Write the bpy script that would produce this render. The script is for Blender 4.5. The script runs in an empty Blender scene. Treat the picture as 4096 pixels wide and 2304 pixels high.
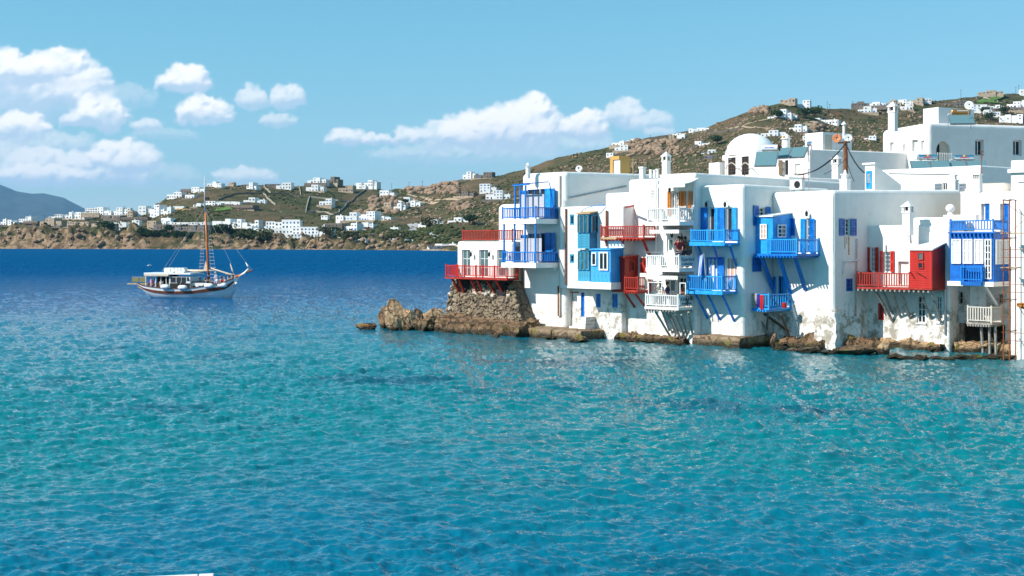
import bpy, bmesh, math, random
import numpy as np
from mathutils import Vector, Matrix

random.seed(7); rng = np.random.default_rng(7)
R = math.radians
scene = bpy.context.scene
COL = scene.collection

# ------------------------------------------------------------------ camera
FPX, CAMH, VH = 1236.0, 5.8, 242.5        # focal length in px of a 1024 px wide frame, eye height, horizon row
cd = bpy.data.cameras.new('camera'); cam = bpy.data.objects.new('camera', cd); COL.objects.link(cam)
cam.location = (0, 0, CAMH); cam.rotation_euler = (R(90), 0, 0)
cd.sensor_width = 36.0; cd.lens = 36.0 * FPX / 1024.0
cd.shift_y = -(288.0 - VH) / 1024.0
cd.clip_start = 0.5; cd.clip_end = 60000
scene.camera = cam
scene.render.resolution_x, scene.render.resolution_y = 1024, 576
scene.view_settings.view_transform = 'Standard'; scene.view_settings.look = 'None'
scene.view_settings.gamma = 1.0; scene.view_settings.exposure = 0.58
scene.cycles.use_denoising = True
scene.cycles.max_bounces = 6; scene.cycles.diffuse_bounces = 3; scene.cycles.glossy_bounces = 3
scene.cycles.transmission_bounces = 4; scene.cycles.volume_bounces = 0; scene.cycles.transparent_max_bounces = 6
scene.cycles.caustics_reflective = False; scene.cycles.caustics_refractive = False

# ------------------------------------------------------------------ sun + sky
SUN_AZ = math.atan2(-0.925, -0.38); SUN_EL = R(37)    # direction towards the sun: left and a little behind the camera
sun_dir = Vector((math.sin(SUN_AZ) * math.cos(SUN_EL), math.cos(SUN_AZ) * math.cos(SUN_EL), math.sin(SUN_EL)))
sl = bpy.data.lights.new('sun', 'SUN'); sl.energy = 4.3; sl.angle = R(0.53); sl.color = (1.0, 0.955, 0.89)
so = bpy.data.objects.new('sun', sl); COL.objects.link(so)
so.rotation_euler = (-sun_dir).to_track_quat('-Z', 'Y').to_euler(); so.location = (-80, -40, 80)

def zmap(x0, y0, w, zw):
    k = w / zw
    return lambda x, y: ((x0 + x * k) / 4.0, (y0 + y * k) / 4.0)
z1 = zmap(1750, 640, 700, 1335); z2 = zmap(2200, 640, 600, 1144); z3 = zmap(2550, 640, 550, 1049)
z4 = zmap(2900, 640, 600, 1035); z5 = zmap(3350, 640, 746, 1287); z6 = zmap(2800, 330, 700, 2158)
z7 = zmap(3400, 330, 696, 2146); z8 = zmap(470, 680, 600, 1610); z9 = zmap(0, 700, 700, 2576)
z10 = zmap(600, 680, 700, 2576); z11 = zmap(1200, 580, 700, 2305); z12 = zmap(0, 100, 1400, 2536)
z13 = zmap(1200, 340, 1600, 2576); z14 = zmap(2400, 400, 700, 2536); z15 = zmap(1350, 1150, 1200, 2576)
z16 = zmap(2400, 1250, 1696, 2576); zf = zmap(0, 0, 4096, 2576)

def az_el(u, v):
    d = Vector(((u - 512) / FPX, 1.0, (VH - v) / FPX)).normalized()
    return math.atan2(d.x, d.y), math.asin(d.z)

class NT:
    """small node-tree writer"""
    def __init__(s, tree): s.t = tree; s.n = tree.nodes; s.l = tree.links
    def put(s, sock, v):
        if v is None: return
        if isinstance(v, bpy.types.NodeSocket): s.l.new(v, sock)
        elif isinstance(v, (tuple, list)) and sock.type == 'RGBA' and len(v) == 3: sock.default_value = (*v, 1)
        else: sock.default_value = v
    def node(s, typ, ins=(), **kw):
        n = s.n.new(typ)
        for k, v in kw.items(): setattr(n, k, v)
        for k, v in (ins.items() if isinstance(ins, dict) else enumerate(ins)): s.put(n.inputs[k], v)
        return n
    def math(s, op, a, b=None, c=None, clamp=False):
        return s.node('ShaderNodeMath', (a, b, c), operation=op, use_clamp=clamp).outputs[0]
    def vmath(s, op, a, b=None, c=None):
        n = s.node('ShaderNodeVectorMath', (a, b, c), operation=op)
        return n.outputs['Value'] if op in ('DOT_PRODUCT', 'LENGTH') else n.outputs[0]
    def mixc(s, f, a, b, blend='MIX'):
        n = s.n.new('ShaderNodeMix'); n.data_type = 'RGBA'; n.blend_type = blend
        s.put(n.inputs[0], f); s.put(n.inputs[6], a); s.put(n.inputs[7], b); return n.outputs[2]
    def noise(s, vec, scale, detail=4, rough=.55, dist=0.0, col=False):
        n = s.node('ShaderNodeTexNoise', {'Vector': vec, 'Scale': scale, 'Detail': detail, 'Roughness': rough, 'Distortion': dist})
        return n.outputs[1 if col else 0]
    def ramp(s, f, lo, hi, a=0.0, b=1.0, smooth=True):
        n = s.n.new('ShaderNodeMapRange'); n.interpolation_type = 'SMOOTHSTEP' if smooth else 'LINEAR'; n.clamp = True
        for k, v in enumerate((f, lo, hi, a, b)): s.put(n.inputs[k], v)
        return n.outputs[0]

world = bpy.data.worlds.new('World'); scene.world = world; world.use_nodes = True
wt = NT(world.node_tree); wt.n.clear()
SKYK = 0.12
sky = wt.node('ShaderNodeTexSky'); sky.sky_type = 'NISHITA'; sky.sun_disc = False
sky.sun_elevation = SUN_EL; sky.sun_rotation = SUN_AZ % (2 * math.pi)
sky.altitude = 0; sky.air_density = 1.0; sky.dust_density = 0.0; sky.ozone_density = 3.0
EXPK = 2**scene.view_settings.exposure
sk1 = wt.vmath('SCALE', sky.outputs[0]); sk1.node.inputs['Scale'].default_value = SKYK * EXPK
sks = wt.node('ShaderNodeSeparateXYZ', (sk1,))      # clear-air look: deeper red fall-off than green and blue
skv = wt.node('ShaderNodeCombineXYZ', (wt.math('MULTIPLY', wt.math('POWER', sks.outputs[0], .92), .50), wt.math('MULTIPLY', wt.math('POWER', sks.outputs[1], .5), .70), wt.math('MULTIPLY', wt.math('POWER', sks.outputs[2], .5), .80))).outputs[0]
skytint = wt.vmath('SCALE', skv); skytint.node.inputs['Scale'].default_value = 1 / (SKYK * EXPK)
tc = wt.node('ShaderNodeTexCoord')
sep = wt.node('ShaderNodeSeparateXYZ', (tc.outputs['Generated'],))
azn = wt.math('ARCTAN2', sep.outputs[0], sep.outputs[1]); eln = wt.math('ARCSINE', sep.outputs[2])
P = wt.node('ShaderNodeCombineXYZ', (azn, eln, 0.0)).outputs[0]
CL = [  # zoom map, cx, cy, rx, ry, strength : the cumulus banks as they hang over the island
 (z12,200,850,470,100,.55),(z12,330,500,420,190,.62),(z12,560,1040,480,140,.8),(z12,150,1000,300,120,.55),(z12,150,450,330,160,.7),(z12,1100,1090,300,90,.35),(z12,900,520,230,80,.32),(z12,1200,790,220,40,.30),
 (z13,1050,440,560,55,.45),(z13,1600,385,420,60,.45),
 (z12,40,300,230,170,.95),(z12,180,330,170,110,.9),(z12,440,300,230,130,1.0),(z12,690,385,130,85,.85),(z12,560,480,150,90,.7),(z12,700,640,205,125,1.0),
 (z12,150,740,220,95,.95),(z12,920,955,250,115,.95),(z12,300,1090,350,75,.85),
 (z12,1345,405,190,95,1.0),(z12,1470,620,185,95,1.0),(z12,1060,725,110,45,.7),
 (z12,2085,525,130,90,.75),(z12,1820,530,95,75,.7),(z12,2010,690,120,50,.6),(z12,1770,1095,220,60,.7),
 (z13,300,335,120,50,.85),(z13,500,350,100,36,.8),(z13,680,325,80,58,.8),(z13,950,330,250,75,.75),(z13,1180,280,260,105,.95),(z13,1460,225,270,150,1.0),(z13,1300,300,330,110,.8),
 (z13,1830,265,150,85,.95),(z13,2095,185,125,80,.75),(z13,2270,235,120,60,.6),(z13,2310,305,90,30,.45)]
def lattice_noise(x, y, seed):
    xi = np.floor(x).astype(np.int64); yi = np.floor(y).astype(np.int64); fx = x - xi; fy = y - yi
    fx = fx*fx*(3-2*fx); fy = fy*fy*(3-2*fy)
    def h(a, b):
        n = (a*374761393 + b*668265263 + seed*974634777) & 0xffffffff; n = ((n ^ (n >> 13))*1274126177) & 0xffffffff
        return ((n ^ (n >> 16)) & 0xffff)/32767.5 - 1
    return (h(xi, yi)*(1-fx) + h(xi+1, yi)*fx)*(1-fy) + (h(xi, yi+1)*(1-fx) + h(xi+1, yi+1)*fx)*fy
def cfbm(x, y, seed, o=5, g=.55):
    r = 0; a = 1.0
    for k in range(o): r = r + a*lattice_noise(x*2**k + 5.3*k, y*2**k + 9.1*k, seed+k); a *= g
    return r
CW, CH, CE0 = 8192, 640, -.02; CRES = 2*math.pi/CW
crgb = np.zeros((CH, CW, 3), np.float32); calp = np.zeros((CH, CW), np.float32)
clist = []
for zm, cx, cy, rx, ry, st in CL:
    a0, e0 = az_el(*zm(cx, cy)); a1, e1 = az_el(*zm(cx+rx, cy+ry)); clist.append((a0, e0, abs(a1-a0)*1.18, abs(e1-e0)*1.30, st))
crg = np.random.default_rng(17)
for k in range(64):      # the same fair-weather cumulus all the way round, outside the picture too
    a0 = crg.uniform(.52, 2*math.pi - .52); e0 = .03 + .40*crg.uniform()**1.6; sz = crg.uniform(.015, .075)
    clist.append((a0 if a0 < math.pi else a0 - 2*math.pi, e0, sz*crg.uniform(1.1, 2.4), sz*crg.uniform(.5, .9), crg.uniform(.4, 1)))
for ci, (a0, e0, ra, re, st) in enumerate(clist):
    x0 = int((a0 - 1.7*ra + math.pi)/CRES); x1 = int((a0 + 1.7*ra + math.pi)/CRES); y0 = max(1, int((e0 - 1.6*re - CE0)/CRES)); y1 = min(CH-1, int((e0 + 1.9*re - CE0)/CRES))
    if y1 - y0 < 4: continue
    xs = (np.arange(x0, x1) + .5)*CRES - math.pi; ys = (np.arange(y0, y1) + .5)*CRES + CE0; GX, GY = np.meshgrid(xs, ys)
    sc = re; oc = 6 if ci < len(CL) else 3; px_ = GX + cfbm(GX/sc*1.3, GY/sc*1.3, ci, oc, .63)*.28*sc; py_ = GY + cfbm(GX/sc*1.3 + 40, GY/sc*1.3, ci+9, oc, .63)*.24*sc
    hh = np.zeros_like(GX); n = int(16 + 22*min(ra/re, 4))
    for k in range(n):
        q = crg.uniform(-1, 1); top = (1 - q*q)**.7*crg.uniform(.55, 1.1); f_ = crg.uniform()**.8
        cx_ = a0 + q*ra*.92; cy_ = e0 - .45*re + f_*top*1.05*re; r_ = re*crg.uniform(.26, .56)*(.55 + .45*(1-abs(q)))
        d2 = (px_-cx_)**2 + ((py_-cy_)*1.12)**2
        hh = np.maximum(hh, np.sqrt(np.maximum(r_*r_ - d2, 0))*1.1 + (d2 < r_*r_)*0 ) if k else np.sqrt(np.maximum(r_*r_ - d2, 0))
    body = np.maximum(0, 1 - ((px_-a0)/ra)**2 - ((py_-e0)/re)**2)
    h_ = hh + .55*re*np.sqrt(body) + .03*re*cfbm(GX/sc*4, GY/sc*4, ci+20, 4, .6)*(hh > 0)
    for it in range(3):    # soften
        p = np.pad(h_, 1, mode='edge'); h_ = (p[:-2, 1:-1] + p[2:, 1:-1] + p[1:-1, :-2] + p[1:-1, 2:] + 2*h_)/6
    hs_ = h_
    for it in range(9): p = np.pad(hs_, 1, mode='edge'); hs_ = (p[:-2, 1:-1] + p[2:, 1:-1] + p[1:-1, :-2] + p[1:-1, 2:] + p[:-2, :-2] + p[2:, 2:] + p[:-2, 2:] + p[2:, :-2])/8
    gy, gx = np.gradient(hs_*.6 + h_*.4, CRES); nn = np.sqrt(gx*gx*.25 + gy*gy*.25 + 1)
    lam = (.40*gx*.5 - .72*gy*.5 + .57)/nn          # light from the upper left, behind the viewer
    under = np.clip(((GY-e0)/re + .75)/.9, 0, 1)                       # grey undersides
    lit = np.clip((lam - .12)/.60, 0, 1)*(.25 + .75*under); lit = lit*lit*(3-2*lit)
    lit = lit*(.45 + .55*min(st, 1))
    al = 1 - np.exp(-(np.maximum(h_, 0)/re*3.6)**1.9); al = np.clip(al*min(st*1.05, .97), 0, 1)*np.clip(.98 + .22*cfbm(GX/sc*2.2 + 7, GY/sc*2.2, ci+31, 4, .6), .65, 1)
    rr = np.clip(np.maximum(np.abs(GX-a0)/(1.65*ra), np.abs(GY-e0)/(1.85*re)), 0, 1); al = al*np.clip((1-rr)*8, 0, 1)*np.clip(GY/.03, 0, 1)
    colr = np.array([.47, .615, .77])*(1-lit[..., None]) + np.array([1.0, .985, .97])*lit[..., None]
    xi = np.arange(x0, x1) % CW; A = calp[y0:y1, xi]; C_ = crgb[y0:y1, xi]
    an = al + A*(1-al); crgb[y0:y1, xi] = (colr*al[..., None] + C_*(A*(1-al))[..., None])/np.maximum(an, 1e-5)[..., None]; calp[y0:y1, xi] = an
img = bpy.data.images.new('cumulus_map', CW, CH, alpha=True, float_buffer=True); img.colorspace_settings.name = 'Non-Color'; img.alpha_mode = 'CHANNEL_PACKED'
img.pixels.foreach_set(np.concatenate([crgb, calp[..., None]], -1).astype(np.float32).ravel()); img.update()
cu = wt.math('MULTIPLY_ADD', azn, 1/(2*math.pi), .5); cv = wt.math('MULTIPLY_ADD', eln, 1/(CRES*CH), -CE0/(CRES*CH))
ti = wt.node('ShaderNodeTexImage', {'Vector': wt.node('ShaderNodeCombineXYZ', (cu, cv, 0.0)).outputs[0]}); ti.image = img; ti.extension = 'EXTEND'
inside = wt.math('LESS_THAN', wt.math('ABSOLUTE', wt.math('SUBTRACT', cv, .5)), .5)
ccol = wt.vmath('SCALE', ti.outputs[0]); ccol.node.inputs['Scale'].default_value = 1.0/SKYK*1.02/(EXPK/1.21)
skyc = wt.mixc(wt.math('MULTIPLY', ti.outputs[1], inside), skytint, ccol)
bg = wt.node('ShaderNodeBackground', {'Color': skyc, 'Strength': SKYK})
wo = wt.node('ShaderNodeOutputWorld', {'Surface': bg.outputs[0]})

# ------------------------------------------------------------------ helpers
def ray(u, v): return Vector(((u - 512) / FPX, 1.0, (VH - v) / FPX))
def at(u, v, Y): r = ray(u, v); return Vector((r.x * Y, Y, CAMH + r.z * Y))

def tag(o, label=None, cat=None, group=None, kind=None):
    if label: o['label'] = label
    if cat: o['category'] = cat
    if group: o['group'] = group
    if kind: o['kind'] = kind
    return o
def empty(name, loc=(0, 0, 0), rz=0.0, label=None, cat=None, group=None):
    o = bpy.data.objects.new(name, None); COL.objects.link(o); o.location = loc; o.rotation_euler = (0, 0, rz)
    o.empty_display_size = .2
    return tag(o, label, cat, group)
def link_mesh(name, me, mat=None, parent=None, smooth=False):
    if mat is not None and not me.materials: me.materials.append(mat)
    if smooth: me.polygons.foreach_set('use_smooth', np.ones(len(me.polygons), bool))
    o = bpy.data.objects.new(name, me); COL.objects.link(o)
    if parent is not None: o.parent = parent
    return o
def np_mesh(name, V, Q, smooth=False):
    """V (n,3), Q (m,k) -> mesh"""
    me = bpy.data.meshes.new(name); V = np.asarray(V, np.float32); Q = np.asarray(Q, np.int32); k = Q.shape[1]
    me.vertices.add(len(V)); me.vertices.foreach_set('co', V.ravel())
    me.loops.add(Q.size); me.loops.foreach_set('vertex_index', Q.ravel())
    me.polygons.add(len(Q)); me.polygons.foreach_set('loop_start', np.arange(0, Q.size, k, dtype=np.int32))
    try: me.polygons.foreach_set('loop_total', np.full(len(Q), k, np.int32))
    except Exception: pass
    if smooth: me.polygons.foreach_set('use_smooth', np.ones(len(Q), bool))
    me.update(calc_edges=True); return me

class MB:
    def __init__(s): s.v = []; s.f = []
    def add(s, vs, fs):
        b = len(s.v); s.v += [tuple(p) for p in vs]; s.f += [tuple(i + b for i in q) for q in fs]; return s
    def box(s, x0, x1, y0, y1, z0, z1):
        if x0 > x1: x0, x1 = x1, x0
        if y0 > y1: y0, y1 = y1, y0
        if z0 > z1: z0, z1 = z1, z0
        return s.add([(x0,y0,z0),(x1,y0,z0),(x1,y1,z0),(x0,y1,z0),(x0,y0,z1),(x1,y0,z1),(x1,y1,z1),(x0,y1,z1)],
                     [(0,3,2,1),(4,5,6,7),(0,1,5,4),(1,2,6,5),(2,3,7,6),(3,0,4,7)])
    def hexa(s, p):   # 8 points, bottom loop then top loop
        return s.add(p, [(0,3,2,1),(4,5,6,7),(0,1,5,4),(1,2,6,5),(2,3,7,6),(3,0,4,7)])
    def bar(s, a, b, w, h=None, up=(0, 0, 1)):
        a, b = Vector(a), Vector(b); d = (b - a).normalized(); h = h or w
        up = Vector(up)
        if abs(d.dot(up)) > .98: up = Vector((0, 1, 0))
        x = d.cross(up).normalized() * w / 2; y = x.cross(d).normalized() * h / 2
        return s.hexa([a-x-y, a+x-y, a+x+y, a-x+y, b-x-y, b+x-y, b+x+y, b-x+y])
    def tube(s, pts, r, n=6, cap=True):
        pts = [Vector(p) for p in pts]; rs = r if isinstance(r, (list, tuple)) else [r] * len(pts); rings = []
        for i, p in enumerate(pts):
            d = (pts[min(i+1, len(pts)-1)] - pts[max(i-1, 0)]).normalized()
            up = Vector((0, 0, 1)) if abs(d.z) < .95 else Vector((0, 1, 0))
            x = d.cross(up).normalized(); y = x.cross(d).normalized()
            rings.append([p + (x * math.cos(2*math.pi*k/n) + y * math.sin(2*math.pi*k/n)) * rs[i] for k in range(n)])
        b = len(s.v); s.v += [tuple(p) for q in rings for p in q]
        for i in range(len(pts) - 1):
            for k in range(n):
                s.f.append((b+i*n+k, b+i*n+(k+1) % n, b+(i+1)*n+(k+1) % n, b+(i+1)*n+k))
        if cap: s.f.append(tuple(b+k for k in range(n))[::-1]); s.f.append(tuple(b+(len(pts)-1)*n+k for k in range(n)))
        return s
    def lathe(s, prof, n=16, c=(0, 0, 0)):
        b = len(s.v)
        for r, z in prof:
            for k in range(n): s.v.append((c[0]+r*math.cos(2*math.pi*k/n), c[1]+r*math.sin(2*math.pi*k/n), c[2]+z))
        for i in range(len(prof)-1):
            for k in range(n): s.f.append((b+i*n+k, b+i*n+(k+1) % n, b+(i+1)*n+(k+1) % n, b+(i+1)*n+k))
        s.f.append(tuple(b+k for k in range(n))[::-1]); s.f.append(tuple(b+(len(prof)-1)*n+k for k in range(n)))
        return s
    def prism(s, poly, y0, y1, axis='y'):
        n = len(poly)
        f = (lambda p, t: (p[0], t, p[1])) if axis == 'y' else ((lambda p, t: (t, p[0], p[1])) if axis == 'x' else (lambda p, t: (p[0], p[1], t)))
        return s.add([f(p, y0) for p in poly] + [f(p, y1) for p in poly],
                     [tuple(range(n))[::-1], tuple(range(n, 2*n))] + [(i, (i+1) % n, n+(i+1) % n, n+i) for i in range(n)])
    def mesh(s, name, bevel=0.0, seg=2):
        me = bpy.data.meshes.new(name); me.from_pydata(s.v, [], s.f); bm = bmesh.new(); bm.from_mesh(me)
        bmesh.ops.recalc_face_normals(bm, faces=bm.faces)
        if bevel: bmesh.ops.bevel(bm, geom=bm.edges[:], offset=bevel, segments=seg, affect='EDGES', profile=.6, clamp_overlap=True)
        bm.to_mesh(me); bm.free(); return me
    def build(s, name, mat, parent=None, smooth=False, bevel=0.0, seg=2):
        return link_mesh(name, s.mesh(name, bevel, seg), mat, parent, smooth)

def copy_tree(o, parent=None):
    c = o.copy(); COL.objects.link(c)
    if parent is not None: c.parent = parent
    for ch in o.children: copy_tree(ch, c)
    return c

# ------------------------------------------------------------------ materials
MATS = {}
def newmat(name):
    m = bpy.data.materials.new(name); m.use_nodes = True; t = NT(m.node_tree)
    b = m.node_tree.nodes['Principled BSDF']; MATS[name] = m; return m, t, b
def plain(name, col, rough=.6, metal=0.0, var=.18, scale=3.0, bump=0.0, spec=.4, wear=None):
    m, t, b = newmat(name); co = t.node('ShaderNodeTexCoord').outputs['Object']
    n = t.noise(co, scale, 5, .6)
    d = tuple(max(c * (1 - var), 0) for c in col); l = tuple(min(c * (1 + var), 1) for c in col)
    c = t.mixc(t.ramp(n, .3, .7), d, l)
    if wear:
        c = t.mixc(t.ramp(t.noise(co, 5.0, 7, .7), .55, .66), c, wear)
    t.put(b.inputs['Base Color'], c); b.inputs['Roughness'].default_value = rough
    b.inputs['Metallic'].default_value = metal; b.inputs['Specular IOR Level'].default_value = spec
    if bump:
        bp = t.node('ShaderNodeBump', {'Strength': bump, 'Distance': .02, 'Height': t.noise(co, scale * 8, 4)})
        t.put(b.inputs['Normal'], bp.outputs[0])
    return m
def plaster(name, col=(.85, .81, .765), grime=.35, low=1.5, peel=.0):
    """lime-washed wall: brush waviness, streaks, grime and salt damage near the sea"""
    m, t, b = newmat(name); tcx = t.node('ShaderNodeTexCoord'); co = tcx.outputs['Object']
    sx = t.node('ShaderNodeSeparateXYZ', (co,)); z = sx.outputs[2]
    geo = t.node('ShaderNodeNewGeometry'); pos = t.node('ShaderNodeSeparateXYZ', (geo.outputs['Position'],)).outputs[2]
    base = t.mixc(t.ramp(t.noise(co, .9, 5, .6), .3, .7), tuple(c * .955 for c in col), tuple(min(c * 1.03, .88) for c in col))
    st = t.node('ShaderNodeMapping', {'Vector': co, 'Scale': (2.6, 2.6, .22)}).outputs[0]
    streak = t.math('MULTIPLY', t.ramp(t.noise(st, 1.6, 6, .65), .55, .80), .55 * grime)
    base = t.mixc(streak, base, (.42, .38, .32))
    nearsea = t.ramp(pos, low + 1.6, low - .3)
    blot = t.ramp(t.math('MULTIPLY_ADD', nearsea, .16, t.noise(co, 1.7, 8, .72)), .60, .76)
    base = t.mixc(t.math('MULTIPLY', t.math('MULTIPLY', blot, nearsea), grime * 1.25, clamp=True), base, (.36, .32, .26))
    if peel:
        pl = t.ramp(t.noise(co, 2.8, 9, .74), .70 - .09 * peel, .73 - .09 * peel)
        base = t.mixc(t.math('MULTIPLY', pl, .85), base, (.22, .21, .19))
    t.put(b.inputs['Base Color'], base); b.inputs['Roughness'].default_value = .93; b.inputs['Specular IOR Level'].default_value = .15
    h = t.math('MULTIPLY_ADD', t.noise(co, 1.3, 3, .5), 1.0, t.math('MULTIPLY', t.noise(co, 14.0, 4, .6), .12))
    bp = t.node('ShaderNodeBump', {'Strength': .5, 'Distance': .09, 'Height': h}); t.put(b.inputs['Normal'], bp.outputs[0])
    return m
WHITE = plaster('white_plaster', grime=.45); WHITE2 = plaster('white_plaster_worn', grime=.85, low=1.9, peel=.55)
WHITE3 = plaster('white_plaster_roof', (.84, .805, .77), grime=.3)
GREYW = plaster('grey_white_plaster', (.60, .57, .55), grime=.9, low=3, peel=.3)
BROWNP = plaster('bare_brown_render', (.33, .26, .20), grime=.9, low=3, peel=.3)
TANP = plaster('ochre_render', (.50, .30, .10), grime=.2)
CREAMP = plaster('cream_render', (.62, .54, .44), grime=.4)
BLUE = plain('cobalt_paint', (.002, .165, .55), .42, var=.2, wear=(.04, .25, .62))
SKYB = plain('sky_blue_and_shade', (.012, .30, .72), .45, var=.18, wear=(.08, .40, .78))
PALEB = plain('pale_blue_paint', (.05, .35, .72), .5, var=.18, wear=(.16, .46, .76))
DEEPB = plain('deep_blue_paint', (.002, .125, .48), .42, var=.25, wear=(.02, .14, .48))
TEAL = plain('lit_teal_paint', (.035, .27, .42), .55, var=.22, wear=(.16, .45, .56))  # lighter copy of the teal: sunlight on the bay fronts put into colour
TEALD = plain('shaded_teal_paint', (.02, .16, .28), .5, var=.22, wear=(.07, .30, .42))  # darker copy of the teal, painting the shade on the bay sides
RED = plain('brick_red_and_shade', (.36, .022, .012), .5, var=.25, wear=(.46, .09, .05))
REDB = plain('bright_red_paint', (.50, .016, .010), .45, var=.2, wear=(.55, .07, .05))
WPAINT = plain('white_paint', (.76, .76, .74), .5, var=.06, wear=(.55, .54, .50))
CREAMC = plain('cream_canvas', (.72, .69, .62), .9, var=.05)
ORANGEW = plain('varnished_wood', (.52, .17, .02), .4, var=.3, scale=9)
GREYWOOD = plain('weathered_wood', (.30, .28, .25), .85, var=.35, scale=8, bump=.4)
DARKWOOD = plain('dark_wood', (.07, .05, .035), .8, var=.35, scale=8)
PALEWOOD = plain('pale_plank', (.48, .32, .17), .8, var=.25, scale=6)
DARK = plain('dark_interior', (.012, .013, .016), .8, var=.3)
RUST = plain('rusty_steel', (.26, .075, .025), .8, .1, var=.4, scale=12)
STEEL = plain('galvanised_steel', (.42, .43, .44), .35, .8, var=.15)
SILVER = plain('polished_steel', (.75, .76, .78), .12, 1.0, var=.04)
COPPER = plain('copper_tank', (.62, .30, .09), .3, .8, var=.2)
BLACK = plain('black_rubber', (.012, .012, .012), .6)
CURTAIN = plain('white_curtain', (.66, .65, .62), .95, var=.12, scale=14)
PINKC = plain('salmon_curtain', (.62, .36, .27), .95, var=.12, scale=9)
def glassmat(name, col, rough=.06):
    m, t, b = newmat(name); b.inputs['Base Color'].default_value = (*col, 1); b.inputs['Roughness'].default_value = rough
    b.inputs['Specular IOR Level'].default_value = .7; return m
GLASS = glassmat('window_glass', (.018, .024, .028)); GLASSG = glassmat('green_grey_glass', (.09, .16, .16))
PANELG = glassmat('solar_collector_glass', (.12, .22, .24), .12)
FROST = plain('frosted_mesh', (.46, .46, .52), .7, var=.3, scale=40)
ROCKN = 0
def rockmat(name, cols, scale=.5, bump=.6, wet=True, bscale=3.0, isl=False):
    m, t, b = newmat(name); geo = t.node('ShaderNodeNewGeometry'); co = geo.outputs['Position']
    z = t.node('ShaderNodeSeparateXYZ', (co,)).outputs[2]
    n1 = t.noise(co, scale, 7, .65); n2 = t.noise(co, scale * 4.3, 7, .7, .4)
    c = t.mixc(t.ramp(n1, .36, .62), cols[0], cols[1]); c = t.mixc(t.ramp(n2, .50, .68), c, cols[2])
    if isl:
        c = t.mixc(t.math('MULTIPLY', geo.outputs['Random Per Island'], .6), c, cols[3] if len(cols) > 3 else cols[2])
    if wet:
        wv = t.vmath('MULTIPLY_ADD', t.vmath('SUBTRACT', t.noise(co, 1.4, 4, .6, col=True), (.5, .5, .5)), (.9, .9, .9), co)
        vr = t.node('ShaderNodeTexVoronoi', {'Vector': wv, 'Scale': 1.25}, feature='DISTANCE_TO_EDGE'); crk = t.ramp(vr.outputs['Distance'], .07, .0)
        c = t.mixc(t.math('MULTIPLY', crk, .75), c, (.03, .021, .014))
        w = t.ramp(t.math('MULTIPLY_ADD', t.math('SUBTRACT', t.noise(co, 1.1, 4), .5), .5, z), .42, .12)
        c = t.mixc(w, c, (.035, .026, .014))
        alg = t.math('MULTIPLY', t.ramp(t.noise(co, 1.9, 5, .6), .56, .66), t.math('MULTIPLY', t.ramp(z, .95, .35), t.ramp(z, .0, .25)))
        c = t.mixc(alg, c, (.16, .14, .02))
        t.put(b.inputs['Roughness'], t.ramp(w, 0, 1, .92, .35))
    else: b.inputs['Roughness'].default_value = .95
    t.put(b.inputs['Base Color'], c); b.inputs['Specular IOR Level'].default_value = .25
    hh = t.math('MULTIPLY_ADD', t.noise(co, bscale * 3.5, 6, .65), .45, t.noise(co, bscale, 6, .7))
    if wet: hh = t.math('MULTIPLY_ADD', crk, -.7, hh)
    bp = t.node('ShaderNodeBump', {'Strength': bump, 'Distance': .35 / bscale, 'Height': hh}); t.put(b.inputs['Normal'], bp.outputs[0])
    return m
ROCK = rockmat('shore_rock', ((.17, .10, .055), (.27, .175, .10), (.055, .038, .025)), .9, .9, bscale=4.0)
RUBBLE = rockmat('rubble_stone', ((.27, .20, .13), (.19, .135, .085), (.09, .07, .05), (.38, .30, .21)), .8, .7, isl=True)
LIMEST = rockmat('limewashed_rubble', ((.55, .49, .41), (.42, .35, .27), (.20, .155, .11), (.62, .57, .50)), .8, .7, isl=True)
PIERM = rockmat('pier_concrete', ((.23, .15, .09), (.30, .215, .14), (.13, .09, .06)), .9, .5)
MORTAR = rockmat('mortar_bed', ((.13, .10, .075), (.20, .16, .12), (.07, .055, .042)), 1.2, .8)
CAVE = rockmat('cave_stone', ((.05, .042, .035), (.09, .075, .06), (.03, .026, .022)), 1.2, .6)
# ------------------------------------------------------------------ sea
def vnoise(x, y, seed=0):
    x = np.asarray(x, float); y = np.asarray(y, float)
    xi = np.floor(x).astype(np.int64); yi = np.floor(y).astype(np.int64); fx = x - xi; fy = y - yi
    fx = fx * fx * (3 - 2 * fx); fy = fy * fy * (3 - 2 * fy)
    def h(a, b):
        n = (a * 374761393 + b * 668265263 + seed * 974634777) & 0xffffffff
        n = ((n ^ (n >> 13)) * 1274126177) & 0xffffffff
        return ((n ^ (n >> 16)) & 0xffff) / 65535.0 * 2 - 1
    return (h(xi, yi) * (1-fx) + h(xi+1, yi) * fx) * (1-fy) + (h(xi, yi+1) * (1-fx) + h(xi+1, yi+1) * fx) * fy
def fbm2(x, y, seed=0, octv=4, gain=.5):
    s = 0; a = 1.0
    for k in range(octv): s = s + a * vnoise(x * 2**k + 13.7*k, y * 2**k - 7.1*k, seed + k); a *= gain
    return s

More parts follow.
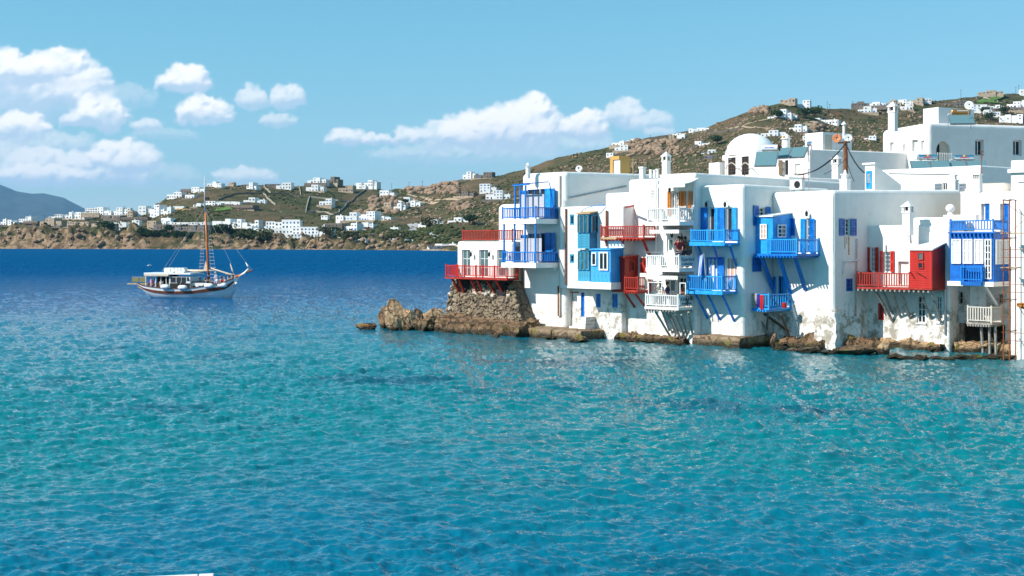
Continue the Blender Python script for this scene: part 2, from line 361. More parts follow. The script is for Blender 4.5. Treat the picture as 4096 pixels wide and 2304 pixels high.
def ocean_tile(N, L, wind, wdir, seed, lo, hi):
    g = np.random.default_rng(seed); k = np.fft.fftfreq(N, L / N) * 2 * np.pi; kx, ky = np.meshgrid(k, k); kk = np.hypot(kx, ky); kk[0, 0] = 1e-6
    Lw = wind * wind / 9.81; cosw = (kx * wdir[0] + ky * wdir[1]) / kk
    Ph = np.exp(-1 / (kk * Lw)**2) / kk**3.6 * (cosw**2 * .85 + .15); Ph *= (kk > 2*np.pi/hi) * np.exp(-(kk * lo / (2*np.pi))**2); Ph[0, 0] = 0
    H = (g.normal(size=(N, N)) + 1j * g.normal(size=(N, N))) * np.sqrt(Ph)
    h = np.fft.ifft2(H).real; dx = np.fft.ifft2(-1j * kx / kk * H).real; dy = np.fft.ifft2(-1j * ky / kk * H).real; s = h.std()
    return h / s, dx / s, dy / s, L, N
def tile_at(T, arr, x, y):
    L, N = T[3], T[4]; fx = (x / L * N) % N; fy = (y / L * N) % N; i = fx.astype(int); j = fy.astype(int); a = fx - i; b = fy - j
    i2 = (i + 1) % N; j2 = (j + 1) % N; i %= N; j %= N
    return (arr[j, i]*(1-a) + arr[j, i2]*a)*(1-b) + (arr[j2, i]*(1-a) + arr[j2, i2]*a)*b
T1 = ocean_tile(512, 61.0, 3.0, (.75, -.66), 3, .5, 12.0)
T2 = ocean_tile(512, 19.0, 1.6, (.25, -.97), 9, .17, 1.8)
T3 = ocean_tile(512, 9.1, 1.1, (-.35, -.94), 14, .06, .7)
inv = np.linspace(1/13.0, 1/230.0, 860); rows = np.concatenate([np.geomspace(.6, 12.6, 12), 1/inv, np.geomspace(250, 42000, 26)])
dense = np.arange(-.43, .4301, .86/880); cols = np.concatenate([np.linspace(-math.pi, -.48, 26), dense, np.linspace(.48, math.pi, 26)])
AA, DD = np.meshgrid(cols, rows); X = np.sin(AA) * DD; Y = np.cos(AA) * DD
fade = np.clip((260 - DD) / 140, 0, 1) * np.clip((DD - 9) / 4, 0, 1) * np.clip((.46 - np.abs(AA)) / .03, 0, 1)
gust = np.clip(.82 + .42 * fbm2(X / 19, Y / 27, 5, 4), .35, 1.5)
calm = 1 - .35 * np.exp(-((X - 14)**2 / 15**2 + (Y - 60)**2 / 9**2))
amp = fade * gust * calm
Z = (.030 * tile_at(T1, T1[0], X, Y) + .036 * tile_at(T2, T2[0], X, Y) + .018 * np.clip((85 - DD) / 30, 0, 1) * tile_at(T3, T3[0], X, Y)) * amp
X = X + (.045 * tile_at(T1, T1[1], X, Y)) * amp; Y = Y + (.045 * tile_at(T1, T1[2], X, Y)) * amp
nr, nc = AA.shape; idx = np.arange(nr * nc).reshape(nr, nc)
Q = np.stack([idx[:-1, :-1], idx[:-1, 1:], idx[1:, 1:], idx[1:, :-1]], -1).reshape(-1, 4)
sea = np_mesh('sea', np.stack([X, Y, Z], -1).reshape(-1, 3), Q[:, ::-1], True)
m, t, b = newmat('sea_water')
geo = t.node('ShaderNodeNewGeometry'); pos = geo.outputs['Position']; sp = t.node('ShaderNodeSeparateXYZ', (pos,))
wx, wy = sp.outputs[0], sp.outputs[1]
dist = t.vmath('LENGTH', pos)
big = t.noise(t.node('ShaderNodeMapping', {'Vector': pos, 'Scale': (.030, .016, .03)}).outputs[0], 1.0, 5, .6)
med = t.noise(t.node('ShaderNodeMapping', {'Vector': pos, 'Scale': (.10, .13, .1)}).outputs[0], 1.0, 5, .62)
dd = t.math('MULTIPLY_ADD', t.math('SUBTRACT', big, .5), 60.0, dist)
shoal = t.math('MULTIPLY', t.ramp(dd, 125, 50), t.ramp(t.math('MULTIPLY_ADD', t.math('SUBTRACT', med, .5), 10.0, dd), 18, 35, .52, 1.0))   # sandy shelf: turquoise
col = t.mixc(shoal, (.0001, .084, .218), (.0001, .150, .168))
weed = t.math('MULTIPLY', t.ramp(med, .53, .68), t.ramp(dd, 150, 50))
col = t.mixc(t.math('MULTIPLY', weed, .75), col, (.0002, .040, .075))
t.put(b.inputs['Base Color'], col); t.put(b.inputs['Roughness'], t.ramp(dist, 60, 400, .012, .30)); b.inputs['IOR'].default_value = 1.333
b.inputs['Specular IOR Level'].default_value = .75
r1 = t.noise(t.node('ShaderNodeMapping', {'Vector': pos, 'Scale': (2.6, 4.6, 1.5)}).outputs[0], 1.0, 5, .62)
r2 = t.noise(t.node('ShaderNodeMapping', {'Vector': pos, 'Scale': (1.0, .42, .4)}).outputs[0], 1.0, 5, .6)
far = t.ramp(dist, 60, 260)
r3 = t.noise(t.node('ShaderNodeMapping', {'Vector': pos, 'Scale': (.30, .045, .3)}).outputs[0], 1.0, 6, .68)
hgt = t.math('MULTIPLY_ADD', r3, t.ramp(dist, 90, 320, 0.0, 2.2), t.math('ADD', t.math('MULTIPLY', r1, t.ramp(dist, 25, 90, .018, .075)), t.math('MULTIPLY', r2, t.math('MULTIPLY_ADD', far, .75, .05))))
bp = t.node('ShaderNodeBump', {'Strength': 1.0, 'Distance': 1.0, 'Height': hgt}); t.put(b.inputs['Normal'], bp.outputs[0])
dfs = t.node('ShaderNodeBsdfDiffuse', {'Color': col, 'Normal': bp.outputs[0]})      # wavelets too fine to resolve: mostly the body colour is left
mx = t.node('ShaderNodeMixShader', (t.ramp(dist, 45, 260, .0, .95), b.outputs[0], dfs.outputs[0])); t.l.new(mx.outputs[0], m.node_tree.nodes['Material Output'].inputs['Surface'])
tag(link_mesh('sea', sea, m), kind='structure')

# ------------------------------------------------------------------ far island terrain
_s = 1024 / 2576
RU = np.array([-760,-300,0,70,200,330,385,415,480,520,640,760,850,945,965,1080,1160,1180,1260,1330,1400,1500,1600,1700,1780,1850,1900,1960,2020,2080,2150,2220,2280,2400,2480,2576,3100,3900]) * _s
RV = np.array([600,575,566,560,552,544,524,500,480,470,466,468,466,472,477,472,450,446,440,424,396,376,355,337,322,294,274,262,264,275,274,268,258,250,240,236,225,260]) * _s
RDu = np.array([-300,0,150,220,350,430,560,700,780,900,1024,1500]); RDv = np.array([1560,1430,1380,1400,1480,1420,1340,1300,1290,1400,1480,1500])
SDu = np.array([-300,0,250,420,452,520,700,1500]); SDv = np.array([1300,1150,1050,930,850,790,640,520])
CVu = np.array([-300,0,110,119,130,146,200,260,330,400,430,460,560,700,1500]); CVv = np.array([230,229,229,235,229,233,238,240,242,244,247.2,248.3,247,246,246])
def hill_params(u):
    return np.interp(u, SDu, SDv), np.interp(u, CVu, CVv), np.interp(u, RU, RV), np.interp(u, RDu, RDv)
def hill_v(u, D):
    Ds, vc, vr, Dr = hill_params(u); cl = np.where(u < 425, 24.0, 9.0)
    vs = VH + FPX * CAMH / Ds
    t1 = np.clip((D - Ds) / cl, 0, 1); t1 = t1**.75
    t2 = np.clip((D - Ds - cl) / (Dr - Ds - cl), 0, 1)
    v = vs + (vc - vs) * t1 + (vr - vc) * t2
    return np.where(D < Ds, vs, v)
def terrain_z(x, y):
    x = np.asarray(x, float); y = np.asarray(y, float); u = 512 + FPX * x / y; D = y
    Ds, vc, vr, Dr = hill_params(u)
    z = CAMH + (VH - hill_v(u, D)) * np.minimum(D, Dr) / FPX
    z = z - np.clip(D - Dr, 0, None) * .10
    inl = np.clip((D - Ds - 10) / 60, 0, 1); rid = np.clip((Dr - D) / 160, .25, 1)
    z = z + (fbm2(x / 95, y / 95, 21, 4) * 4.2 * rid + fbm2(x / 17, y / 17, 31, 3) * 1.1) * inl
    cliff = np.clip((D - Ds) / 6, 0, 1) * np.clip(1 - (D - Ds - 30) / 25, 0, 1) * np.clip((440 - u) / 40, 0, 1)
    z = z + (np.abs(fbm2(x / 11, y / 9, 51, 4)) * 9.0 - 3.2) * cliff
    return np.where(D < Ds, -3.0, np.maximum(z, -.5))
def hill_point(u, v):
    """ground point seen at picture position u, v"""
    Ds, vc, vr, Dr = [float(q) for q in hill_params(u)]; cl = 24.0 if u < 425 else 9.0
    tt = (v - vc) / (vr - vc) if vr != vc else 0; tt = min(max(tt, 0.0), .985)
    D = Ds + cl + tt * (Dr - Ds - cl); x = (u - 512) / FPX * D
    return Vector((x, D, float(terrain_z(x, D))))
ucols = np.arange(-260, 1330, 3.2)
tt = np.concatenate([[-.002, 0, .0012, .003, .005, .008, .011, .014, .018, .022, .027], np.linspace(.034, 1, 150), [1.03, 1.08, 1.2, 1.5, 2.2, 3.4]])
UU, TT = np.meshgrid(ucols, tt); Ds, vc, vr, Dr = hill_params(UU); Dg = Ds + TT * (Dr - Ds) * np.where(TT < .03, 1.0, 1.0)
# first rows climb the sea cliff: spread them over its 24 m
cliffrow = TT <= .027
Dg = np.where(cliffrow, Ds + TT / .027 * 26.0, Ds + 26 + (TT - .027) / (1 - .027) * (Dr - Ds - 26))
Xg = (UU - 512) / FPX * Dg; Zg = terrain_z(Xg, Dg); Zg[0] = -3
nr, nc = UU.shape; idx = np.arange(nr * nc).reshape(nr, nc)
Q = np.stack([idx[:-1, :-1], idx[:-1, 1:], idx[1:, 1:], idx[1:, :-1]], -1).reshape(-1, 4)
me = np_mesh('hillside', np.stack([Xg, Dg, Zg], -1).reshape(-1, 3), Q, True)
m, t, b = newmat('hill_ground'); geo = t.node('ShaderNodeNewGeometry'); pos = geo.outputs['Position']
nz = t.node('ShaderNodeSeparateXYZ', (geo.outputs['Normal'],)).outputs[2]; pz = t.node('ShaderNodeSeparateXYZ', (pos,)).outputs[2]
n1 = t.noise(pos, .011, 6, .6); n2 = t.noise(pos, .05, 7, .68); n3 = t.noise(pos, .35, 5, .7)
c = t.mixc(t.ramp(n1, .38, .62), (.150, .102, .056), (.074, .080, .030))
c = t.mixc(t.ramp(n2, .46, .66), c, (.046, .053, .020))
c = t.mixc(t.math('MULTIPLY', t.ramp(n3, .55, .7), .7), c, (.24, .165, .10))
c = t.mixc(t.math('MULTIPLY', t.ramp(n3, .45, .3), .6), c, (.035, .034, .018))
rk = t.mixc(t.ramp(t.noise(pos, .16, 6, .7), .42, .6), (.36, .24, .145), (.13, .085, .05))
c = t.mixc(t.ramp(t.math('MULTIPLY_ADD', t.math('SUBTRACT', n2, .5), .5, nz), .84, .66), c, rk)
t.put(b.inputs['Base Color'], c); b.inputs['Roughness'].default_value = .97; b.inputs['Specular IOR Level'].default_value = .1
bp = t.node('ShaderNodeBump', {'Strength': .9, 'Distance': 2.2, 'Height': t.noise(pos, .30, 7, .75)}); t.put(b.inputs['Normal'], bp.outputs[0])
tag(link_mesh('hillside', me, m), kind='structure')
HILLROCK = rockmat('hill_boulder', ((.27, .175, .11), (.19, .125, .08), (.09, .062, .042), (.40, .28, .185)), .09, .7, wet=False, bscale=.8, isl=True)
SCRUBM, t, b = newmat('scrub_leaves'); geo = t.node('ShaderNodeNewGeometry')
t.put(b.inputs['Base Color'], t.mixc(geo.outputs['Random Per Island'], (.028, .042, .014), (.075, .080, .028))); b.inputs['Roughness'].default_value = .95
b.inputs['Specular IOR Level'].default_value = .1
# ---- distant island across the channel
iu = np.array([-500,-420,-300,-180,-60,0,40,80,110,160,185,215,240,300]) * _s; iv = np.array([600,520,470,440,452,466,482,487,485,494,508,523,560,608]) * _s
uc = np.linspace(-205, 118, 110); tr = np.linspace(0, 1, 26); UU, TT = np.meshgrid(uc, tr); D0, D1 = 13000., 16500.
Dg = D0 + (D1 - D0) * TT; vtop = np.interp(UU, iu, iv); zt = (VH - vtop) / FPX * D1 + CAMH
Xg = (UU - 512) / FPX * Dg; Zg = zt * TT**.8 + fbm2(Xg / 1400, Dg / 1400, 77, 5) * 85 * np.sin(np.pi * np.clip(TT * .93, 0, 1)); Zg[0] = -5
V = np.stack([Xg, Dg, Zg], -1); back = V[-1:].copy(); back[..., 1] += 3000; back[..., 2] = -5; V = np.concatenate([V, back]); nr, nc = V.shape[:2]
idx = np.arange(nr * nc).reshape(nr, nc); Q = np.stack([idx[:-1, :-1], idx[:-1, 1:], idx[1:, 1:], idx[1:, :-1]], -1).reshape(-1, 4)
ISL = plain('island_scrub', (.035, .045, .045), .95, var=.35, scale=.004)
tag(link_mesh('distant_island', np_mesh('distant_island', V.reshape(-1, 3), Q, True), ISL), kind='structure')

# ---- boulders and scrub strewn over the hill (nobody could count them)
ico = bmesh.new(); bmesh.ops.create_icosphere(ico, subdivisions=1, radius=1); icoV = np.array([v.co[:] for v in ico.verts]); icoF = np.array([[v.index for v in f.verts] for f in ico.faces]); ico.free()
def scatter(name, pts, sizes, squash, mat, rough, seed, sink=.25):
    g = np.random.default_rng(seed); n = len(pts); V = np.repeat(icoV[None], n, 0) * (1 + g.uniform(-rough, rough, (n, len(icoV), 1)))
    sc = sizes[:, None, None] * np.stack([g.uniform(.7, 1.4, n), g.uniform(.7, 1.4, n), squash * g.uniform(.7, 1.3, n)], -1)[:, None, :]
    V = V * sc; a = g.uniform(0, 6.28, n)[:, None]; c, s = np.cos(a), np.sin(a)
    V = np.stack([V[..., 0]*c - V[..., 1]*s, V[..., 0]*s + V[..., 1]*c, V[..., 2]], -1) + pts[:, None, :]; V[..., 2] += sizes[:, None] * squash * sink
    F = (icoF[None] + (np.arange(n) * len(icoV))[:, None, None]).reshape(-1, 3)
    o = link_mesh(name, np_mesh(name, V.reshape(-1, 3), F), mat); return tag(o, kind='stuff')
def rand_hill(n, seed, u0, u1, t0=.02, t1=.99, pw=1.0):
    g = np.random.default_rng(seed); u = g.uniform(u0, u1, n); t_ = t0 + (t1 - t0) * g.uniform(0, 1, n)**pw
    Ds, vc, vr, Dr = hill_params(u); D = Ds + 26 + t_ * (Dr - Ds - 26); x = (u - 512) / FPX * D; return u, t_, x, D
def boulder_field():
    P_, S_ = [], []
    for n, sd, u0, u1, t0, t1, lo, hi, thr in ((10500, 1, 530, 1060, .25, .99, .5, 1.8, -.22), (1300, 2, 400, 560, .3, .99, .8, 2.0, .0), (1100, 3, -60, 420, .05, .95, .5, 1.4, .2), (520, 4, -60, 430, -.02, .015, .8, 3.0, -.3)):
        u, t_, x, D = rand_hill(n, sd, u0, u1, t0, t1)
        if sd == 4: D = np.interp(u, SDu, SDv) + np.random.default_rng(8).uniform(1, 22, n); x = (u - 512) / FPX * D
        k = fbm2(x / 60, D / 60, 91, 3) > thr; x, D = x[k], D[k]; z = terrain_z(x, D)
        P_.append(np.stack([x, D, z], -1)); S_.append(lo + (hi - lo) * np.random.default_rng(sd + 40).uniform(0, 1, len(x))**2.5)
    scatter('hillside_boulders', np.concatenate(P_), np.concatenate(S_), .8, HILLROCK, .28, 5)
    # knolls of bare granite
    P_, S_ = [], []
    for zm, x0, y0, x1, y1, n in ((z11, 890, 690, 1300, 880, 90), (z11, 720, 850, 1020, 930, 60), (z11, 1400, 470, 2100, 640, 220), (z11, 2000, 760, 2240, 860, 50),
                                  (z14, 420, 600, 1150, 800, 160), (z6, 640, 290, 840, 380, 50), (z6, 1300, 580, 1520, 720, 60), (z14, 2180, 80, 2420, 180, 50)):
        for k in range(n):
            u, v = zm(random.uniform(x0, x1), random.uniform(y0, y1)); p = hill_point(u, v); P_.append(p[:]); S_.append(random.uniform(1.5, 3.8))
    scatter('granite_outcrops', np.array(P_), np.array(S_), .85, HILLROCK, .25, 6)
    P_, S_ = [], []
    for n, sd, u0, u1, thr in ((9000, 11, -60, 560, -.08), (8000, 12, 530, 1080, -.1)):
        u, t_, x, D = rand_hill(n, sd, u0, u1, .0, .99); k = fbm2(x / 45, D / 45, 95, 3) > thr; x, D = x[k], D[k]
        P_.append(np.stack([x, D, terrain_z(x, D)], -1)); S_.append(np.random.default_rng(sd).uniform(.5, 1.7, len(x)))
    for x0, y0, x1, y1, n in ((1560, 1100, 2100, 1230, 160), (1150, 1190, 1480, 1290, 60), (560, 1160, 1100, 1200, 70), (1400, 1240, 2050, 1310, 90), (560, 1250, 900, 1390, 60)):
        for k in range(n):
            u, v = z11(random.uniform(x0, x1), random.uniform(y0, y1)); P_.append(np.array([hill_point(u, v)[:]])); S_.append(np.array([random.uniform(1.3, 2.6)]))
    scatter('hillside_scrub', np.concatenate(P_), np.concatenate(S_), .6, SCRUBM, .3, 7)
boulder_field()

# ---- draped ground features
def drape_strip(name, pix, width, mat, lift=.35, kind='structure', label=None, cat=None, group=None, wall=None):
    pts = []
    for (ua, va), (ub, vb) in zip(pix[:-1], pix[1:]):
        n = max(2, int(abs(ub - ua) + abs(vb - va)))
        pts += [hill_point(ua + (ub - ua) * k / n, va + (vb - va) * k / n) for k in range(n)]
    pts.append(hill_point(*pix[-1])); mb = MB()
    L, Rr = [], []
    for i, p in enumerate(pts):
        d = pts[min(i+1, len(pts)-1)] - pts[max(i-1, 0)]; d.z = 0; d.normalize(); s = Vector((-d.y, d.x, 0)) * width / 2
        L.append(p - s); Rr.append(p + s)
    n = len(pts)
    if wall is None:
        for q in (L, Rr):
            for p in q: p.z = float(terrain_z(p.x, p.y)) + lift
        mb.add(L + Rr, [(i, i+1, n+i+1, n+i) for i in range(n-1)])
    else:
        vs = [Vector((p.x, p.y, p.z - 1.5)) for p in L] + [Vector((p.x, p.y, p.z - 1.5)) for p in Rr] + [Vector((p.x, p.y, p.z + wall)) for p in L] + [Vector((p.x, p.y, p.z + wall)) for p in Rr]
        fs = []
        for i in range(n-1): fs += [(i, i+1, 2*n+i+1, 2*n+i), (n+i+1, n+i, 3*n+i, 3*n+i+1), (2*n+i, 2*n+i+1, 3*n+i+1, 3*n+i)]
        fs += [(0, 2*n, 3*n, n), (n-1, 2*n-1, 4*n-1, 3*n-1)]; mb.add(vs, fs)
    o = mb.build(name, mat); return tag(o, label, cat, group, None if label else kind)
SANDP = plain('dirt_track', (.42, .30, .19), .95, var=.2, scale=.1); ROADM = plain('pale_road', (.36, .34, .33), .9, var=.1, scale=.2)
SAND = plain('beach_sand', (.60, .47, .29), .95, var=.1, scale=.2); GREENF = plain('young_crop', (.085, .165, .022), .95, var=.25, scale=.15)
WALLS = plain('dry_stone', (.34, .29, .23), .95, var=.35, scale=.8); WALLD = plain('dark_dry_stone', (.12, .105, .09), .95, var=.35, scale=.8)
def pz(zm, *pts): return [zm(*p) for p in pts]
drape_strip('dirt_track', pz(z11, (1400, 652), (1560, 690), (1750, 735), (1960, 725), (2100, 722)), 5, SANDP)
drape_strip('dirt_track', pz(z11, (1330, 700), (1500, 735), (1650, 765), (1800, 770)), 6, SANDP)
drape_strip('dirt_track', pz(z11, (1010, 900), (1150, 880), (1250, 870)), 7, SANDP)
drape_strip('road', pz(z11, (1475, 1040), (1520, 1080), (1500, 1150), (1480, 1165)), 9, ROADM)
drape_strip('road', pz(z11, (1560, 1190), (1700, 1220), (1870, 1260)), 5, ROADM)
drape_strip('road', pz(z11, (500, 1190), (560, 1240), (700, 1290), (900, 1300)), 7, ROADM)
drape_strip('dirt_track', pz(z6, (340, 590), (450, 572), (650, 580), (900, 590)), 4, SANDP)
drape_strip('dirt_track', pz(z6, (520, 560), (700, 505), (830, 470)), 4, SANDP)
drape_strip('dirt_track', pz(z6, (1300, 540), (1450, 525), (1620, 515)), 6, SANDP)
drape_strip('dirt_track', pz(z6, (1110, 400), (1230, 398), (1370, 408)), 5, SANDP)
drape_strip('dirt_track', pz(z10, (120, 705), (300, 660), (480, 625), (640, 600)), 6, SANDP)
drape_strip('beach', [(428, 249.6), (445, 250.2), (462, 250.4), (500, 250.6)], 14, SAND, .5)
drape_strip('crop_field', pz(z7, (1400, 205), (1560, 200), (1780, 215), (1830, 225)), 55, GREENF, 1.2)
drape_strip('crop_field', pz(z7, (1680, 190), (1900, 180), (2146, 195), (2260, 200)), 60, GREENF, 1.2)
drape_strip('crop_field', pz(z10, (980, 612), (1090, 615), (1190, 605)), 12, GREENF, .8)
WG = 'dry stone field walls on the hillside'
for lab, zm, pts, mt in (
  ('long dark stone wall climbing the smooth green slope to the ridge', z11, ((515, 830), (560, 800), (640, 730), (720, 680), (790, 630), (860, 590)), WALLD),
  ('pale wall closing the upper side of the walled field round a white house', z11, ((125, 690), (300, 695), (470, 705), (640, 712)), WALLS),
  ('pale wall down the left side of the walled field round a white house', z11, ((125, 690), (100, 770), (75, 858)), WALLS),
  ('curving pale wall along the foot of the walled field', z11, ((75, 858), (200, 840), (330, 845), (440, 880), (510, 868), (520, 830), (600, 770), (650, 715)), WALLS),
  ('tan wall running straight down the dark slope below the ridge houses', z10, ((1670, 370), (1720, 440), (1850, 515)), WALLS),
  ('tan wall dropping from the skyline left of the long white house', z10, ((1640, 180), (1690, 260), (1780, 350)), WALLS),
  ('stone wall dropping from the skyline right of the long white house', z10, ((2170, 180), (2200, 270), (2220, 370)), WALLS),
  ('dark wall crossing the slope above the brown pergola', z10, ((1000, 450), (1250, 385), (1600, 370), (2050, 380), (2200, 395)), WALLD),
  ('dark wall slanting up to the saddle left of the white dome', z6, ((80, 660), (300, 625), (500, 590)), WALLD),
  ('dark ridge wall rising behind the boulder field', z14, ((750, 560), (900, 540), (1050, 485), (1160, 460), (1290, 450)), WALLD),
  ('pale wall dividing the green fields at the top right', z7, ((1560, 170), (1700, 205), (1830, 240)), WALLS)):
    drape_strip('stone_wall', [zm(*p) for p in pts], .9, mt, label=lab, cat='wall', group=WG, wall=1.7)
# ------------------------------------------------------------------ houses, trees and poles on the hill
HW = plaster('hill_whitewash', (.80, .79, .77), grime=.25, low=-50); HS = plain('hill_stone', (.40, .31, .22), .95, var=.3, scale=.6)
HD = plain('hill_dark_stone_and_shade', (.17, .14, .115), .95, var=.3, scale=.6); HO = plain('hill_ochre', (.60, .33, .07), .9, var=.1, scale=.3)  # dark stone also paints shade onto the shaded houses
HGL = glassmat('far_window', (.03, .04, .05), .2); HBL = plain('far_blue_paint', (.03, .16, .42), .6); PERG = plain('pergola_brown', (.13, .05, .03), .85, var=.3)
winM = {}
def far_window_mesh(mat):
    if mat.name not in winM:
        me = MB().box(-.5, .5, -.06, .06, 0, 1).mesh('window'); me.materials.append(mat); winM[mat.name] = me
    return winM[mat.name]
def far_window(par, x, y, z, w, h, mat=None):
    o = bpy.data.objects.new('window', far_window_mesh(mat or HGL)); COL.objects.link(o); o.parent = par; o.location = (x, y, z); o.scale = (w, 1, h); return o
def hill_house(zm, x0, y0, x1, y1, style, label, seed=None, rz=None, name='hill_house', cat='house', group='houses on the far hillside', yoff=0.0):
    g = random.Random(label if seed is None else seed)
    ua, va = zm(x0, y0); ub, vb = zm(x1, y1); uc = (ua + ub) / 2; p = hill_point(uc, vb); D = p.y
    w = (ub - ua) * D / FPX * 1.25; h = (vb - va) * D / FPX * 1.1
    top = CAMH + (VH - va) * D / FPX; base = CAMH + (VH - vb) * D / FPX      # stands where it is seen
    rz = R(g.uniform(-28, -8)) if rz is None else rz
    e = empty(name, (p.x, p.y, base), rz, label, cat, group)
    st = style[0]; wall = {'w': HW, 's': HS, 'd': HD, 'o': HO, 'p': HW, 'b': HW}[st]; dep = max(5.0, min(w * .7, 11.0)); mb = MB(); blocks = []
    w *= 1 / (abs(math.cos(rz)) + .35 * abs(math.sin(rz)))
    n = int(style[1]) if len(style) > 1 and style[1].isdigit() else 1
    if n == 1: blocks = [(-w/2, w/2, 0, dep, h)]
    elif n == 2:
        c = w * g.uniform(-.1, .15); lo = h * g.uniform(.5, .68)
        blocks = [(-w/2, c, 0, dep, lo), (c + .02, w/2, -.6, dep * .9, h)] if g.random() < .6 else [(-w/2, c, -.6, dep * .9, h), (c + .02, w/2, 0, dep, lo)]
    elif n == 3:
        a_, b_ = -w * .18, w * .2; blocks = [(-w/2, a_, 0, dep, h * g.uniform(.45, .62)), (a_ + .02, b_, -.8, dep, h), (b_ + .02, w/2, .3, dep, h * g.uniform(.5, .75))]
    else:
        xs = -w/2
        for k in range(n):
            ww = w / n; hk = h * g.choice((.62, .8, 1.0, .9)); blocks.append((xs, xs + ww - .02, -g.uniform(0, 1.5), dep, hk)); xs += ww
    for a_, b_, ya, yb, hh in blocks:
        mb.box(a_, b_, ya, yb, -4, hh)
        mb.box(a_ - .003, b_ + .003, ya - .003, ya + .3, hh, hh + .45); mb.box(a_ - .003, a_ + .3, ya + .3, yb, hh, hh + .45); mb.box(b_ - .3, b_ + .003, ya + .3, yb, hh, hh + .45)
    mb.build('wall', wall, e)
    for a_, b_, ya, yb, hh in blocks:
        fl = max(1, round(hh / 3.1)); fh = hh / fl; nw = max(1, int((b_ - a_) / 3.0))
        for f in range(fl):
            for k in range(nw):
                if g.random() < .16: continue
                xw = a_ + (k + .5) * (b_ - a_) / nw; ww = g.choice((1.0, 1.1, 1.4, 1.9)); door = f == 0 and g.random() < .4
                far_window(e, xw, ya - .01, f * fh + (.15 if door else .95), ww, min(2.1 if door else 1.25, fh - 1), HBL if (st == 'b' and g.random() < .7) or g.random() < .08 else HGL)
    if st in 'wb' and g.random() < .75:
        a_, b_, ya, yb, hh = blocks[-1]; cx = g.uniform(a_ + 1, b_ - 1) if b_ - a_ > 2.2 else (a_ + b_) / 2
        MB().box(cx - .35, cx + .35, ya + 2, ya + 2.7, hh - .2, hh + 1.5).box(cx - .45, cx + .45, ya + 1.9, ya + 2.8, hh + 1.5, hh + 1.72).build('chimney', HW, e)
    if g.random() < .55: MB().box(-w * .62, w * .58, -2.6 - g.random() * 2, -1.9, -5, g.uniform(-.4, .5)).build('terrace_wall', HS if g.random() < .7 else HD, e)
    if 'g' in style[1:]:
        mb = MB(); zz = min(2.6, h * .8)
        for k in range(5): mb.box(-w/2 + k * w/4.05, -w/2 + k * w/4.05 + .25, -3.6, -3.35, -1, zz)
        mb.box(-w/2 - .2, w/2 + .2, -3.8, -.95, zz, zz + .22).build('pergola', PERG, e)
    return e
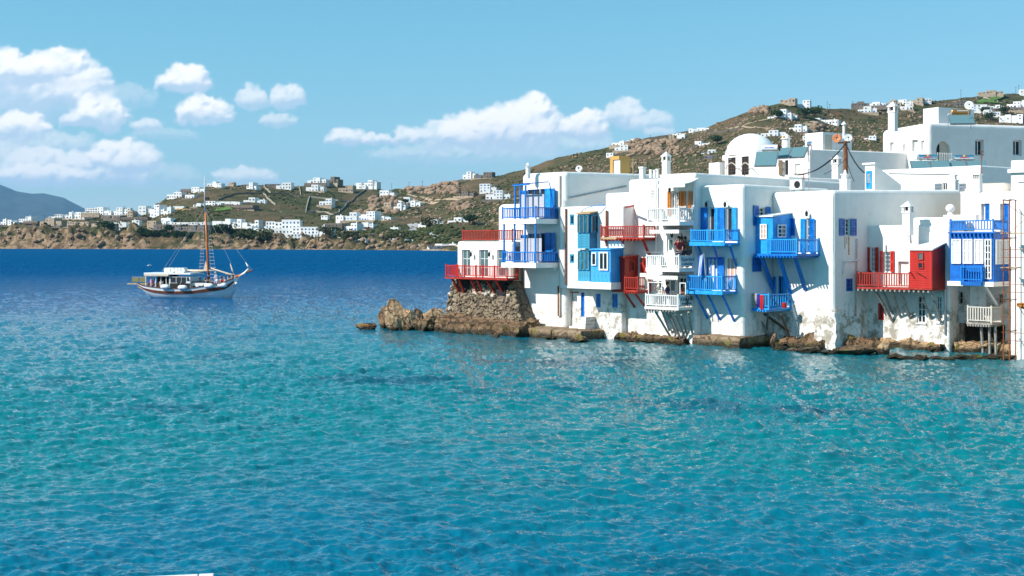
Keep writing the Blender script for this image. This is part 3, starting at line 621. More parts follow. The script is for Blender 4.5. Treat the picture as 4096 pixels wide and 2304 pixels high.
HL = [
 # low headland on the far left
 (z9,0,665,105,740,'w2','white house at the picture\'s left edge on the headland'),(z9,108,672,240,735,'w2','second white house in from the left edge, partly dark windows'),
 (z9,270,625,470,685,'w2','white flat house alone on the headland skyline, left'),
 (z9,315,690,570,745,'dg','dark low house with a brown pergola on the headland'),(z9,575,650,910,752,'s3','stone villa with big bluish windows above the left cliff'),
 (z9,310,755,525,795,'d','low dark bluish building cut into the left cliff top'),(z9,985,695,1320,770,'s4','long low stone house right of the stone villa above the cliff'),
 (z9,1330,695,1640,770,'s3','low stone house with dark openings next to the long low one'),
 (z9,1665,715,1850,815,'w','small pale blue-white house on the cliff slope with one big window'),(z9,1945,680,2045,752,'w','white cubic shed alone on the headland slope'),
 (z9,730,590,1000,645,'w3','low white house left of the long white terrace on the headland'),(z9,1040,560,1270,640,'w3','white house with square dark windows mid headland skyline'),
 (z9,1170,535,1360,600,'w2','white house standing just behind the square-windowed one'),(z9,1260,500,1460,560,'w','white block at the left end of the headland crest'),
 (z9,1430,490,1640,595,'w2','white house with dark awnings on the headland crest'),(z9,1645,495,1880,590,'w3','grey-white house right of the awning house on the crest'),
 (z9,1790,545,1960,660,'s2','tan stone house with a higher block below the crest'),(z9,1505,610,1780,700,'d2','dark stone house half buried below the crest'),
 (z9,1960,475,2230,610,'w3','cluster of stacked white cubes left of the mast, lower'),(z9,2200,460,2420,610,'w3','tallest white cube house in the cluster left of the mast'),
 (z9,2410,490,2520,600,'w2','white house at the right end of the cluster left of the mast'),
 (z9,1800,630,2150,690,'dg','long brown pergola house under the white cube cluster'),
 (z9,2370,645,2510,705,'w','small white chapel-like house above the tree line'),(z9,2160,690,2300,780,'s','tan stone house over the sea cliff trees'),
 (z9,2260,740,2440,795,'d','low dark house beside the tan stone house'),
 # centre hill
 (z10,250,340,465,415,'w2','white house at the left shoulder of the central hill'),(z10,450,290,610,345,'d','flat dark-roofed house on the left shoulder of the hill'),
 (z10,615,265,795,335,'w2','white house just left of the mast near the hilltop'),(z10,515,375,650,420,'b','small bluish house below the left shoulder'),
 (z10,845,185,970,245,'w2','grey-white house just right of the mast on the skyline'),(z10,945,210,1050,272,'w','white cube right of the mast on the skyline'),
 (z10,1155,190,1230,220,'s','tiny stone hut on the skyline right of the mast'),(z10,1420,200,1560,300,'w3','white stepped villa high on the centre hill'),
 (z10,1870,200,2065,275,'w2','long white house under the ridge between two stone walls'),(z10,1700,215,1860,245,'d','dark flat house left of the long white house'),
 (z10,2310,230,2540,315,'w3','white two storey house below the hilltop villas'),(z10,2330,125,2576,190,'w3','cream white villa on the hilltop skyline'),
 (z11,360,430,500,500,'d3','dark stone villa on the hilltop right of the cream one'),(z11,515,545,690,615,'s2','cream house with dark windows above the walled field'),
 (z11,740,510,860,570,'w2','low white house at the ridge corner, left one'),(z11,850,475,1005,545,'w3','white villa on the ridge corner, right one'),
 (z11,260,720,410,790,'b2','white house alone inside the walled field'),
 (z10,640,500,800,550,'w3','white villa left of the mast above the pergola'),(z10,825,470,1040,530,'w2','white villa right of the mast above the pergola'),
 (z10,1050,470,1320,530,'w4','row of white cubes above the brown pergola'),(z10,1390,420,1610,510,'w3','bluish white villa at the right end above the pergola'),
 (z10,1600,450,1690,515,'b','small blue-white annex at the far right above the pergola'),
 (z10,350,545,490,605,'w','cream house above the ochre wall'),(z10,355,580,555,612,'o','low ochre yellow building left of the mast'),
 (z10,880,535,1520,595,'dg','long brown pergola terrace across the middle of the hill'),
 # beside and right of the mast, above the trees
 (z10,330,760,820,812,'w4','long low white house left of the mast above the trees'),(z10,330,815,820,890,'d4','dark stone lower storey below the long white house'),
 (z10,920,765,1050,830,'w','white house with a wide dark opening right of the mast'),(z10,1050,735,1245,835,'w3','white shaded house right of the mast, second in the row'),
 (z10,1285,740,1425,850,'w2','tall white house, third in the row right of the mast'),(z10,1455,755,1600,850,'w2','white house, fourth in the row right of the mast'),
 (z10,1305,845,1585,935,'w3','lower white terrace house above the big trees'),
 (z11,470,940,570,985,'w','small white shed at the left of the blue-doored villa'),(z11,590,900,810,990,'b3','white villa with blue doors below the rocky knoll'),
 (z11,805,890,990,990,'b2','white house with blue shutters joined to the villa'),(z11,1000,945,1190,992,'w2','low white annex right of the blue-shuttered house'),
 (z11,280,935,360,965,'w','tiny white hut left of the blue-doored villa'),
 (z11,1060,610,1230,690,'w2','white house on top of the rocky knoll'),(z11,1300,700,1440,780,'b2','white house with blue windows right of the knoll'),
 (z11,1240,780,1380,865,'w3','white chapel-like house at the foot of the knoll'),(z11,1460,745,1580,815,'b2','white and blue house right of the knoll'),
 (z11,1105,770,1195,850,'s','tan tower-like stone house on the knoll slope'),
 (z11,265,1125,425,1225,'b2','white house with blue openings right of the big hotel'),(z11,325,1045,545,1130,'dg','house under a wide dark pergola above the blue-opening house'),
 (z11,585,1045,755,1130,'b2','blue and white two storey villa right of the pergola house'),
 (z11,1090,1145,1305,1200,'w3','white house above the parked cars by the beach'),(z11,1100,1245,1355,1310,'w3','white beach house with blue-grey upper floor'),
 (z11,970,1300,1220,1375,'w4g','beach restaurant with a white pergola at the waterline'),(z11,660,1255,860,1310,'w2','low white wall-like house left of the beach'),
 (z11,1650,990,1880,1085,'b3','blue shuttered white villa above the scrub, left one'),(z11,1560,1050,1650,1110,'b','white garage with blue doors beside the villa'),
 (z11,1955,970,2200,1060,'w3','white villa above the scrub, right one'),
 (z11,1400,1310,1680,1375,'w4','long low white beach bar, left one'),(z11,1690,1315,2060,1372,'w4g','long white beach pavilion beside the red terrace house'),
 (z11,2150,365,2300,450,'w3','white villa on the rocky shoulder right of the saddle'),(z11,2300,370,2520,440,'d2','dark low villa right of the shoulder villa'),
 (z11,2070,625,2280,680,'d3','dark blue-shaded stone house among the shoulder boulders'),
 (z1,330,190,440,245,'b2','blue-shaded white house left of the blue balcony house'),(z1,380,240,540,300,'w3','white house just left of the blue pergola posts'),
 (z10,90,765,310,815,'w3','low white house left of the long low one above the cliff trees'),(z10,1600,850,1750,945,'w2','white annex at the left end of the hotel'),
 (z10,2500,845,2576,1010,'w2','tall white house just right of the hotel'),(z9,1010,560,1060,640,'w','narrow white house beside the square-windowed one'),
 (z9,1880,500,1965,600,'w2','white house between the crest and the cube cluster'),(z11,1190,1095,1290,1140,'w','small white house above the beach road'),
 (z11,1320,1255,1480,1310,'w2','white house right of the blue-grey beach house'),(z11,820,1030,960,1080,'w2','white house above the hillside track'),
 # right hill
 (z14,180,610,340,660,'w2','white house low on the ridge behind the ochre block'),(z14,400,575,560,620,'w3','white house at the saddle left of the boulder crest'),
 (z14,225,665,390,735,'b2','shaded white house below the ridge, left of the boulder crest'),(z14,95,775,185,808,'w','small white house beside the ochre block'),
 (z14,1305,415,1560,460,'w5','row of white houses along the skyline left of the summit'),(z14,1000,515,1070,575,'s','small stone hut on the ridge above the boulders'),
 (z14,1060,490,1290,520,'w4','long white house below the skyline row'),(z14,1120,515,1220,570,'w','small white house right of the ridge stone hut'),
 (z14,1390,610,1580,700,'b2','white house with grey windows mid slope left of the dome'),(z14,1285,660,1400,735,'d2','dark terrace house next to the mid slope white house'),
 (z14,1490,735,1740,830,'w3','white villa with blue-grey windows close left of the dome'),(z14,1400,815,1780,900,'d3','stone terrace house below the white villa left of the dome'),
 (z6,1000,205,1160,243,'s2','pale stone house on the summit'),(z6,1190,235,1340,325,'w2','white house just right of the summit'),
 (z6,940,345,1110,460,'b3','big white villa with blue doors under the summit'),(z6,840,405,940,455,'b2','low blue-doored annex left of the summit villa'),
 (z6,1110,415,1190,460,'w','small annex right of the summit villa'),
 (z6,1425,445,1680,515,'w4','long white house on the slope right of the summit villa'),(z6,1115,530,1300,610,'w3','white villa above and right of the dome'),
 (z6,775,600,1030,668,'w3','white house showing over the right side of the dome'),(z6,1280,670,1420,735,'w2','small white house right of the solar panels'),
 (z6,1430,720,1510,790,'w','white house squeezed left of the rooftop hut'),(z6,2035,670,2158,735,'b2','shaded white house right of the leaning pole'),
 (z7,40,245,220,290,'d3','dark house on the skyline right of the summit'),(z7,220,250,420,288,'w3','white house on the skyline beside the dark one'),
 (z7,120,305,310,375,'w3','white stepped house left of the tall chimney tower'),(z7,455,225,610,290,'s3','sandy house on the crest right of the tall chimney tower'),
 (z7,615,220,760,275,'w2','white house on the crest above the purple scrub'),(z7,740,200,880,270,'s2','pink-beige house on the crest'),(z7,880,210,990,265,'w','white house at the right of the crest group'),
 (z7,645,270,760,335,'w2','white two-block house below the crest group'),(z7,1165,235,1410,290,'d2','unfinished dark concrete house on the crest'),
 (z7,1610,105,1860,140,'s3','long pink-beige house on the top right skyline'),(z7,2120,90,2260,130,'w','white house at the right edge of the skyline'),
 (z7,1530,285,1660,365,'b2','shaded white house at the left of the right-edge village'),(z7,1640,280,1760,330,'w2','white house in the upper row of the right-edge village'),
 (z7,1680,345,1835,400,'b2','blue-grey windowed white house in the right-edge village'),(z7,1760,285,1880,325,'w3','white stepped house in the upper row of the right-edge village'),
 (z7,1960,245,2150,310,'w3','white villa highest in the right-edge village'),(z7,1980,310,2110,350,'d2','shaded house below the highest village villa'),
 (z7,2060,225,2200,262,'w2','white house above and right in the right-edge village'),(z7,1870,405,2100,465,'b4','white house lowest in the right-edge village'),(z7,2100,400,2250,470,'d2','dark shaded house at the right edge of the village')]
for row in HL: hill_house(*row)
# the stepped white hotel
def hotel():
    ua, va = z10(1620, 735); ub, vb = z10(2475, 1035); p = hill_point((ua + ub) / 2, vb - 2); D = p.y; k = D / FPX
    e = empty('stepped_hotel', (p.x, p.y, CAMH + (VH - vb) * k), R(-6), 'large stepped white hotel with rows of dark windows by the shore trees', 'hotel')
    u0 = (ua + ub) / 2; mb = MB(); wins = []
    for zx0, zy0, zx1, zy1, yo in ((1620,760,1760,860,14),(1765,770,1880,880,13),(1875,735,2150,860,12),(1640,860,1760,950,9),(1750,865,2070,1000,7),(2070,850,2300,1000,5),(2200,845,2475,945,3),(2020,945,2475,1035,0)):
        a_, t_ = z10(zx0, zy0); b_, q_ = z10(zx1, zy1); xa, xb = (a_ - u0) * k, (b_ - u0) * k; zt = (vb - t_) * k; zb = (vb - q_) * k
        mb.box(xa, xb, yo, yo + 9, -3, zt); mb.box(xa - .003, xb + .003, yo - .02, yo + .25, zt, zt + .5)
        fl = max(1, round((zt - zb) / 3.3)); nw = max(2, int((xb - xa) / 2.7))
        for f in range(fl):
            for q in range(nw): wins.append((xa + (q + .5) * (xb - xa) / nw, yo - .01, zb + f * (zt - zb) / fl + .7))
    mb.build('wall', HW, e)
    for x, y, z in wins[:150]: far_window(e, x, y, z, random.choice((1.0, 1.25, 1.6)), random.choice((1.3, 1.6)), HBL if random.random() < .15 else HGL)
    MB().box(5.6, 6.4, 14, 14.8, 8, 14.6).build('chimney', HW, e)
hotel()
# ---- trees
LEAFD, t, b = newmat('dark_tree_leaves'); geo = t.node('ShaderNodeNewGeometry')
t.put(b.inputs['Base Color'], t.mixc(geo.outputs['Random Per Island'], (.018, .045, .018), (.052, .088, .026))); b.inputs['Roughness'].default_value = .9; b.inputs['Specular IOR Level'].default_value = .15
LEAFO, t, b = newmat('olive_tree_leaves'); geo = t.node('ShaderNodeNewGeometry')
t.put(b.inputs['Base Color'], t.mixc(geo.outputs['Random Per Island'], (.050, .060, .022), (.115, .110, .045))); b.inputs['Roughness'].default_value = .9; b.inputs['Specular IOR Level'].default_value = .15
BARK = plain('bark', (.10, .07, .045), .95, var=.3)
def crown_mesh(seed, mat):
    g = np.random.default_rng(seed); lob = g.normal(size=(7, 3)) * (.30, .30, .16); V = []; F = []
    for k in range(330):
        c = lob[g.integers(7)]; d = g.normal(size=3); d /= np.linalg.norm(d); p = c + d * (.40 + .10 * g.uniform()) * (1, 1, .72); p[2] = max(p[2], -.30)
        n = g.normal(size=3); n /= np.linalg.norm(n); a = np.cross(n, g.normal(size=3)); a /= np.linalg.norm(a); b_ = np.cross(n, a); s = g.uniform(.07, .14); i = len(V)
        V += [p + a * s, p + b_ * s * .8, p - a * s, p - b_ * s * .8]; F.append((i, i+1, i+2, i+3))
    me = np_mesh('crown', np.array(V), np.array(F)); me.materials.append(mat); return me
def trunk_mesh():
    mb = MB(); mb.tube([(0, 0, -.9), (.02, 0, -.55), (-.03, .02, -.1)], [.07, .055, .03], 6)
    for a in (0, 2.1, 4.2): mb.tube([(0, 0, -.5), (.18*math.cos(a), .18*math.sin(a), -.2), (.3*math.cos(a), .3*math.sin(a), .05)], [.04, .03, .015], 5)
    me = mb.mesh('trunk'); me.materials.append(BARK); return me
CRN = [crown_mesh(s, LEAFD) for s in (1, 2, 3)] + [crown_mesh(s, LEAFO) for s in (4, 5)]; TRK = trunk_mesh()
def tree(u, v, size, k, label, group):
    p = hill_point(u, v); e = empty('shore_tree', (p.x, p.y, p.z), random.uniform(0, 6), label, 'tree', group)
    for nm, me in (('crown', CRN[k]), ('trunk', TRK)):
        o = bpy.data.objects.new(nm, me); COL.objects.link(o); o.parent = e; o.location = (0, 0, size * .62); o.scale = (size, size, size * .8)
TG1 = 'dark trees along the sea cliff left of the mast'; TG2 = 'dark trees below the hotel right of the mast'; TG3 = 'olive trees dotted by the shore'
ORD = ['first', 'second', 'third', 'fourth', 'fifth', 'sixth', 'seventh', 'eighth', 'ninth', 'tenth', 'eleventh', 'twelfth', 'thirteenth', 'fourteenth', 'fifteenth', 'sixteenth', 'seventeenth', 'eighteenth', 'nineteenth', 'twentieth', 'twenty-first', 'twenty-second', 'twenty-third', 'twenty-fourth', 'twenty-fifth', 'twenty-sixth']
for k in range(20):
    u, v = z9(2070 + k * 42, 880 + random.uniform(-12, 12) + k * 2.5); tree(u, v, random.uniform(5, 6.8), random.randrange(3), '%s dark tree from the left in the cliff-top row left of the mast' % ORD[k], TG1)
for k in range(26):
    q = k / 25; x = 920 + q * 800; y = 930 + q * 100 + random.uniform(-28, 42); u, v = z10(x, y)
    tree(u, v, random.uniform(5.8, 8.2), random.randrange(3), '%s dark tree from the left in the grove between mast and hotel' % ORD[k], TG2)
for zm, x, y, s, k, lab in ((z10, 1330, 1040, 9, 3, 'olive tree below the grove, left one'), (z10, 1520, 1040, 8, 4, 'olive tree below the grove, middle one'), (z10, 1690, 1040, 12, 3, 'big olive tree at the hotel\'s left foot'),
      (z11, 370, 1230, 6, 3, 'bush-like tree before the blue-opening house'), (z11, 470, 1200, 8, 0, 'dark tree right of the blue-opening house'), (z11, 620, 1330, 11, 4, 'big grey-green tree near the beach road'),
      (z11, 335, 1270, 8, 4, 'grey-green tree at the hotel\'s right foot'), (z11, 1160, 1360, 7, 4, 'tree before the beach restaurant'), (z11, 1420, 1375, 5, 0, 'small dark tree by the beach bar'),
      (z11, 1060, 890, 5, 0, 'dark tree under the rocky knoll'), (z11, 1395, 790, 6, 0, 'dark tree between the blue and white houses'), (z11, 1300, 1330, 7, 3, 'olive tree behind the beach restaurant'),
      (z9, 1530, 790, 9, 0, 'dark bush tree left of the small pale cliff house'), (z9, 1590, 795, 8, 1, 'dark bush tree touching the small pale cliff house'), (z9, 1870, 800, 6, 2, 'dark bush right of the small pale cliff house'),
      (z14, 1700, 690, 9, 0, 'dark tree right of the mid slope white house'), (z6, 1420, 430, 10, 1, 'dark tree left of the long slope house'), (z6, 1300, 470, 11, 0, 'dark tree right of the summit villa'), (z6, 960, 470, 9, 1, 'dark tree before the summit villa'),
      (z7, 1660, 370, 8, 0, 'dark tree in the right-edge village'), (z7, 1900, 370, 8, 1, 'dark tree in the middle of the right-edge village'), (z7, 1730, 430, 9, 2, 'dark tree under the right-edge village'), (z11, 2230, 1060, 9, 0, 'dark tree right of the scrub villas'), (z11, 1680, 1120, 9, 3, 'olive tree in front of the left scrub villa')):
    u, v = zm(x, y); tree(u, v, s, k, lab, TG3)
# ---- power poles on the skyline
POLEM = plain('pole_wood', (.06, .05, .045), .9)
for zm, x, y, h, lab in ((z11, 1207, 548, 40, 'power pole on the saddle skyline, left one'), (z11, 1438, 548, 60, 'power pole on the saddle skyline, middle one'), (z11, 1615, 530, 55, 'power pole on the saddle skyline, right one'),
      (z6, 1570, 310, 75, 'power pole on the skyline right of the summit'), (z6, 1600, 308, 40, 'shorter pole right of the summit pole'), (z6, 1885, 280, 50, 'pole left of the dark skyline house'), (z7, 1368, 170, 80, 'power pole by the green fields, left'),
      (z7, 2045, 112, 55, 'power pole above the green fields, second from right'), (z7, 2082, 108, 78, 'tall power pole at the top right'), (z7, 1975, 215, 60, 'pole standing in the green field'), (z14, 730, 555, 45, 'thin pole on the ridge above the boulder crest'),
      (z9, 655, 650, 60, 'pole on the headland left of the low white house'), (z9, 1835, 500, 45, 'pole on the headland crest'), (z9, 2478, 640, 100, 'pole below the white cube cluster')):
    u, v = zm(x, y); p = hill_point(u, v); hh = (zm(x, y)[1] - zm(x, y - h)[1]) * p.y / FPX; base = CAMH + (VH - v) * p.y / FPX
    e = empty('power_pole', (p.x, p.y, base), 0, lab, 'pole', 'power poles on the hill')
    MB().tube([(0, 0, -2), (0, 0, hh)], [.22, .15], 5).build('shaft', POLEM, e); MB().box(-1.1, 1.1, -.12, .12, hh * .9, hh * .9 + .25).build('crossarm', POLEM, e)
# ---- cars parked over the beach
CARC = [plain('car_paint_%d' % i, c, .25, .2, var=.02) for i, c in enumerate(((.7, .7, .72), (.35, .37, .4), (.05, .06, .08), (.45, .03, .03), (.6, .62, .66)))]
for k, (x, y, c, lab) in enumerate(((850, 1262, 4, 'silver car, leftmost in the row above the beach'), (900, 1262, 0, 'white car, second in the row above the beach'), (955, 1264, 2, 'dark car in the row above the beach'), (1005, 1262, 1, 'grey car, rightmost in the row above the beach'),
      (860, 1138, 0, 'white car by the hillside track, left'), (905, 1138, 3, 'red car by the hillside track'), (945, 1135, 4, 'silver car by the hillside track, right'))):
    u, v = z11(x, y); p = hill_point(u, v); e = empty('parked_car', (p.x, p.y - 2, p.z + .4), R(random.uniform(-12, 12)), lab, 'car', 'cars parked by the beach')
    MB().prism([(-2.1, .3), (2.1, .3), (2.1, .8), (1.2, .95), (.6, 1.5), (-1.3, 1.5), (-2.0, .95)], -.85, .85).build('body', CARC[c], e)
    MB().box(-1.2, .75, -.87, .87, .98, 1.36).build('window', HGL, e)
    for sx in (-1.3, 1.3): MB().tube([(sx, -.9, .35), (sx, .9, .35)], .35, 10).build('wheel', BLACK, e)
# ------------------------------------------------------------------ waterfront houses: tools
UNIT = {}
def unit_box(mat):
    if mat.name not in UNIT:
        me = MB().box(-.5, .5, -.5, .5, 0, 1).mesh('unit'); me.materials.append(mat); UNIT[mat.name] = me
    return UNIT[mat.name]
def piece(name, mat, parent, cx, cy, z0, sx, sy, sz, rz=0.0):
    o = bpy.data.objects.new(name, unit_box(mat)); COL.objects.link(o); o.parent = parent
    o.location = (cx, cy, z0); o.scale = (sx, sy, sz); o.rotation_euler = (0, 0, rz); return o
class House:
    def __init__(h, name, label, P, a, cat='house', group='white houses along the waterfront'):
        h.a = R(a); h.t = Vector((math.cos(h.a), -math.sin(h.a))); h.s = Vector((math.sin(h.a), math.cos(h.a))); h.P = Vector((P[0], P[1]))
        h.e = empty(name, (P[0], P[1], 0), -h.a, label, cat, group); h.hF = []; h.hS = []
    def F(h, px, d=0.0):
        r = ray(*px); r2 = Vector((r.x, r.y)); k = (h.P.dot(h.s) - d) / r2.dot(h.s); return k * r2.dot(h.t) - h.P.dot(h.t), CAMH + k * r.z
    def S(h, px, d=0.0):
        r = ray(*px); r2 = Vector((r.x, r.y)); k = (h.P.dot(h.t) + d) / r2.dot(h.t); return k * r2.dot(h.s) - h.P.dot(h.s), CAMH + k * r.z
    def FR(h, zm, x0, y0, x1, y1, d=0.0):
        ym, xm = (y0 + y1) / 2, (x0 + x1) / 2
        return h.F(zm(x0, ym), d)[0], h.F(zm(x1, ym), d)[0], h.F(zm(xm, y1), d)[1], h.F(zm(xm, y0), d)[1]
    def SR(h, zm, x0, y0, x1, y1, d=0.0):
        ym, xm = (y0 + y1) / 2, (x0 + x1) / 2
        return h.S(zm(x0, ym), d)[0], h.S(zm(x1, ym), d)[0], h.S(zm(xm, y1), d)[1], h.S(zm(xm, y0), d)[1]
    def chain(h, u, sb):
        b = h.P + h.s * sb; k = (u - 512) / FPX; w = (k * b.y - b.x) / (h.t.x - k * h.t.y); return b + h.t * w
    def zF(h, zm, x, y, d=0.0): return h.F(zm(x, y), d)[1]
    def xF(h, zm, x, y=700, d=0.0): return h.F(zm(x, y), d)[0]
    def world(h, x, y, z): p = h.P + h.t * x + h.s * y; return Vector((p.x, p.y, z))
def chain_from(P, a, u, sb):
    a = R(a); t = Vector((math.cos(a), -math.sin(a))); s = Vector((math.sin(a), math.cos(a))); b = Vector(P) + s * sb
    k = (u - 512) / FPX; w = (k * b.y - b.x) / (t.x - k * t.y); return b + t * w

def shell(h, x0, x1, y0, y1, z0, z1, mat=None, r=.16, hF=(), hS=(), name='wall', par=.35, sx=0.0, sy=0.0, rev=.2, seg=4):
    """rounded lime-washed block with cut window openings and a sunk flat roof"""
    mb = MB(); cs = [((x1 - r, y0 + r), -90), ((x1 - r, y1 - r), 0), ((x0 + r, y1 - r), 90), ((x0 + r, y0 + r), 180)]; n = (seg + 1) * 4
    inw = [(-1, 1), (-1, -1), (1, -1), (1, 1)]
    def tz(x, y, z): return z + (sx * (x - x1) + sy * (y - y0) if z > z1 - r - .02 - par else 0)
    def ring(z, k):
        out = []
        for ci, ((cx, cy), a0) in enumerate(cs):
            for j in range(seg + 1):
                a = R(a0 + 90 * j / seg)
                if k <= r: p = (cx + (r - k) * math.cos(a), cy + (r - k) * math.sin(a))
                else: p = (cx + inw[ci][0] * (k - r), cy + inw[ci][1] * (k - r))
                out.append((p[0], p[1], tz(p[0], p[1], z)))
        return out
    prof = [(z0, 0), (z1 - r, 0)] + [(z1 - r + r * math.sin(R(q)), r * (1 - math.cos(R(q)))) for q in (22, 45, 68, 90)] + [(z1, r + .1), (z1 - par, r + .1)]
    rings = [ring(*p) for p in prof]; base = len(mb.v)
    for q in rings: mb.v += q
    for i in range(len(rings) - 1):
        for k in range(n):
            if i == 0 and ((k == n - 1 and hF) or (k == seg and hS)): continue
            mb.f.append((i*n + k, i*n + (k+1) % n, (i+1)*n + (k+1) % n, (i+1)*n + k))
    mb.f.append(tuple(range((len(rings)-1)*n, len(rings)*n)))
    def grid(lo, hi, zlo, zhi, holes, mp):
        hs = []
        for a, b, c, d in holes:
            a, b, c, d = max(a, lo + .02), min(b, hi - .02), max(c, zlo + .02), min(d, zhi - .02)
            if b - a > .05 and d - c > .05: hs.append((a, b, c, d))
        xs = sorted({lo, hi, *[q for w in hs for q in w[:2]]}); zs = sorted({zlo, zhi, *[q for w in hs for q in w[2:]]})
        for i in range(len(xs) - 1):
            for j in range(len(zs) - 1):
                cx, cz = (xs[i] + xs[i+1]) / 2, (zs[j] + zs[j+1]) / 2
                if any(a < cx < b and c < cz < d for a, b, c, d in hs): continue
                mb.add([mp(xs[i], 0, zs[j]), mp(xs[i+1], 0, zs[j]), mp(xs[i+1], 0, zs[j+1]), mp(xs[i], 0, zs[j+1])], [(0, 1, 2, 3)])
        for a, b, c, d in hs:
            for (p0, q0), (p1, q1) in (((a, c), (b, c)), ((b, c), (b, d)), ((b, d), (a, d)), ((a, d), (a, c))):
                mb.add([mp(p0, 0, q0), mp(p1, 0, q1), mp(p1, rev, q1), mp(p0, rev, q0)], [(0, 1, 2, 3)])
    if hF: grid(x0 + r, x1 - r, z0, z1 - r + (sx * (x0 - x1) / 2 if False else 0), hF, lambda p, q, z: (p, y0 + q, z + (sx * (p - x1) if abs(z - (z1 - r)) < 1e-6 else 0)))
    if hS: grid(y0 + r, y1 - r, z0, z1 - r, hS, lambda p, q, z: (x1 - q, p, z + (sy * (p - y0) if abs(z - (z1 - r)) < 1e-6 else 0)))
    me = bpy.data.meshes.new(name); me.from_pydata(mb.v, [], mb.f); me.update()
    return link_mesh(name, me, mat or WHITE, h.e)

class PM(MB):
    """mesh builder in wall coordinates: p along the wall, q outwards, z up"""
    def __init__(s, plane='F', off=0.0): super().__init__(); s.plane = plane; s.off = off
    def add(s, vs, fs):
        o = s.off
        if s.plane == 'F': vs = [(v[0], -v[1] - o, v[2]) for v in vs]
        else: vs = [(v[1] + o, v[0], v[2]) for v in vs]
        return super().add(vs, fs)
def window(h, plane, rc, frame=None, glass=None, nx=2, nz=3, fw=.06, recess=.12, hole=True, off=0.0, parent=None, sill=False):
    p0, p1, za, zb = rc
    if hole: (h.hF if plane == 'F' else h.hS).append(rc)
    q0, q1 = -recess - .03, -recess + .03; f = PM(plane, off)
    f.box(p0, p1, q0, q1, za, za + fw); f.box(p0, p1, q0, q1, zb - fw, zb); f.box(p0, p0 + fw, q0, q1, za + fw, zb - fw); f.box(p1 - fw, p1, q0, q1, za + fw, zb - fw)
    for k in range(1, nx): x = p0 + (p1 - p0) * k / nx; f.box(x - fw*.4, x + fw*.4, q0 + .008, q1 - .008, za + fw, zb - fw)
    for k in range(1, nz): z = za + (zb - za) * k / nz; f.box(p0 + fw, p1 - fw, q0 + .012, q1 - .012, z - fw*.3, z + fw*.3)
    if sill: f.box(p0 - .06, p1 + .06, -recess, .07, za - .07, za - .004)
    o = f.build('window' if parent is None else 'window_frame', frame or WPAINT, parent or h.e)
    PM(plane, off).box(p0 + .01, p1 - .01, q0 - .02, q0 + .024, za + .01, zb - .01).build('pane', glass or GLASS, o if parent is None else parent)
    return o
def shutter(h, plane, p0, p1, za, zb, mat, q=.02, swing=0.0, hinge=0, parent=None, name='shutter', panels=False):
    """louvred leaf; swing in degrees away from the wall about one edge"""
    w = abs(p1 - p0); hp = p0 if hinge == 0 else p1; sg = 1 if hinge == 0 else -1; c, s_ = math.cos(R(swing)), math.sin(R(swing)); m = MB()
    m.box(0, .07, 0, .045, za, zb); m.box(w - .07, w, 0, .045, za, zb); m.box(.07, w - .07, 0, .045, za, za + .09); m.box(.07, w - .07, 0, .045, zb - .09, zb); m.box(.07, w - .07, .003, .042, (za+zb)/2 - .05, (za+zb)/2 + .05)
    if panels: m.box(.07, w - .07, .012, .03, za + .09, zb - .09)
    else:
        z = za + .10
        while z < zb - .14: m.hexa([(.07, .006, z), (w-.07, .006, z), (w-.07, .018, z), (.07, .018, z), (.07, .028, z + .075), (w-.07, .028, z + .075), (w-.07, .04, z + .075), (.07, .04, z + .075)]); z += .085
    v = []
    for x, y, z in m.v:
        pp = hp + sg * (x * c - y * s_ * 0) - sg * 0; pp = hp + sg * (x * c - y * s_); qq = q + x * s_ + y * c
        v.append((pp, -qq, z) if plane == 'F' else (qq, pp, z))
    mb = MB(); mb.v = v; mb.f = m.f; return mb.build(name, mat, parent or h.e)
def railing(par, pts, zf, hr, mat, sp=.15, bw=.032, post=.075, low=.09, first=True, rail_w=.07):
    """posts, two rails and single balusters along a polyline of (x, y)"""
    for i, (a, b) in enumerate(zip(pts[:-1], pts[1:])):
        a, b = Vector(a), Vector(b); L = (b - a).length; ang = math.atan2((b - a).y, (b - a).x); c = (a + b) / 2
        piece('rail', mat, par, c.x, c.y, zf + hr - .06, L, rail_w, .06, ang); piece('rail', mat, par, c.x, c.y, zf + low, L - .01, rail_w * .7, .05, ang)
        n = max(2, int(L / sp))
        for k in range(1, n):
            p = a + (b - a) * k / n; piece('baluster', mat, par, p.x, p.y, zf + low + .05, bw, bw, hr - low - .11 + .002, ang)
    for p in pts: piece('post', mat, par, p[0], p[1], zf, post, post, hr + .07)
def balcony(h, p0, p1, d, zf, hr, mat, slab=None, slab_t=.10, left=True, right=True, sp=.15, struts=(), smat=None, sw=.09, joists=0, overhang=.06, posts=(), bw=.032):
    o = PM('F').box(p0 - overhang, p1 + overhang, -.02 if False else .002, d + overhang, zf - slab_t, zf).build('balcony', slab or mat, h.e)
    pts = [(p0, -d), (p1, -d)]
    if left: pts = [(p0, -.06)] + pts
    if right: pts = pts + [(p1, -.06)]
    railing(o, pts, zf, hr, mat, sp, bw)
    for x in posts: piece('post', mat, o, x, -d, zf, .07, .07, hr + .05)
    for (xa, xb, drop) in struts:
        MB().bar((xa, -d + .08, zf - slab_t - .01), (xb, -.01, zf - slab_t - drop), sw, sw).build('strut', smat or mat, o)
    if joists:
        for k in range(joists): x = p0 + (p1 - p0) * (k + .5) / joists; piece('joist', smat or mat, o, x, -d / 2 - .06, zf - slab_t - .10, .08, d + .22, .095)
    return o
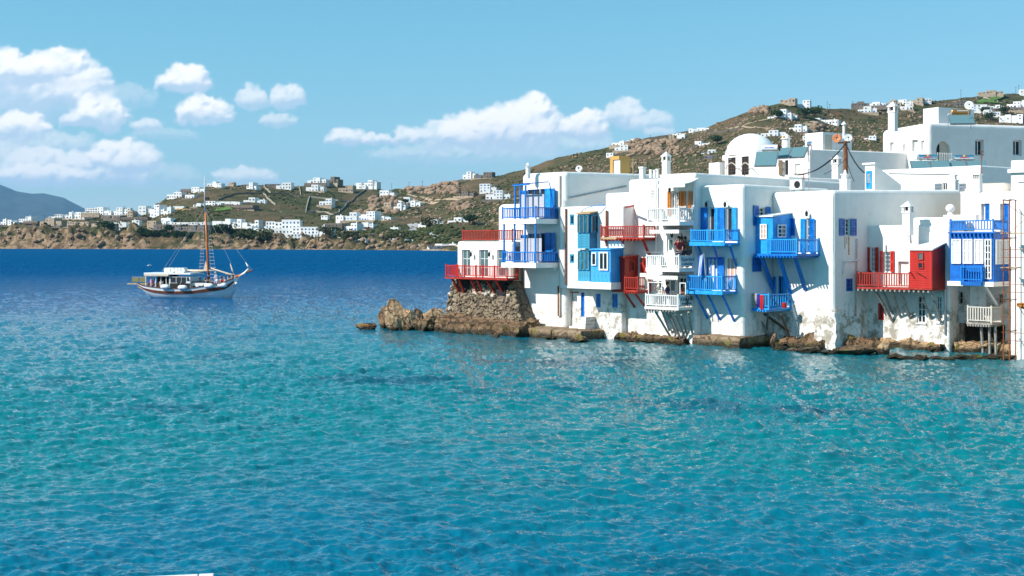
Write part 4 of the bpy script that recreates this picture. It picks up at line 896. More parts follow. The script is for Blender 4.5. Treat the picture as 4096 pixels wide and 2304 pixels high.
def planks(par, plane, p0, p1, za, zb, off, mat, n, vertical=False, gap=.012, th=.022):
    for k in range(n):
        if vertical:
            w = (p1 - p0) / n; a, b, c, d = p0 + k*w + gap/2, p0 + (k+1)*w - gap/2, za, zb
        else:
            w = (zb - za) / n; a, b, c, d = p0, p1, za + k*w + gap/2, za + (k+1)*w - gap/2
        j = random.uniform(0, .008)
        if plane == 'F': piece('plank', mat, par, (a+b)/2, -off - (th + j)/2, c, b - a, th + j, d - c)
        else: piece('plank', mat, par, off + (th + j)/2, (a+b)/2, c, th + j, b - a, d - c)
def bay(h, p0, p1, d, za, zb, mat, roof=None, name='bay', tilt=0.0, d0=0.0):
    o = PM('F').hexa([(p0, d0 - .05, za), (p1, d0 - .05, za), (p1, d, za), (p0, d, za), (p0, d0 - .05, zb + tilt), (p1, d0 - .05, zb + tilt), (p1, d, zb), (p0, d, zb)]).build(name, mat, h.e)
    if roof: PM('F').hexa([(p0 - .08, d0 - .04, zb + tilt), (p1 + .08, d0 - .04, zb + tilt), (p1 + .08, d + .1, zb - .01), (p0 - .08, d + .1, zb - .01), (p0 - .08, d0 - .04, zb + tilt + .07), (p1 + .08, d0 - .04, zb + tilt + .07), (p1 + .08, d + .1, zb + .06), (p0 - .08, d + .1, zb + .06)]).build('roof_board', roof, o)
    return o
def wall_lamp(h, x, z, label_mat=None):
    MB().tube([(x, 0, z), (x, -.2, z + .05), (x, -.25, z - .02)], .015, 5).lathe([(.03, -.32), (.07, -.28), (.085, -.10), (.05, -.04), (.02, 0)], 8, (x, -.25, z)).build('wall_lamp', BLACK, h.e)
def pipe(h, pts, r, mat, name='pipe'): return MB().tube(pts, r, 7).build(name, mat, h.e)

# ------------------------------------------------------------------ House A: tall, two blue balconies
PA = ((z1(978, 0)[0] - 512) / FPX * 76.0, 76.0)
A = House('balcony_house', 'tall white house with two blue balconies and white screens at the point', PA, 45)
xl = A.xF(z1, 640); zt = A.zF(z1, 960, 88)
for y0, y1 in ((225, 440), (562, 775)):
    window(A, 'F', A.FR(z1, 686, y0, 780, y1), BLUE, GLASS, 2, 2); window(A, 'F', A.FR(z1, 783, y0 - 5, 822, y1 + 8), BLUE, DARK, 1, 1)
    p = A.FR(z1, 824, y0 - 8, 866, y1 + 8); shutter(A, 'F', *p, SKYB if y0 < 300 else BLUE, panels=True)
    p = A.FR(z1, 870, y0 - 8, 918, y1 + 8); shutter(A, 'F', *p, BLUE, swing=22, panels=True); p = A.FR(z1, 640, y0 + 8, 684, y1); shutter(A, 'F', *p, BLUE)
shell(A, xl, 0, 0, 10.5, -1, zt, WHITE, r=.28, hF=A.hF, sy=.02)
xa, xb = A.xF(z1, 497, 400, 2.0), A.xF(z1, 750, 400, 2.0)
b1 = balcony(A, xa, xb, 2.0, A.zF(z1, 620, 450, 2), A.zF(z1, 620, 362, 2) - A.zF(z1, 620, 450, 2), BLUE, WHITE, slab_t=.30, sp=.14)
zlo = A.zF(z1, 620, 784, 2)
b2 = balcony(A, xa, xb, 2.0, zlo, A.zF(z1, 620, 700, 2) - zlo, BLUE, WHITE, slab_t=.30, sp=.14)
zup = A.zF(z1, 620, 450, 2)
for x in (508, 588, 668, 748): xx = A.xF(z1, x, 600, 1.93); piece('post', BLUE, b2, xx, -1.93, zlo, .085, .085, zup - .30 - zlo)
ztp = A.zF(z1, 620, 196, 1.93)
for x in (592, 632, 672): xx = A.xF(z1, x, 300, 1.93); piece('post', BLUE, b1, xx, -1.93, zup, .085, .085, ztp - zup)
MB().bar((A.xF(z1, 572, 190, 1.93), -1.93, ztp + .04), (A.xF(z1, 700, 190, 1.93), -1.93, ztp + .05), .07).bar((A.xF(z1, 592, 190, 1.93), -1.93, ztp + .1), (A.xF(z1, 740, 190, .1), -.05, ztp + .25), .06).bar((A.xF(z1, 672, 190, 1.93), -1.93, ztp + .1), (A.xF(z1, 840, 190, .1), -.05, ztp + .28), .06).build('awning_frame', BLUE, A.e)
for (x0, y0, x1, y1) in ((638, 262, 725, 440), (729, 262, 815, 440), (634, 597, 712, 775), (716, 597, 796, 775)):
    a, b, c, d = A.FR(z1, x0, y0, x1, y1, 1.1); PM('F', 1.1).box(a, b, 0, .03, c, d).build('wind_screen', FROST, A.e)
xp = A.xF(z1, 940); pipe(A, [(xp, -.08, A.zF(z1, 940, 118)), (xp, -.08, A.zF(z1, 932, 1190))], .055, CREAMP, 'downpipe')
pipe(A, [(xp - .12, -.09, A.zF(z1, 930, 960)), (xp - .12, -.09, A.zF(z1, 930, 1190))], .06, RUST, 'downpipe')
xp = A.xF(z1, 968); pipe(A, [(xp, -.07, A.zF(z1, 968, 300)), (xp, -.07, A.zF(z1, 968, 850))], .05, WPAINT, 'downpipe')
s0, s1 = A.S(z1(1000, 290), .06), A.S(z2(585, 200), .06); pipe(A, [(.06, s0[0], s0[1]), (.06, s1[0], s1[1])], .045, STEEL, 'wall_pipe')
PM('F').box(A.xF(z1, 678), A.xF(z1, 916), 0.003, .28, A.zF(z1, 800, 845), A.zF(z1, 800, 815)).build('ledge', WHITE2, A.e)
# ------------------------------------------------------------------ House Z: low house with red terrace, on the rubble base
PZ = A.chain(z1(572, 0)[0], -.77)
Zh = House('terrace_house', 'low white house with red terrace railing and red balcony over the rocks', PZ, 45)
xl = Zh.xF(z1, 145); zt = Zh.zF(z1, 400, 620); zb = Zh.zF(z1, 350, 900)
for x0, x1 in ((186, 250), (318, 386), (455, 520)): window(Zh, 'F', Zh.FR(z1, x0, 685, x1, 890), WPAINT, GLASSG, 2, 3)
for x in (275, 415, 540): wall_lamp(Zh, Zh.xF(z1, x), Zh.zF(z1, x, 700))
shell(Zh, xl, 0, 0, 6.5, zb - .3, zt, WHITE, r=.2, hF=Zh.hF)
MB().box(.004, .05, .10, .92, -.5, zt - .35).build('bare_side_strip', BROWNP, Zh.e)
d = 1.0; xa, xb = Zh.xF(z1, 66, 850, d), Zh.xF(z1, 530, 850, d); zf_ = Zh.zF(z1, 300, 897, d); hr = Zh.zF(z1, 300, 806, d) - zf_
ss = [(Zh.xF(z1, x, 915, d), Zh.xF(z1, x2, y2, 0), zf_ - Zh.zF(z1, x2, y2, 0)) for x, x2, y2 in ((105, 185, 1025), (158, 222, 1052), (247, 325, 1035), (295, 362, 1035), (367, 455, 1020), (437, 518, 1028))]
balcony(Zh, xa, xb, d, zf_, hr, REDB, RED, slab_t=.12, struts=ss, smat=RED, sw=.11, sp=.13, posts=[Zh.xF(z1, x, 850, d) for x in (155, 205, 295, 345, 435)], joists=0)
tr = MB().box(xl + .55, -.1, .05, .15, zt, zt + .02).build('terrace_edge', WHITE, Zh.e)
railing(tr, [(Zh.xF(z1, 184), .12), (Zh.xF(z1, 380), .12), (-.12, .12), (-.12, 1.6)], zt, Zh.zF(z1, 300, 535) - zt, RED, sp=.14, bw=.05)
A2 = House('rear_white_house', 'plain white house rising just behind the red terrace railing', ((z1(660, 0)[0] - 512) / FPX * 80.5, 80.5), 45)
shell(A2, A2.xF(z1, 452), 0, 0, 6, 0, A2.zF(z1, 560, 335), WHITE, r=.35)
# ------------------------------------------------------------------ House B: teal and sky-blue enclosed balconies
PB = A.chain(z2(548, 0)[0], .5)
B = House('bay_window_house', 'white house with teal and sky-blue glazed bays above a bare wall', PB, 45)
xl = -4.6; zs = B.zF(z2, 300, 962, .6); zt = B.zF(z2, 300, 352, .6); xr = 0.0
for x0, y0, x1, y1 in ((235, 1010, 263, 1195),): window(B, 'F', B.FR(z2, x0, y0, x1, y1), DEEPB, DEEPB, 1, 1, recess=.08)
for x0, x1 in ((350, 386), (474, 516)):
    rc = B.FR(z2, x0, 1020, x1, 1125); window(B, 'F', rc, DEEPB, DARK, 1, 1, recess=.13); m_ = (rc[0] + rc[1]) / 2
    shutter(B, 'F', rc[0] + .02, m_ - .01, rc[2], rc[3], BLUE, q=-.06); shutter(B, 'F', m_ + .01, rc[1] - .02, rc[2], rc[3], BLUE, q=-.06)
shell(B, xl, xr, 0, 6, -1, zs, WHITE2, r=.1, hF=B.hF); B.hF = []
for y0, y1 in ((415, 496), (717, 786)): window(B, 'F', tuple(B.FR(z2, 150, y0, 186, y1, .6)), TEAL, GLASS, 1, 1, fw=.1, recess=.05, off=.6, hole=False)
hh_ = [tuple(B.FR(z2, 150, y0, 186, y1, .6)) for y0, y1 in ((415, 496), (717, 786))]
shell(B, xl, B.xF(z2, 560, 960, .6), -.6, 6, zs - .16, zt, WHITE, r=.12, hF=hh_, name='upper_wall')
d = 1.25; p0, p1 = B.xF(z2, 212, 550, d), B.xF(z2, 303, 550, d); za, zb = B.zF(z2, 260, 676, d), B.zF(z2, 260, 412, d); zm_ = B.zF(z2, 260, 562, d)
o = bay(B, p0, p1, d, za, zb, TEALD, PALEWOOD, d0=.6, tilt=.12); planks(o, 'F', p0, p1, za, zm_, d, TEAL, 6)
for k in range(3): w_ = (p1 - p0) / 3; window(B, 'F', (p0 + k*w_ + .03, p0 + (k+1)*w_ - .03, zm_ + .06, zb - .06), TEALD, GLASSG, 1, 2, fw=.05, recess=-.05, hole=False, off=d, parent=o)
for k in range(2): w_ = .62; window(B, 'S', (-d + .08 + k*.32, -d + .36 + k*.32, zm_ + .06, zb - .06), TEALD, GLASS, 1, 2, fw=.05, recess=-.05, hole=False, off=p1, parent=o)
za2, zb2 = B.zF(z2, 260, 938, 1.0), B.zF(z2, 260, 690, 1.0); p0, p1 = B.xF(z2, 214, 800, 1.0), B.xF(z2, 305, 800, 1.0); zm_ = B.zF(z2, 260, 845, 1.0)
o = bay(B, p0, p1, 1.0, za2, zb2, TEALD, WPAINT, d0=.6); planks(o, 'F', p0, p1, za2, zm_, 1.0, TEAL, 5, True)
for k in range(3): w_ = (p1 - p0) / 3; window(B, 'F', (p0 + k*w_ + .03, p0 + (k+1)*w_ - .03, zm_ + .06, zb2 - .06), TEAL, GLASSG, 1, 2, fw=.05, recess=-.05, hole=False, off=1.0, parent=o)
d = 1.75; p0, p1 = B.xF(z2, 313, 800, d), B.xF(z2, 460, 800, d); za, zb = B.zF(z2, 390, 932, d), B.zF(z2, 390, 685, d)
o = bay(B, p0, p1, d, za, zb, PALEB, PALEB, d0=.6, tilt=.05); zm_ = B.zF(z2, 390, 850, d); planks(o, 'F', p0, p1, za, zm_, d, PALEB, 5, True); planks(o, 'S', -d, -.62, za, zb, p1, SKYB, 5, True)  # side boards in a darker blue, shade painted into their colour
window(B, 'F', B.FR(z2, 322, 705, 358, 805, d), WPAINT, GLASS, 1, 1, fw=.07, recess=-.05, hole=False, off=d, parent=o)
window(B, 'F', B.FR(z2, 378, 700, 448, 842, d), WPAINT, GLASS, 2, 1, fw=.09, recess=-.05, hole=False, off=d, parent=o)
PM('F').box(B.xF(z2, 206, 950, 1.1), B.xF(z2, 470, 950, d), .605, d + .06, zs - .10, za - .005).build('floor_slab', WHITE, B.e)
x0 = B.xF(z2, 150, 1250, .5)
for k in range(4): PM('F').box(B.xF(z2, 150 + 28*k, 1250, .9), B.xF(z2, 272, 1250, .9), .003, .95 - .02*k, B.zF(z2, 200, 1290, .5) + .2*k - .1, B.zF(z2, 200, 1290, .5) + .2*(k+1) - .004*k).build('step', WHITE, B.e)
pipe(B, [(B.xF(z2, 140, 1010), -.08, B.zF(z2, 140, 1010)), (B.xF(z2, 225, 1015), -.08, B.zF(z2, 225, 1008))], .03, RUST, 'pipe'); pipe(B, [(B.xF(z2, 175, 1010), -.06, B.zF(z2, 175, 1010)), (B.xF(z2, 175, 1015), -.06, B.zF(z2, 175, 1100))], .02, RUST, 'pipe')
zz = B.zF(z2, 125, 370, .6); xx = B.xF(z2, 122, 600, .66); pipe(B, [(xx, -.68, zz), (xx, -.68, B.zF(z2, 122, 950, .6))], .05, RUST, 'downpipe')
xx = B.xF(z2, 405, 540, 1.0); pipe(B, [(xx, -.7, B.zF(z2, 405, 660, .7)), (xx, -.7, B.zF(z2, 405, 385, .7))], .06, RUST, 'post')
a0 = [(B.xF(z2, 212 + 24*k, 380, .9), -.66 - .5*math.sin(math.pi*k/8), B.zF(z2, 212, 408 - 58*math.sin(math.pi*k/16), .7)) for k in range(9)]; pipe(B, a0, .025, SKYB, 'awning_hoop')
# ------------------------------------------------------------------ House C: the tavern with white balconies
PC = B.chain(z2(1108, 0)[0], .3)
Ch = House('tavern_house', 'white tavern house with three white balconies, awnings and a red balcony', PC, 45)
zt_hi = Ch.zF(z14, 1300, 1055); x_hi = Ch.xF(z2, 828, 100)                  # tall right part
zt_mid = Ch.zF(z2, 640, 148); x_mid = Ch.xF(z2, 588, 160); zt_lo = Ch.zF(z2, 520, 248); x_lo = Ch.xF(z2, 470, 260)
H1, H2, H3 = [], [], []
def cwin(rc, *a, **k): window(Ch, 'F', rc, *a, **k)
# orange-shuttered top floor
cwin(Ch.FR(z2, 952, 240, 985, 420), WPAINT, GLASS, 2, 4); cwin(Ch.FR(z2, 926, 235, 948, 420), WPAINT, DARK, 1, 3); cwin(Ch.FR(z2, 1042, 232, 1060, 420), WPAINT, DARK, 1, 3)
for x0, x1, sw in ((900, 926, 8), (986, 1012, 15), (1014, 1041, 10), (1062, 1082, 30), (1084, 1102, 5)): shutter(Ch, 'F', *Ch.FR(z2, x0, 238, x1, 425), ORANGEW, swing=sw)
for rc, n in (((890, 597, 936, 700), 1), ((1036, 600, 1092, 720), 1), ((905, 905, 956, 1010), 1)): cwin(Ch.FR(z2, *rc), WPAINT, GLASSG if n else GLASS, 1, 1, fw=.1)
for rc in ((950, 588, 1017, 800), (975, 895, 1036, 1100)): cwin(Ch.FR(z2, *rc), WPAINT, DARK, 2, 1, fw=.07, recess=.18)
hi = Ch.hF; Ch.hF = []
shell(Ch, x_hi, 0, 0, 17, -1, zt_hi, WHITE, r=.2, hF=hi)
window(Ch, 'F', Ch.FR(z2, 762, 225, 790, 290), WPAINT, GLASS, 2, 3, fw=.06)
mid = Ch.hF; Ch.hF = []
shell(Ch, x_mid, x_hi + .3, .06, 7, -1, zt_mid, WHITE, r=.2, hF=mid, name='wall')
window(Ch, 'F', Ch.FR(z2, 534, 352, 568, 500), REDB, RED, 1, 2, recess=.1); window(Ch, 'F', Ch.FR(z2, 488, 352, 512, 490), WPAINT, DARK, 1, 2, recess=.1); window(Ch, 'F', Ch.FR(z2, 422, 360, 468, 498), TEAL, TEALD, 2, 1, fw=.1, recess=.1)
lo = Ch.hF; Ch.hF = []
shell(Ch, Ch.xF(z2, 408, 420), x_mid + .3, .12, 6, -1, zt_lo, WHITE, r=.18, hF=lo, name='wall')
piece('chimney_stub', WHITE, Ch.e, x_mid + .85, .4, zt_mid - .1, .28, .28, .75); piece('chimney_cap', WHITE, Ch.e, x_mid + .85, .4, zt_mid + .65, .36, .36, .1)
# red balcony upper left
d = 1.15; xa, xb = Ch.xF(z2, 392, 550, d), Ch.xF(z2, 715, 550, d); zf_ = Ch.zF(z2, 550, 590, d); hr = Ch.zF(z2, 550, 503, d) - zf_
ss = [(Ch.xF(z2, x, 612, d), Ch.xF(z2, x2, y2, .06), zf_ - Ch.zF(z2, x2, y2)) for x, x2, y2 in ((542, 590, 730), (702, 752, 712))]
ob = balcony(Ch, xa, xb, d, zf_, hr, RED, RED, slab_t=.10, struts=ss, smat=RED, sw=.12, sp=.13, joists=12, bw=.045)
MB().box(xa + 0, xb - 2.0, -d - .07, -d - .02, zf_ - .13, zf_ + .02).build('edge_board', PALEWOOD, ob)
MB().bar((Ch.xF(z2, 532, 372, .1), -.05, Ch.zF(z2, 532, 372)), (Ch.xF(z2, 637, 348, d), -d, Ch.zF(z2, 637, 348, d)), .09).bar((Ch.xF(z2, 637, 348, d), -d, Ch.zF(z2, 637, 348, d)), (Ch.xF(z2, 668, 500, d), -d, zf_ + hr), .03).build('awning_arm', RED, ob)
PM('F').prism([(0, 0)] * 0 or [(Ch.xF(z2, 410, 640, .6), Ch.zF(z2, 480, 672, .3)), (Ch.xF(z2, 570, 640, .6), Ch.zF(z2, 560, 672, .3)), (Ch.xF(z2, 560, 600, .6), zf_ - .12), (Ch.xF(z2, 400, 600, .6), zf_ - .12)], .01, .6, 'y').build('bracket_wall', WHITE2, Ch.e)
# red plank shed + lower red balcony
d = 1.2; p0, p1 = Ch.xF(z2, 488, 870, d), Ch.xF(z2, 567, 870, d); za, zb = Ch.zF(z2, 528, 992, d), Ch.zF(z2, 528, 745, d)
o = bay(Ch, p0, p1, d, za, zb, RED, RED, name='shed', tilt=.08); planks(o, 'F', p0, p1, za, zb, d, REDB, 15); planks(o, 'S', -d, -.02, za, zb, p1, RED, 15)  # shed side in the darker red: its shade is put into the colour
window(Ch, 'F', Ch.FR(z2, 500, 785, 524, 840, d), RED, GLASS, 1, 1, fw=.05, recess=-.05, hole=False, off=d, parent=o); window(Ch, 'S', (-.72, -.35, Ch.zF(z2, 528, 850, d), Ch.zF(z2, 528, 768, d)), RED, GLASS, 1, 1, fw=.05, recess=-.05, hole=False, off=p1, parent=o)
xb = Ch.xF(z2, 668, 940, d); hr = Ch.zF(z2, 610, 885, d) - Ch.zF(z2, 610, 985, d)
ss = [(Ch.xF(z2, x, 1008, d), Ch.xF(z2, x2, y2, .02), za - Ch.zF(z2, x2, y2)) for x, x2, y2 in ((560, 645, 1112), (635, 730, 1115))]
ob = balcony(Ch, p1 + .05, xb, d, za + .02, hr, RED, RED, left=False, struts=ss, smat=RED, sw=.1, sp=.13, joists=5, bw=.04)
PM('F').box(p0 - .1, p1 + .05, .01, d + .1, za - .12, za - .003).build('shed_floor', RED, Ch.e)
PM('F').box(*Ch.FR(z2, 690, 862, 742, 985, .5)[:2], .5, .56, *Ch.FR(z2, 690, 862, 742, 985, .5)[2:]).build('rolled_blind', CREAMC, Ch.e)
window(Ch, 'F', Ch.FR(z2, 692, 745, 728, 960), REDB, RED, 1, 2, hole=False, recess=-.02, fw=.09)
# three white balconies
sign_at = []
for k, (xf0, xf1, yr, ys, yb) in enumerate(((748, 985, 367, 470, 492), (740, 983, 727, 822, 845), (732, 978, 1028, 1122, 1140))):
    d = 1.4; xa, xb = Ch.xF(z2, xf0, ys, d), Ch.xF(z2, xf1, ys, d); zf_ = Ch.zF(z2, 860, ys, d); hr = Ch.zF(z2, 860, yr, d) - zf_
    ob = balcony(Ch, xa, xb, d, zf_, hr, WPAINT, WHITE, slab_t=(.22, .22, .14)[k], sp=.135, joists=(0, 0, 11)[k], smat=GREYWOOD, bw=.045)
    sign_at.append((xb, d, zf_, hr))
    if k == 2:
        for x, y, x2, y2 in ((805, 1158, 930, 1368), (855, 1155, 910, 1300), (880, 1155, 985, 1340), (905, 1155, 1000, 1370), (950, 1180, 1030, 1360), (1000, 1180, 1045, 1330), (1055, 1160, 1085, 1320)):
            MB().tube([(Ch.xF(z2, x, y, d * .9), -d * .9, Ch.zF(z2, x, y, d * .9)), (Ch.xF(z2, x2, y2, .15), -.15, Ch.zF(z2, x2, y2, .15))], .065, 6).build('prop_pole', GREYWOOD if x > 900 else STEEL, ob)
# sign boards
SIGNINK = plain('sign_ink', (.06, .06, .065), .6, var=.02)
for k, words_ in ((1, ("Katerina's", 'Cocktail Bar')), (2, ("Katerina's", 'Restaurant'))):
    xb, d, zf_, hr = sign_at[k]; y0, y1 = -d + .06, -.12
    o = MB().box(xb + .045, xb + .075, y0, y1, zf_ + .08, zf_ + hr - .01).build('sign_board', WPAINT, Ch.e)
    for j, wd in enumerate(words_):
        cu_ = bpy.data.curves.new('lettering', 'FONT'); cu_.body = wd; cu_.size = (.30, .20)[j]; cu_.align_x = 'CENTER'; cu_.extrude = .004; cu_.shear = (.35, .0)[j]; cu_.offset = .0
        tm = bpy.data.objects.new('tmp_text', cu_); COL.objects.link(tm); bpy.context.view_layer.update(); tme = bpy.data.meshes.new_from_object(tm.evaluated_get(bpy.context.evaluated_depsgraph_get())); bpy.data.objects.remove(tm)
        tx = bpy.data.objects.new('lettering', tme); COL.objects.link(tx); tx.parent = o; tx.rotation_euler = (R(90), 0, R(90)); tx.location = (xb + .082, (y0 + y1) / 2, zf_ + hr * (.56, .24)[j]); tme.materials.clear(); tme.materials.append(SIGNINK)
# awnings
def awning(h, x0, x1, ztop, zbot, d, name='awning'):
    n = 6; mb = MB(); vs = []
    for k in range(n + 1):
        q = k / n; vs += [(x0, -d * q, ztop + (zbot - ztop) * q - .05 * math.sin(math.pi * q)), (x1, -d * q, ztop + (zbot - ztop) * q - .05 * math.sin(math.pi * q))]
    top = len(vs); vs += [(v[0], v[1], v[2] - .03) for v in vs]
    fs = [(2*k, 2*k+1, 2*k+3, 2*k+2) for k in range(n)] + [(top+2*k+1, top+2*k, top+2*k+2, top+2*k+3) for k in range(n)] + [(2*k, 2*k+2, top+2*k+2, top+2*k) for k in range(n)] + [(2*k+1, top+2*k+1, top+2*k+3, 2*k+3) for k in range(n)] + [(2*n, 2*n+1, top+2*n+1, top+2*n)]
    o = mb.add(vs, fs).build(name, CREAMC, h.e); m2 = MB(); w = (x1 - x0) / 14
    for k in range(14): m2.add([(x0 + k*w, -d - .01, zbot), (x0 + (k+1)*w, -d - .01, zbot), (x0 + (k+1)*w, -d - .01, zbot - .16), (x0 + (k+.5)*w, -d - .01, zbot - .22), (x0 + k*w, -d - .01, zbot - .16)], [(0, 1, 2, 3, 4)])
    m2.build('valance', CREAMC, o); MB().tube([(x0, -d, zbot), (x1, -d, zbot)], .025, 6).build('awning_bar', WPAINT, o); return o
d = 1.3; awning(Ch, Ch.xF(z2, 815, 190, d), Ch.xF(z2, 1030, 190, d), Ch.zF(z2, 1090, 138), Ch.zF(z2, 900, 185, d), d)
d = 1.5; awning(Ch, Ch.xF(z2, 760, 520, d), Ch.xF(z2, 985, 520, d), Ch.zF(z2, 1000, 503) - .15, Ch.zF(z2, 870, 535, d), d)
awning(Ch, Ch.xF(z2, 738, 870, d), Ch.xF(z2, 975, 870, d), Ch.zF(z2, 1000, 853) - .15, Ch.zF(z2, 860, 885, d), d)
for x in (808, 1098): xx = Ch.xF(z2, x, 300, .1); pipe(Ch, [(xx, -.1, Ch.zF(z2, x, 140)), (xx, -.1, Ch.zF(z2, x, 700))], .045, WPAINT, 'downpipe')
for x0, x1, y0 in ((752, 858, 930), (992, 1040, 935)):
    a, b, c, e_ = Ch.FR(z2, x0, y0, x1, 1025, 1.38); PM('F', 1.38).box(a, a+.05, 0, .05, c, e_).box(b-.05, b, 0, .05, c, e_).box(a+.05, b-.05, 0, .05, e_-.05, e_).build('wind_frame', WPAINT, Ch.e)
MB().tube([(Ch.xF(z2, 710, 700, 1.3), -1.35, Ch.zF(z2, 860, 703, 1.35)), (Ch.xF(z2, 985, 706, 1.35), -1.35, Ch.zF(z2, 985, 706, 1.35))], .015, 5).build('wire', STEEL, Ch.e)
wall_lamp(Ch, Ch.xF(z2, 715, 720), Ch.zF(z2, 715, 740)); wall_lamp(Ch, Ch.xF(z2, 932, 205), Ch.zF(z2, 932, 208)); wall_lamp(Ch, Ch.xF(z2, 950, 540), Ch.zF(z2, 950, 550))
# ------------------------------------------------------------------ House D: blue shutters, two sky-blue balconies
PD = Ch.chain(z3(808, 0)[0], .5)
Dh = House('blue_shutter_house', 'white house with blue shutters and two sky-blue strutted balconies', PD, 46)
for x0, x1, fr, gl in ((541, 588, WPAINT, DARK), (672, 722, WPAINT, DARK)): window(Dh, 'F', Dh.FR(z3, x0, 360, x1, 620), fr, gl, 1, 1, fw=.08, recess=.15)
for x0, x1, m_ in ((484, 538, BLUE), (591, 618, SKYB), (622, 669, BLUE), (724, 762, SKYB)): shutter(Dh, 'F', *Dh.FR(z3, x0, 362, x1, 610), m_, panels=True, swing=4)
window(Dh, 'F', Dh.FR(z3, 518, 742, 610, 990), BLUE, CURTAIN, 3, 1, fw=.08, recess=.15); window(Dh, 'F', Dh.FR(z3, 668, 742, 758, 990), WPAINT, PINKC, 3, 1, fw=.08, recess=.15)
for x0, x1 in ((482, 516), (613, 665)): shutter(Dh, 'F', *Dh.FR(z3, x0, 742, x1, 980), BLUE, panels=True, swing=3)
zt = Dh.zF(z3, 800, 182)
rc = Dh.SR(z4, 228, 328, 275, 385); window(Dh, 'S', rc, WPAINT, DARK, 2, 2); 
shutter(Dh, 'S', rc[0] - .5, rc[0] - .02, rc[2] - .55, rc[3] + .1, DEEPB, q=.03); shutter(Dh, 'S', rc[1] + .02, rc[1] + .48, rc[2] - .1, rc[3] + .05, DEEPB, q=.03)
rc2 = Dh.SR(z4, 186, 672, 245, 770); shutter(Dh, 'S', rc2[0], rc2[1], rc2[2], rc2[3], DEEPB, q=.03, panels=True)
shell(Dh, Dh.xF(z3, 470), 0, 0, 9, -1, zt, WHITE, r=.24, hF=Dh.hF, hS=Dh.hS)
for xf0, xf1, yr, ys, st in ((411, 662, 532, 632, ((455, 495, 735), (572, 612, 745), (697, 752, 790))), (384, 645, 883, 1003, ((433, 535, 1192), (527, 627, 1200), (640, 737, 1212)))):
    d = 1.35; xa, xb = Dh.xF(z3, xf0, ys, d), Dh.xF(z3, xf1, ys, d); zf_ = Dh.zF(z3, 530, ys, d); hr = Dh.zF(z3, 530, yr, d) - zf_
    ss = [(Dh.xF(z3, a_, ys + 15, d), Dh.xF(z3, b_, c_, .02), zf_ - Dh.zF(z3, b_, c_)) for a_, b_, c_ in st]
    ob = balcony(Dh, xa, xb, d, zf_, hr, SKYB, SKYB, slab_t=.12, struts=ss, smat=BLUE, sw=.10, sp=.13, bw=.04, posts=[(xa + xb) / 2])
    MB().box(xa - .08, xb + .08, -d - .09, -d - .055, zf_ - .16, zf_ + .05).build('edge_board', SKYB, ob)
for x in (545, 687): wall_lamp(Dh, Dh.xF(z3, x, 320), Dh.zF(z3, x, 318))
xx = Dh.xF(z3, 470, 200) - .12; pipe(Dh, [(xx + .2, -.06, zt - .2), (xx + .2, -.06, 1.2)], .05, WPAINT, 'downpipe')
# ------------------------------------------------------------------ House E: blue box room, wide blue balcony, long right wall
PE = Dh.chain(z4(748, 0)[0], 2.4)
Eh = House('blue_box_house', 'white house with a blue box room on a strutted balcony, long plain right wall', PE, 51)
zt = Eh.zF(z4, 730, 208)
xl = Eh.xF(z4, 318, 600)
window(Eh, 'F', Eh.FR(z4, 560, 402, 585, 640), WPAINT, GLASS, 1, 4, recess=.12); window(Eh, 'F', Eh.FR(z4, 362, 800, 402, 1010), SKYB, GLASS, 2, 1, recess=.12)
for x0, x1, m_, sw in ((525, 558, SKYB, 6), (588, 627, BLUE, 12)): shutter(Eh, 'F', *Eh.FR(z4, x0, 404, x1, 640), m_, swing=sw)
shutter(Eh, 'F', *Eh.FR(z4, 440, 402, 482, 520), DEEPB, panels=True); shutter(Eh, 'F', *Eh.FR(z4, 335, 805, 360, 1010), SKYB, swing=20); shutter(Eh, 'F', *Eh.FR(z4, 403, 805, 428, 1000), SKYB, swing=10)
rc = Eh.SR(z4, 822, 405, 862, 522); window(Eh, 'S', rc, WPAINT, GLASS, 2, 4); shutter(Eh, 'S', rc[0] - .45, rc[0] - .02, rc[2], rc[3], DEEPB, q=.03); shutter(Eh, 'S', rc[1] + .02, rc[1] + .45, rc[2], rc[3], DEEPB, q=.03, swing=8)
rc = Eh.SR(z4, 836, 818, 884, 905); window(Eh, 'S', rc, DEEPB, DARK, 3, 3, fw=.09, recess=.06)
yend = Eh.S(z5(862, 240))[0]
shell(Eh, xl, 0, 0, yend, -1, zt, WHITE2, r=.26, hF=Eh.hF, hS=Eh.hS, sy=.028)
RUSTST = plain('rust_stain', (.50, .27, .09), .95, var=.35, scale=6)
d = 1.6; p0, p1 = Eh.xF(z4, 211, 520, d), Eh.xF(z4, 330, 520, d); za, zb = Eh.zF(z4, 270, 648, d), Eh.zF(z4, 270, 392, d)
o = bay(Eh, p0, p1, d, za, zb, SKYB, WPAINT, name='box_room', tilt=.2)
window(Eh, 'F', Eh.FR(z4, 247, 442, 294, 546, d), WPAINT, PINKC, 2, 3, fw=.07, recess=-.05, hole=False, off=d, parent=o)
y0_, zq = Eh.S(z4(356, 445), p1); y1_, zq2 = Eh.S(z4(416, 535), p1); window(Eh, 'S', (y0_, y1_, zq2, zq), WPAINT, GLASS, 2, 3, fw=.07, recess=-.05, hole=False, off=p1, parent=o)
d = 1.95; xa, xb = Eh.xF(z4, 205, 640, d), Eh.xF(z4, 495, 640, d); xr0 = Eh.xF(z4, 293, 640, d); zf_ = Eh.zF(z4, 400, 648, d); hr = Eh.zF(z4, 400, 545, d) - zf_
ob = PM('F').box(xa - .05, xb + .06, .002, d + .06, zf_ - .11, zf_).build('balcony', BLUE, Eh.e)
railing(ob, [(xr0, -1.62), (xr0, -d), (xb, -d), (xb, -.06)], zf_, hr, SKYB, .13, .04)
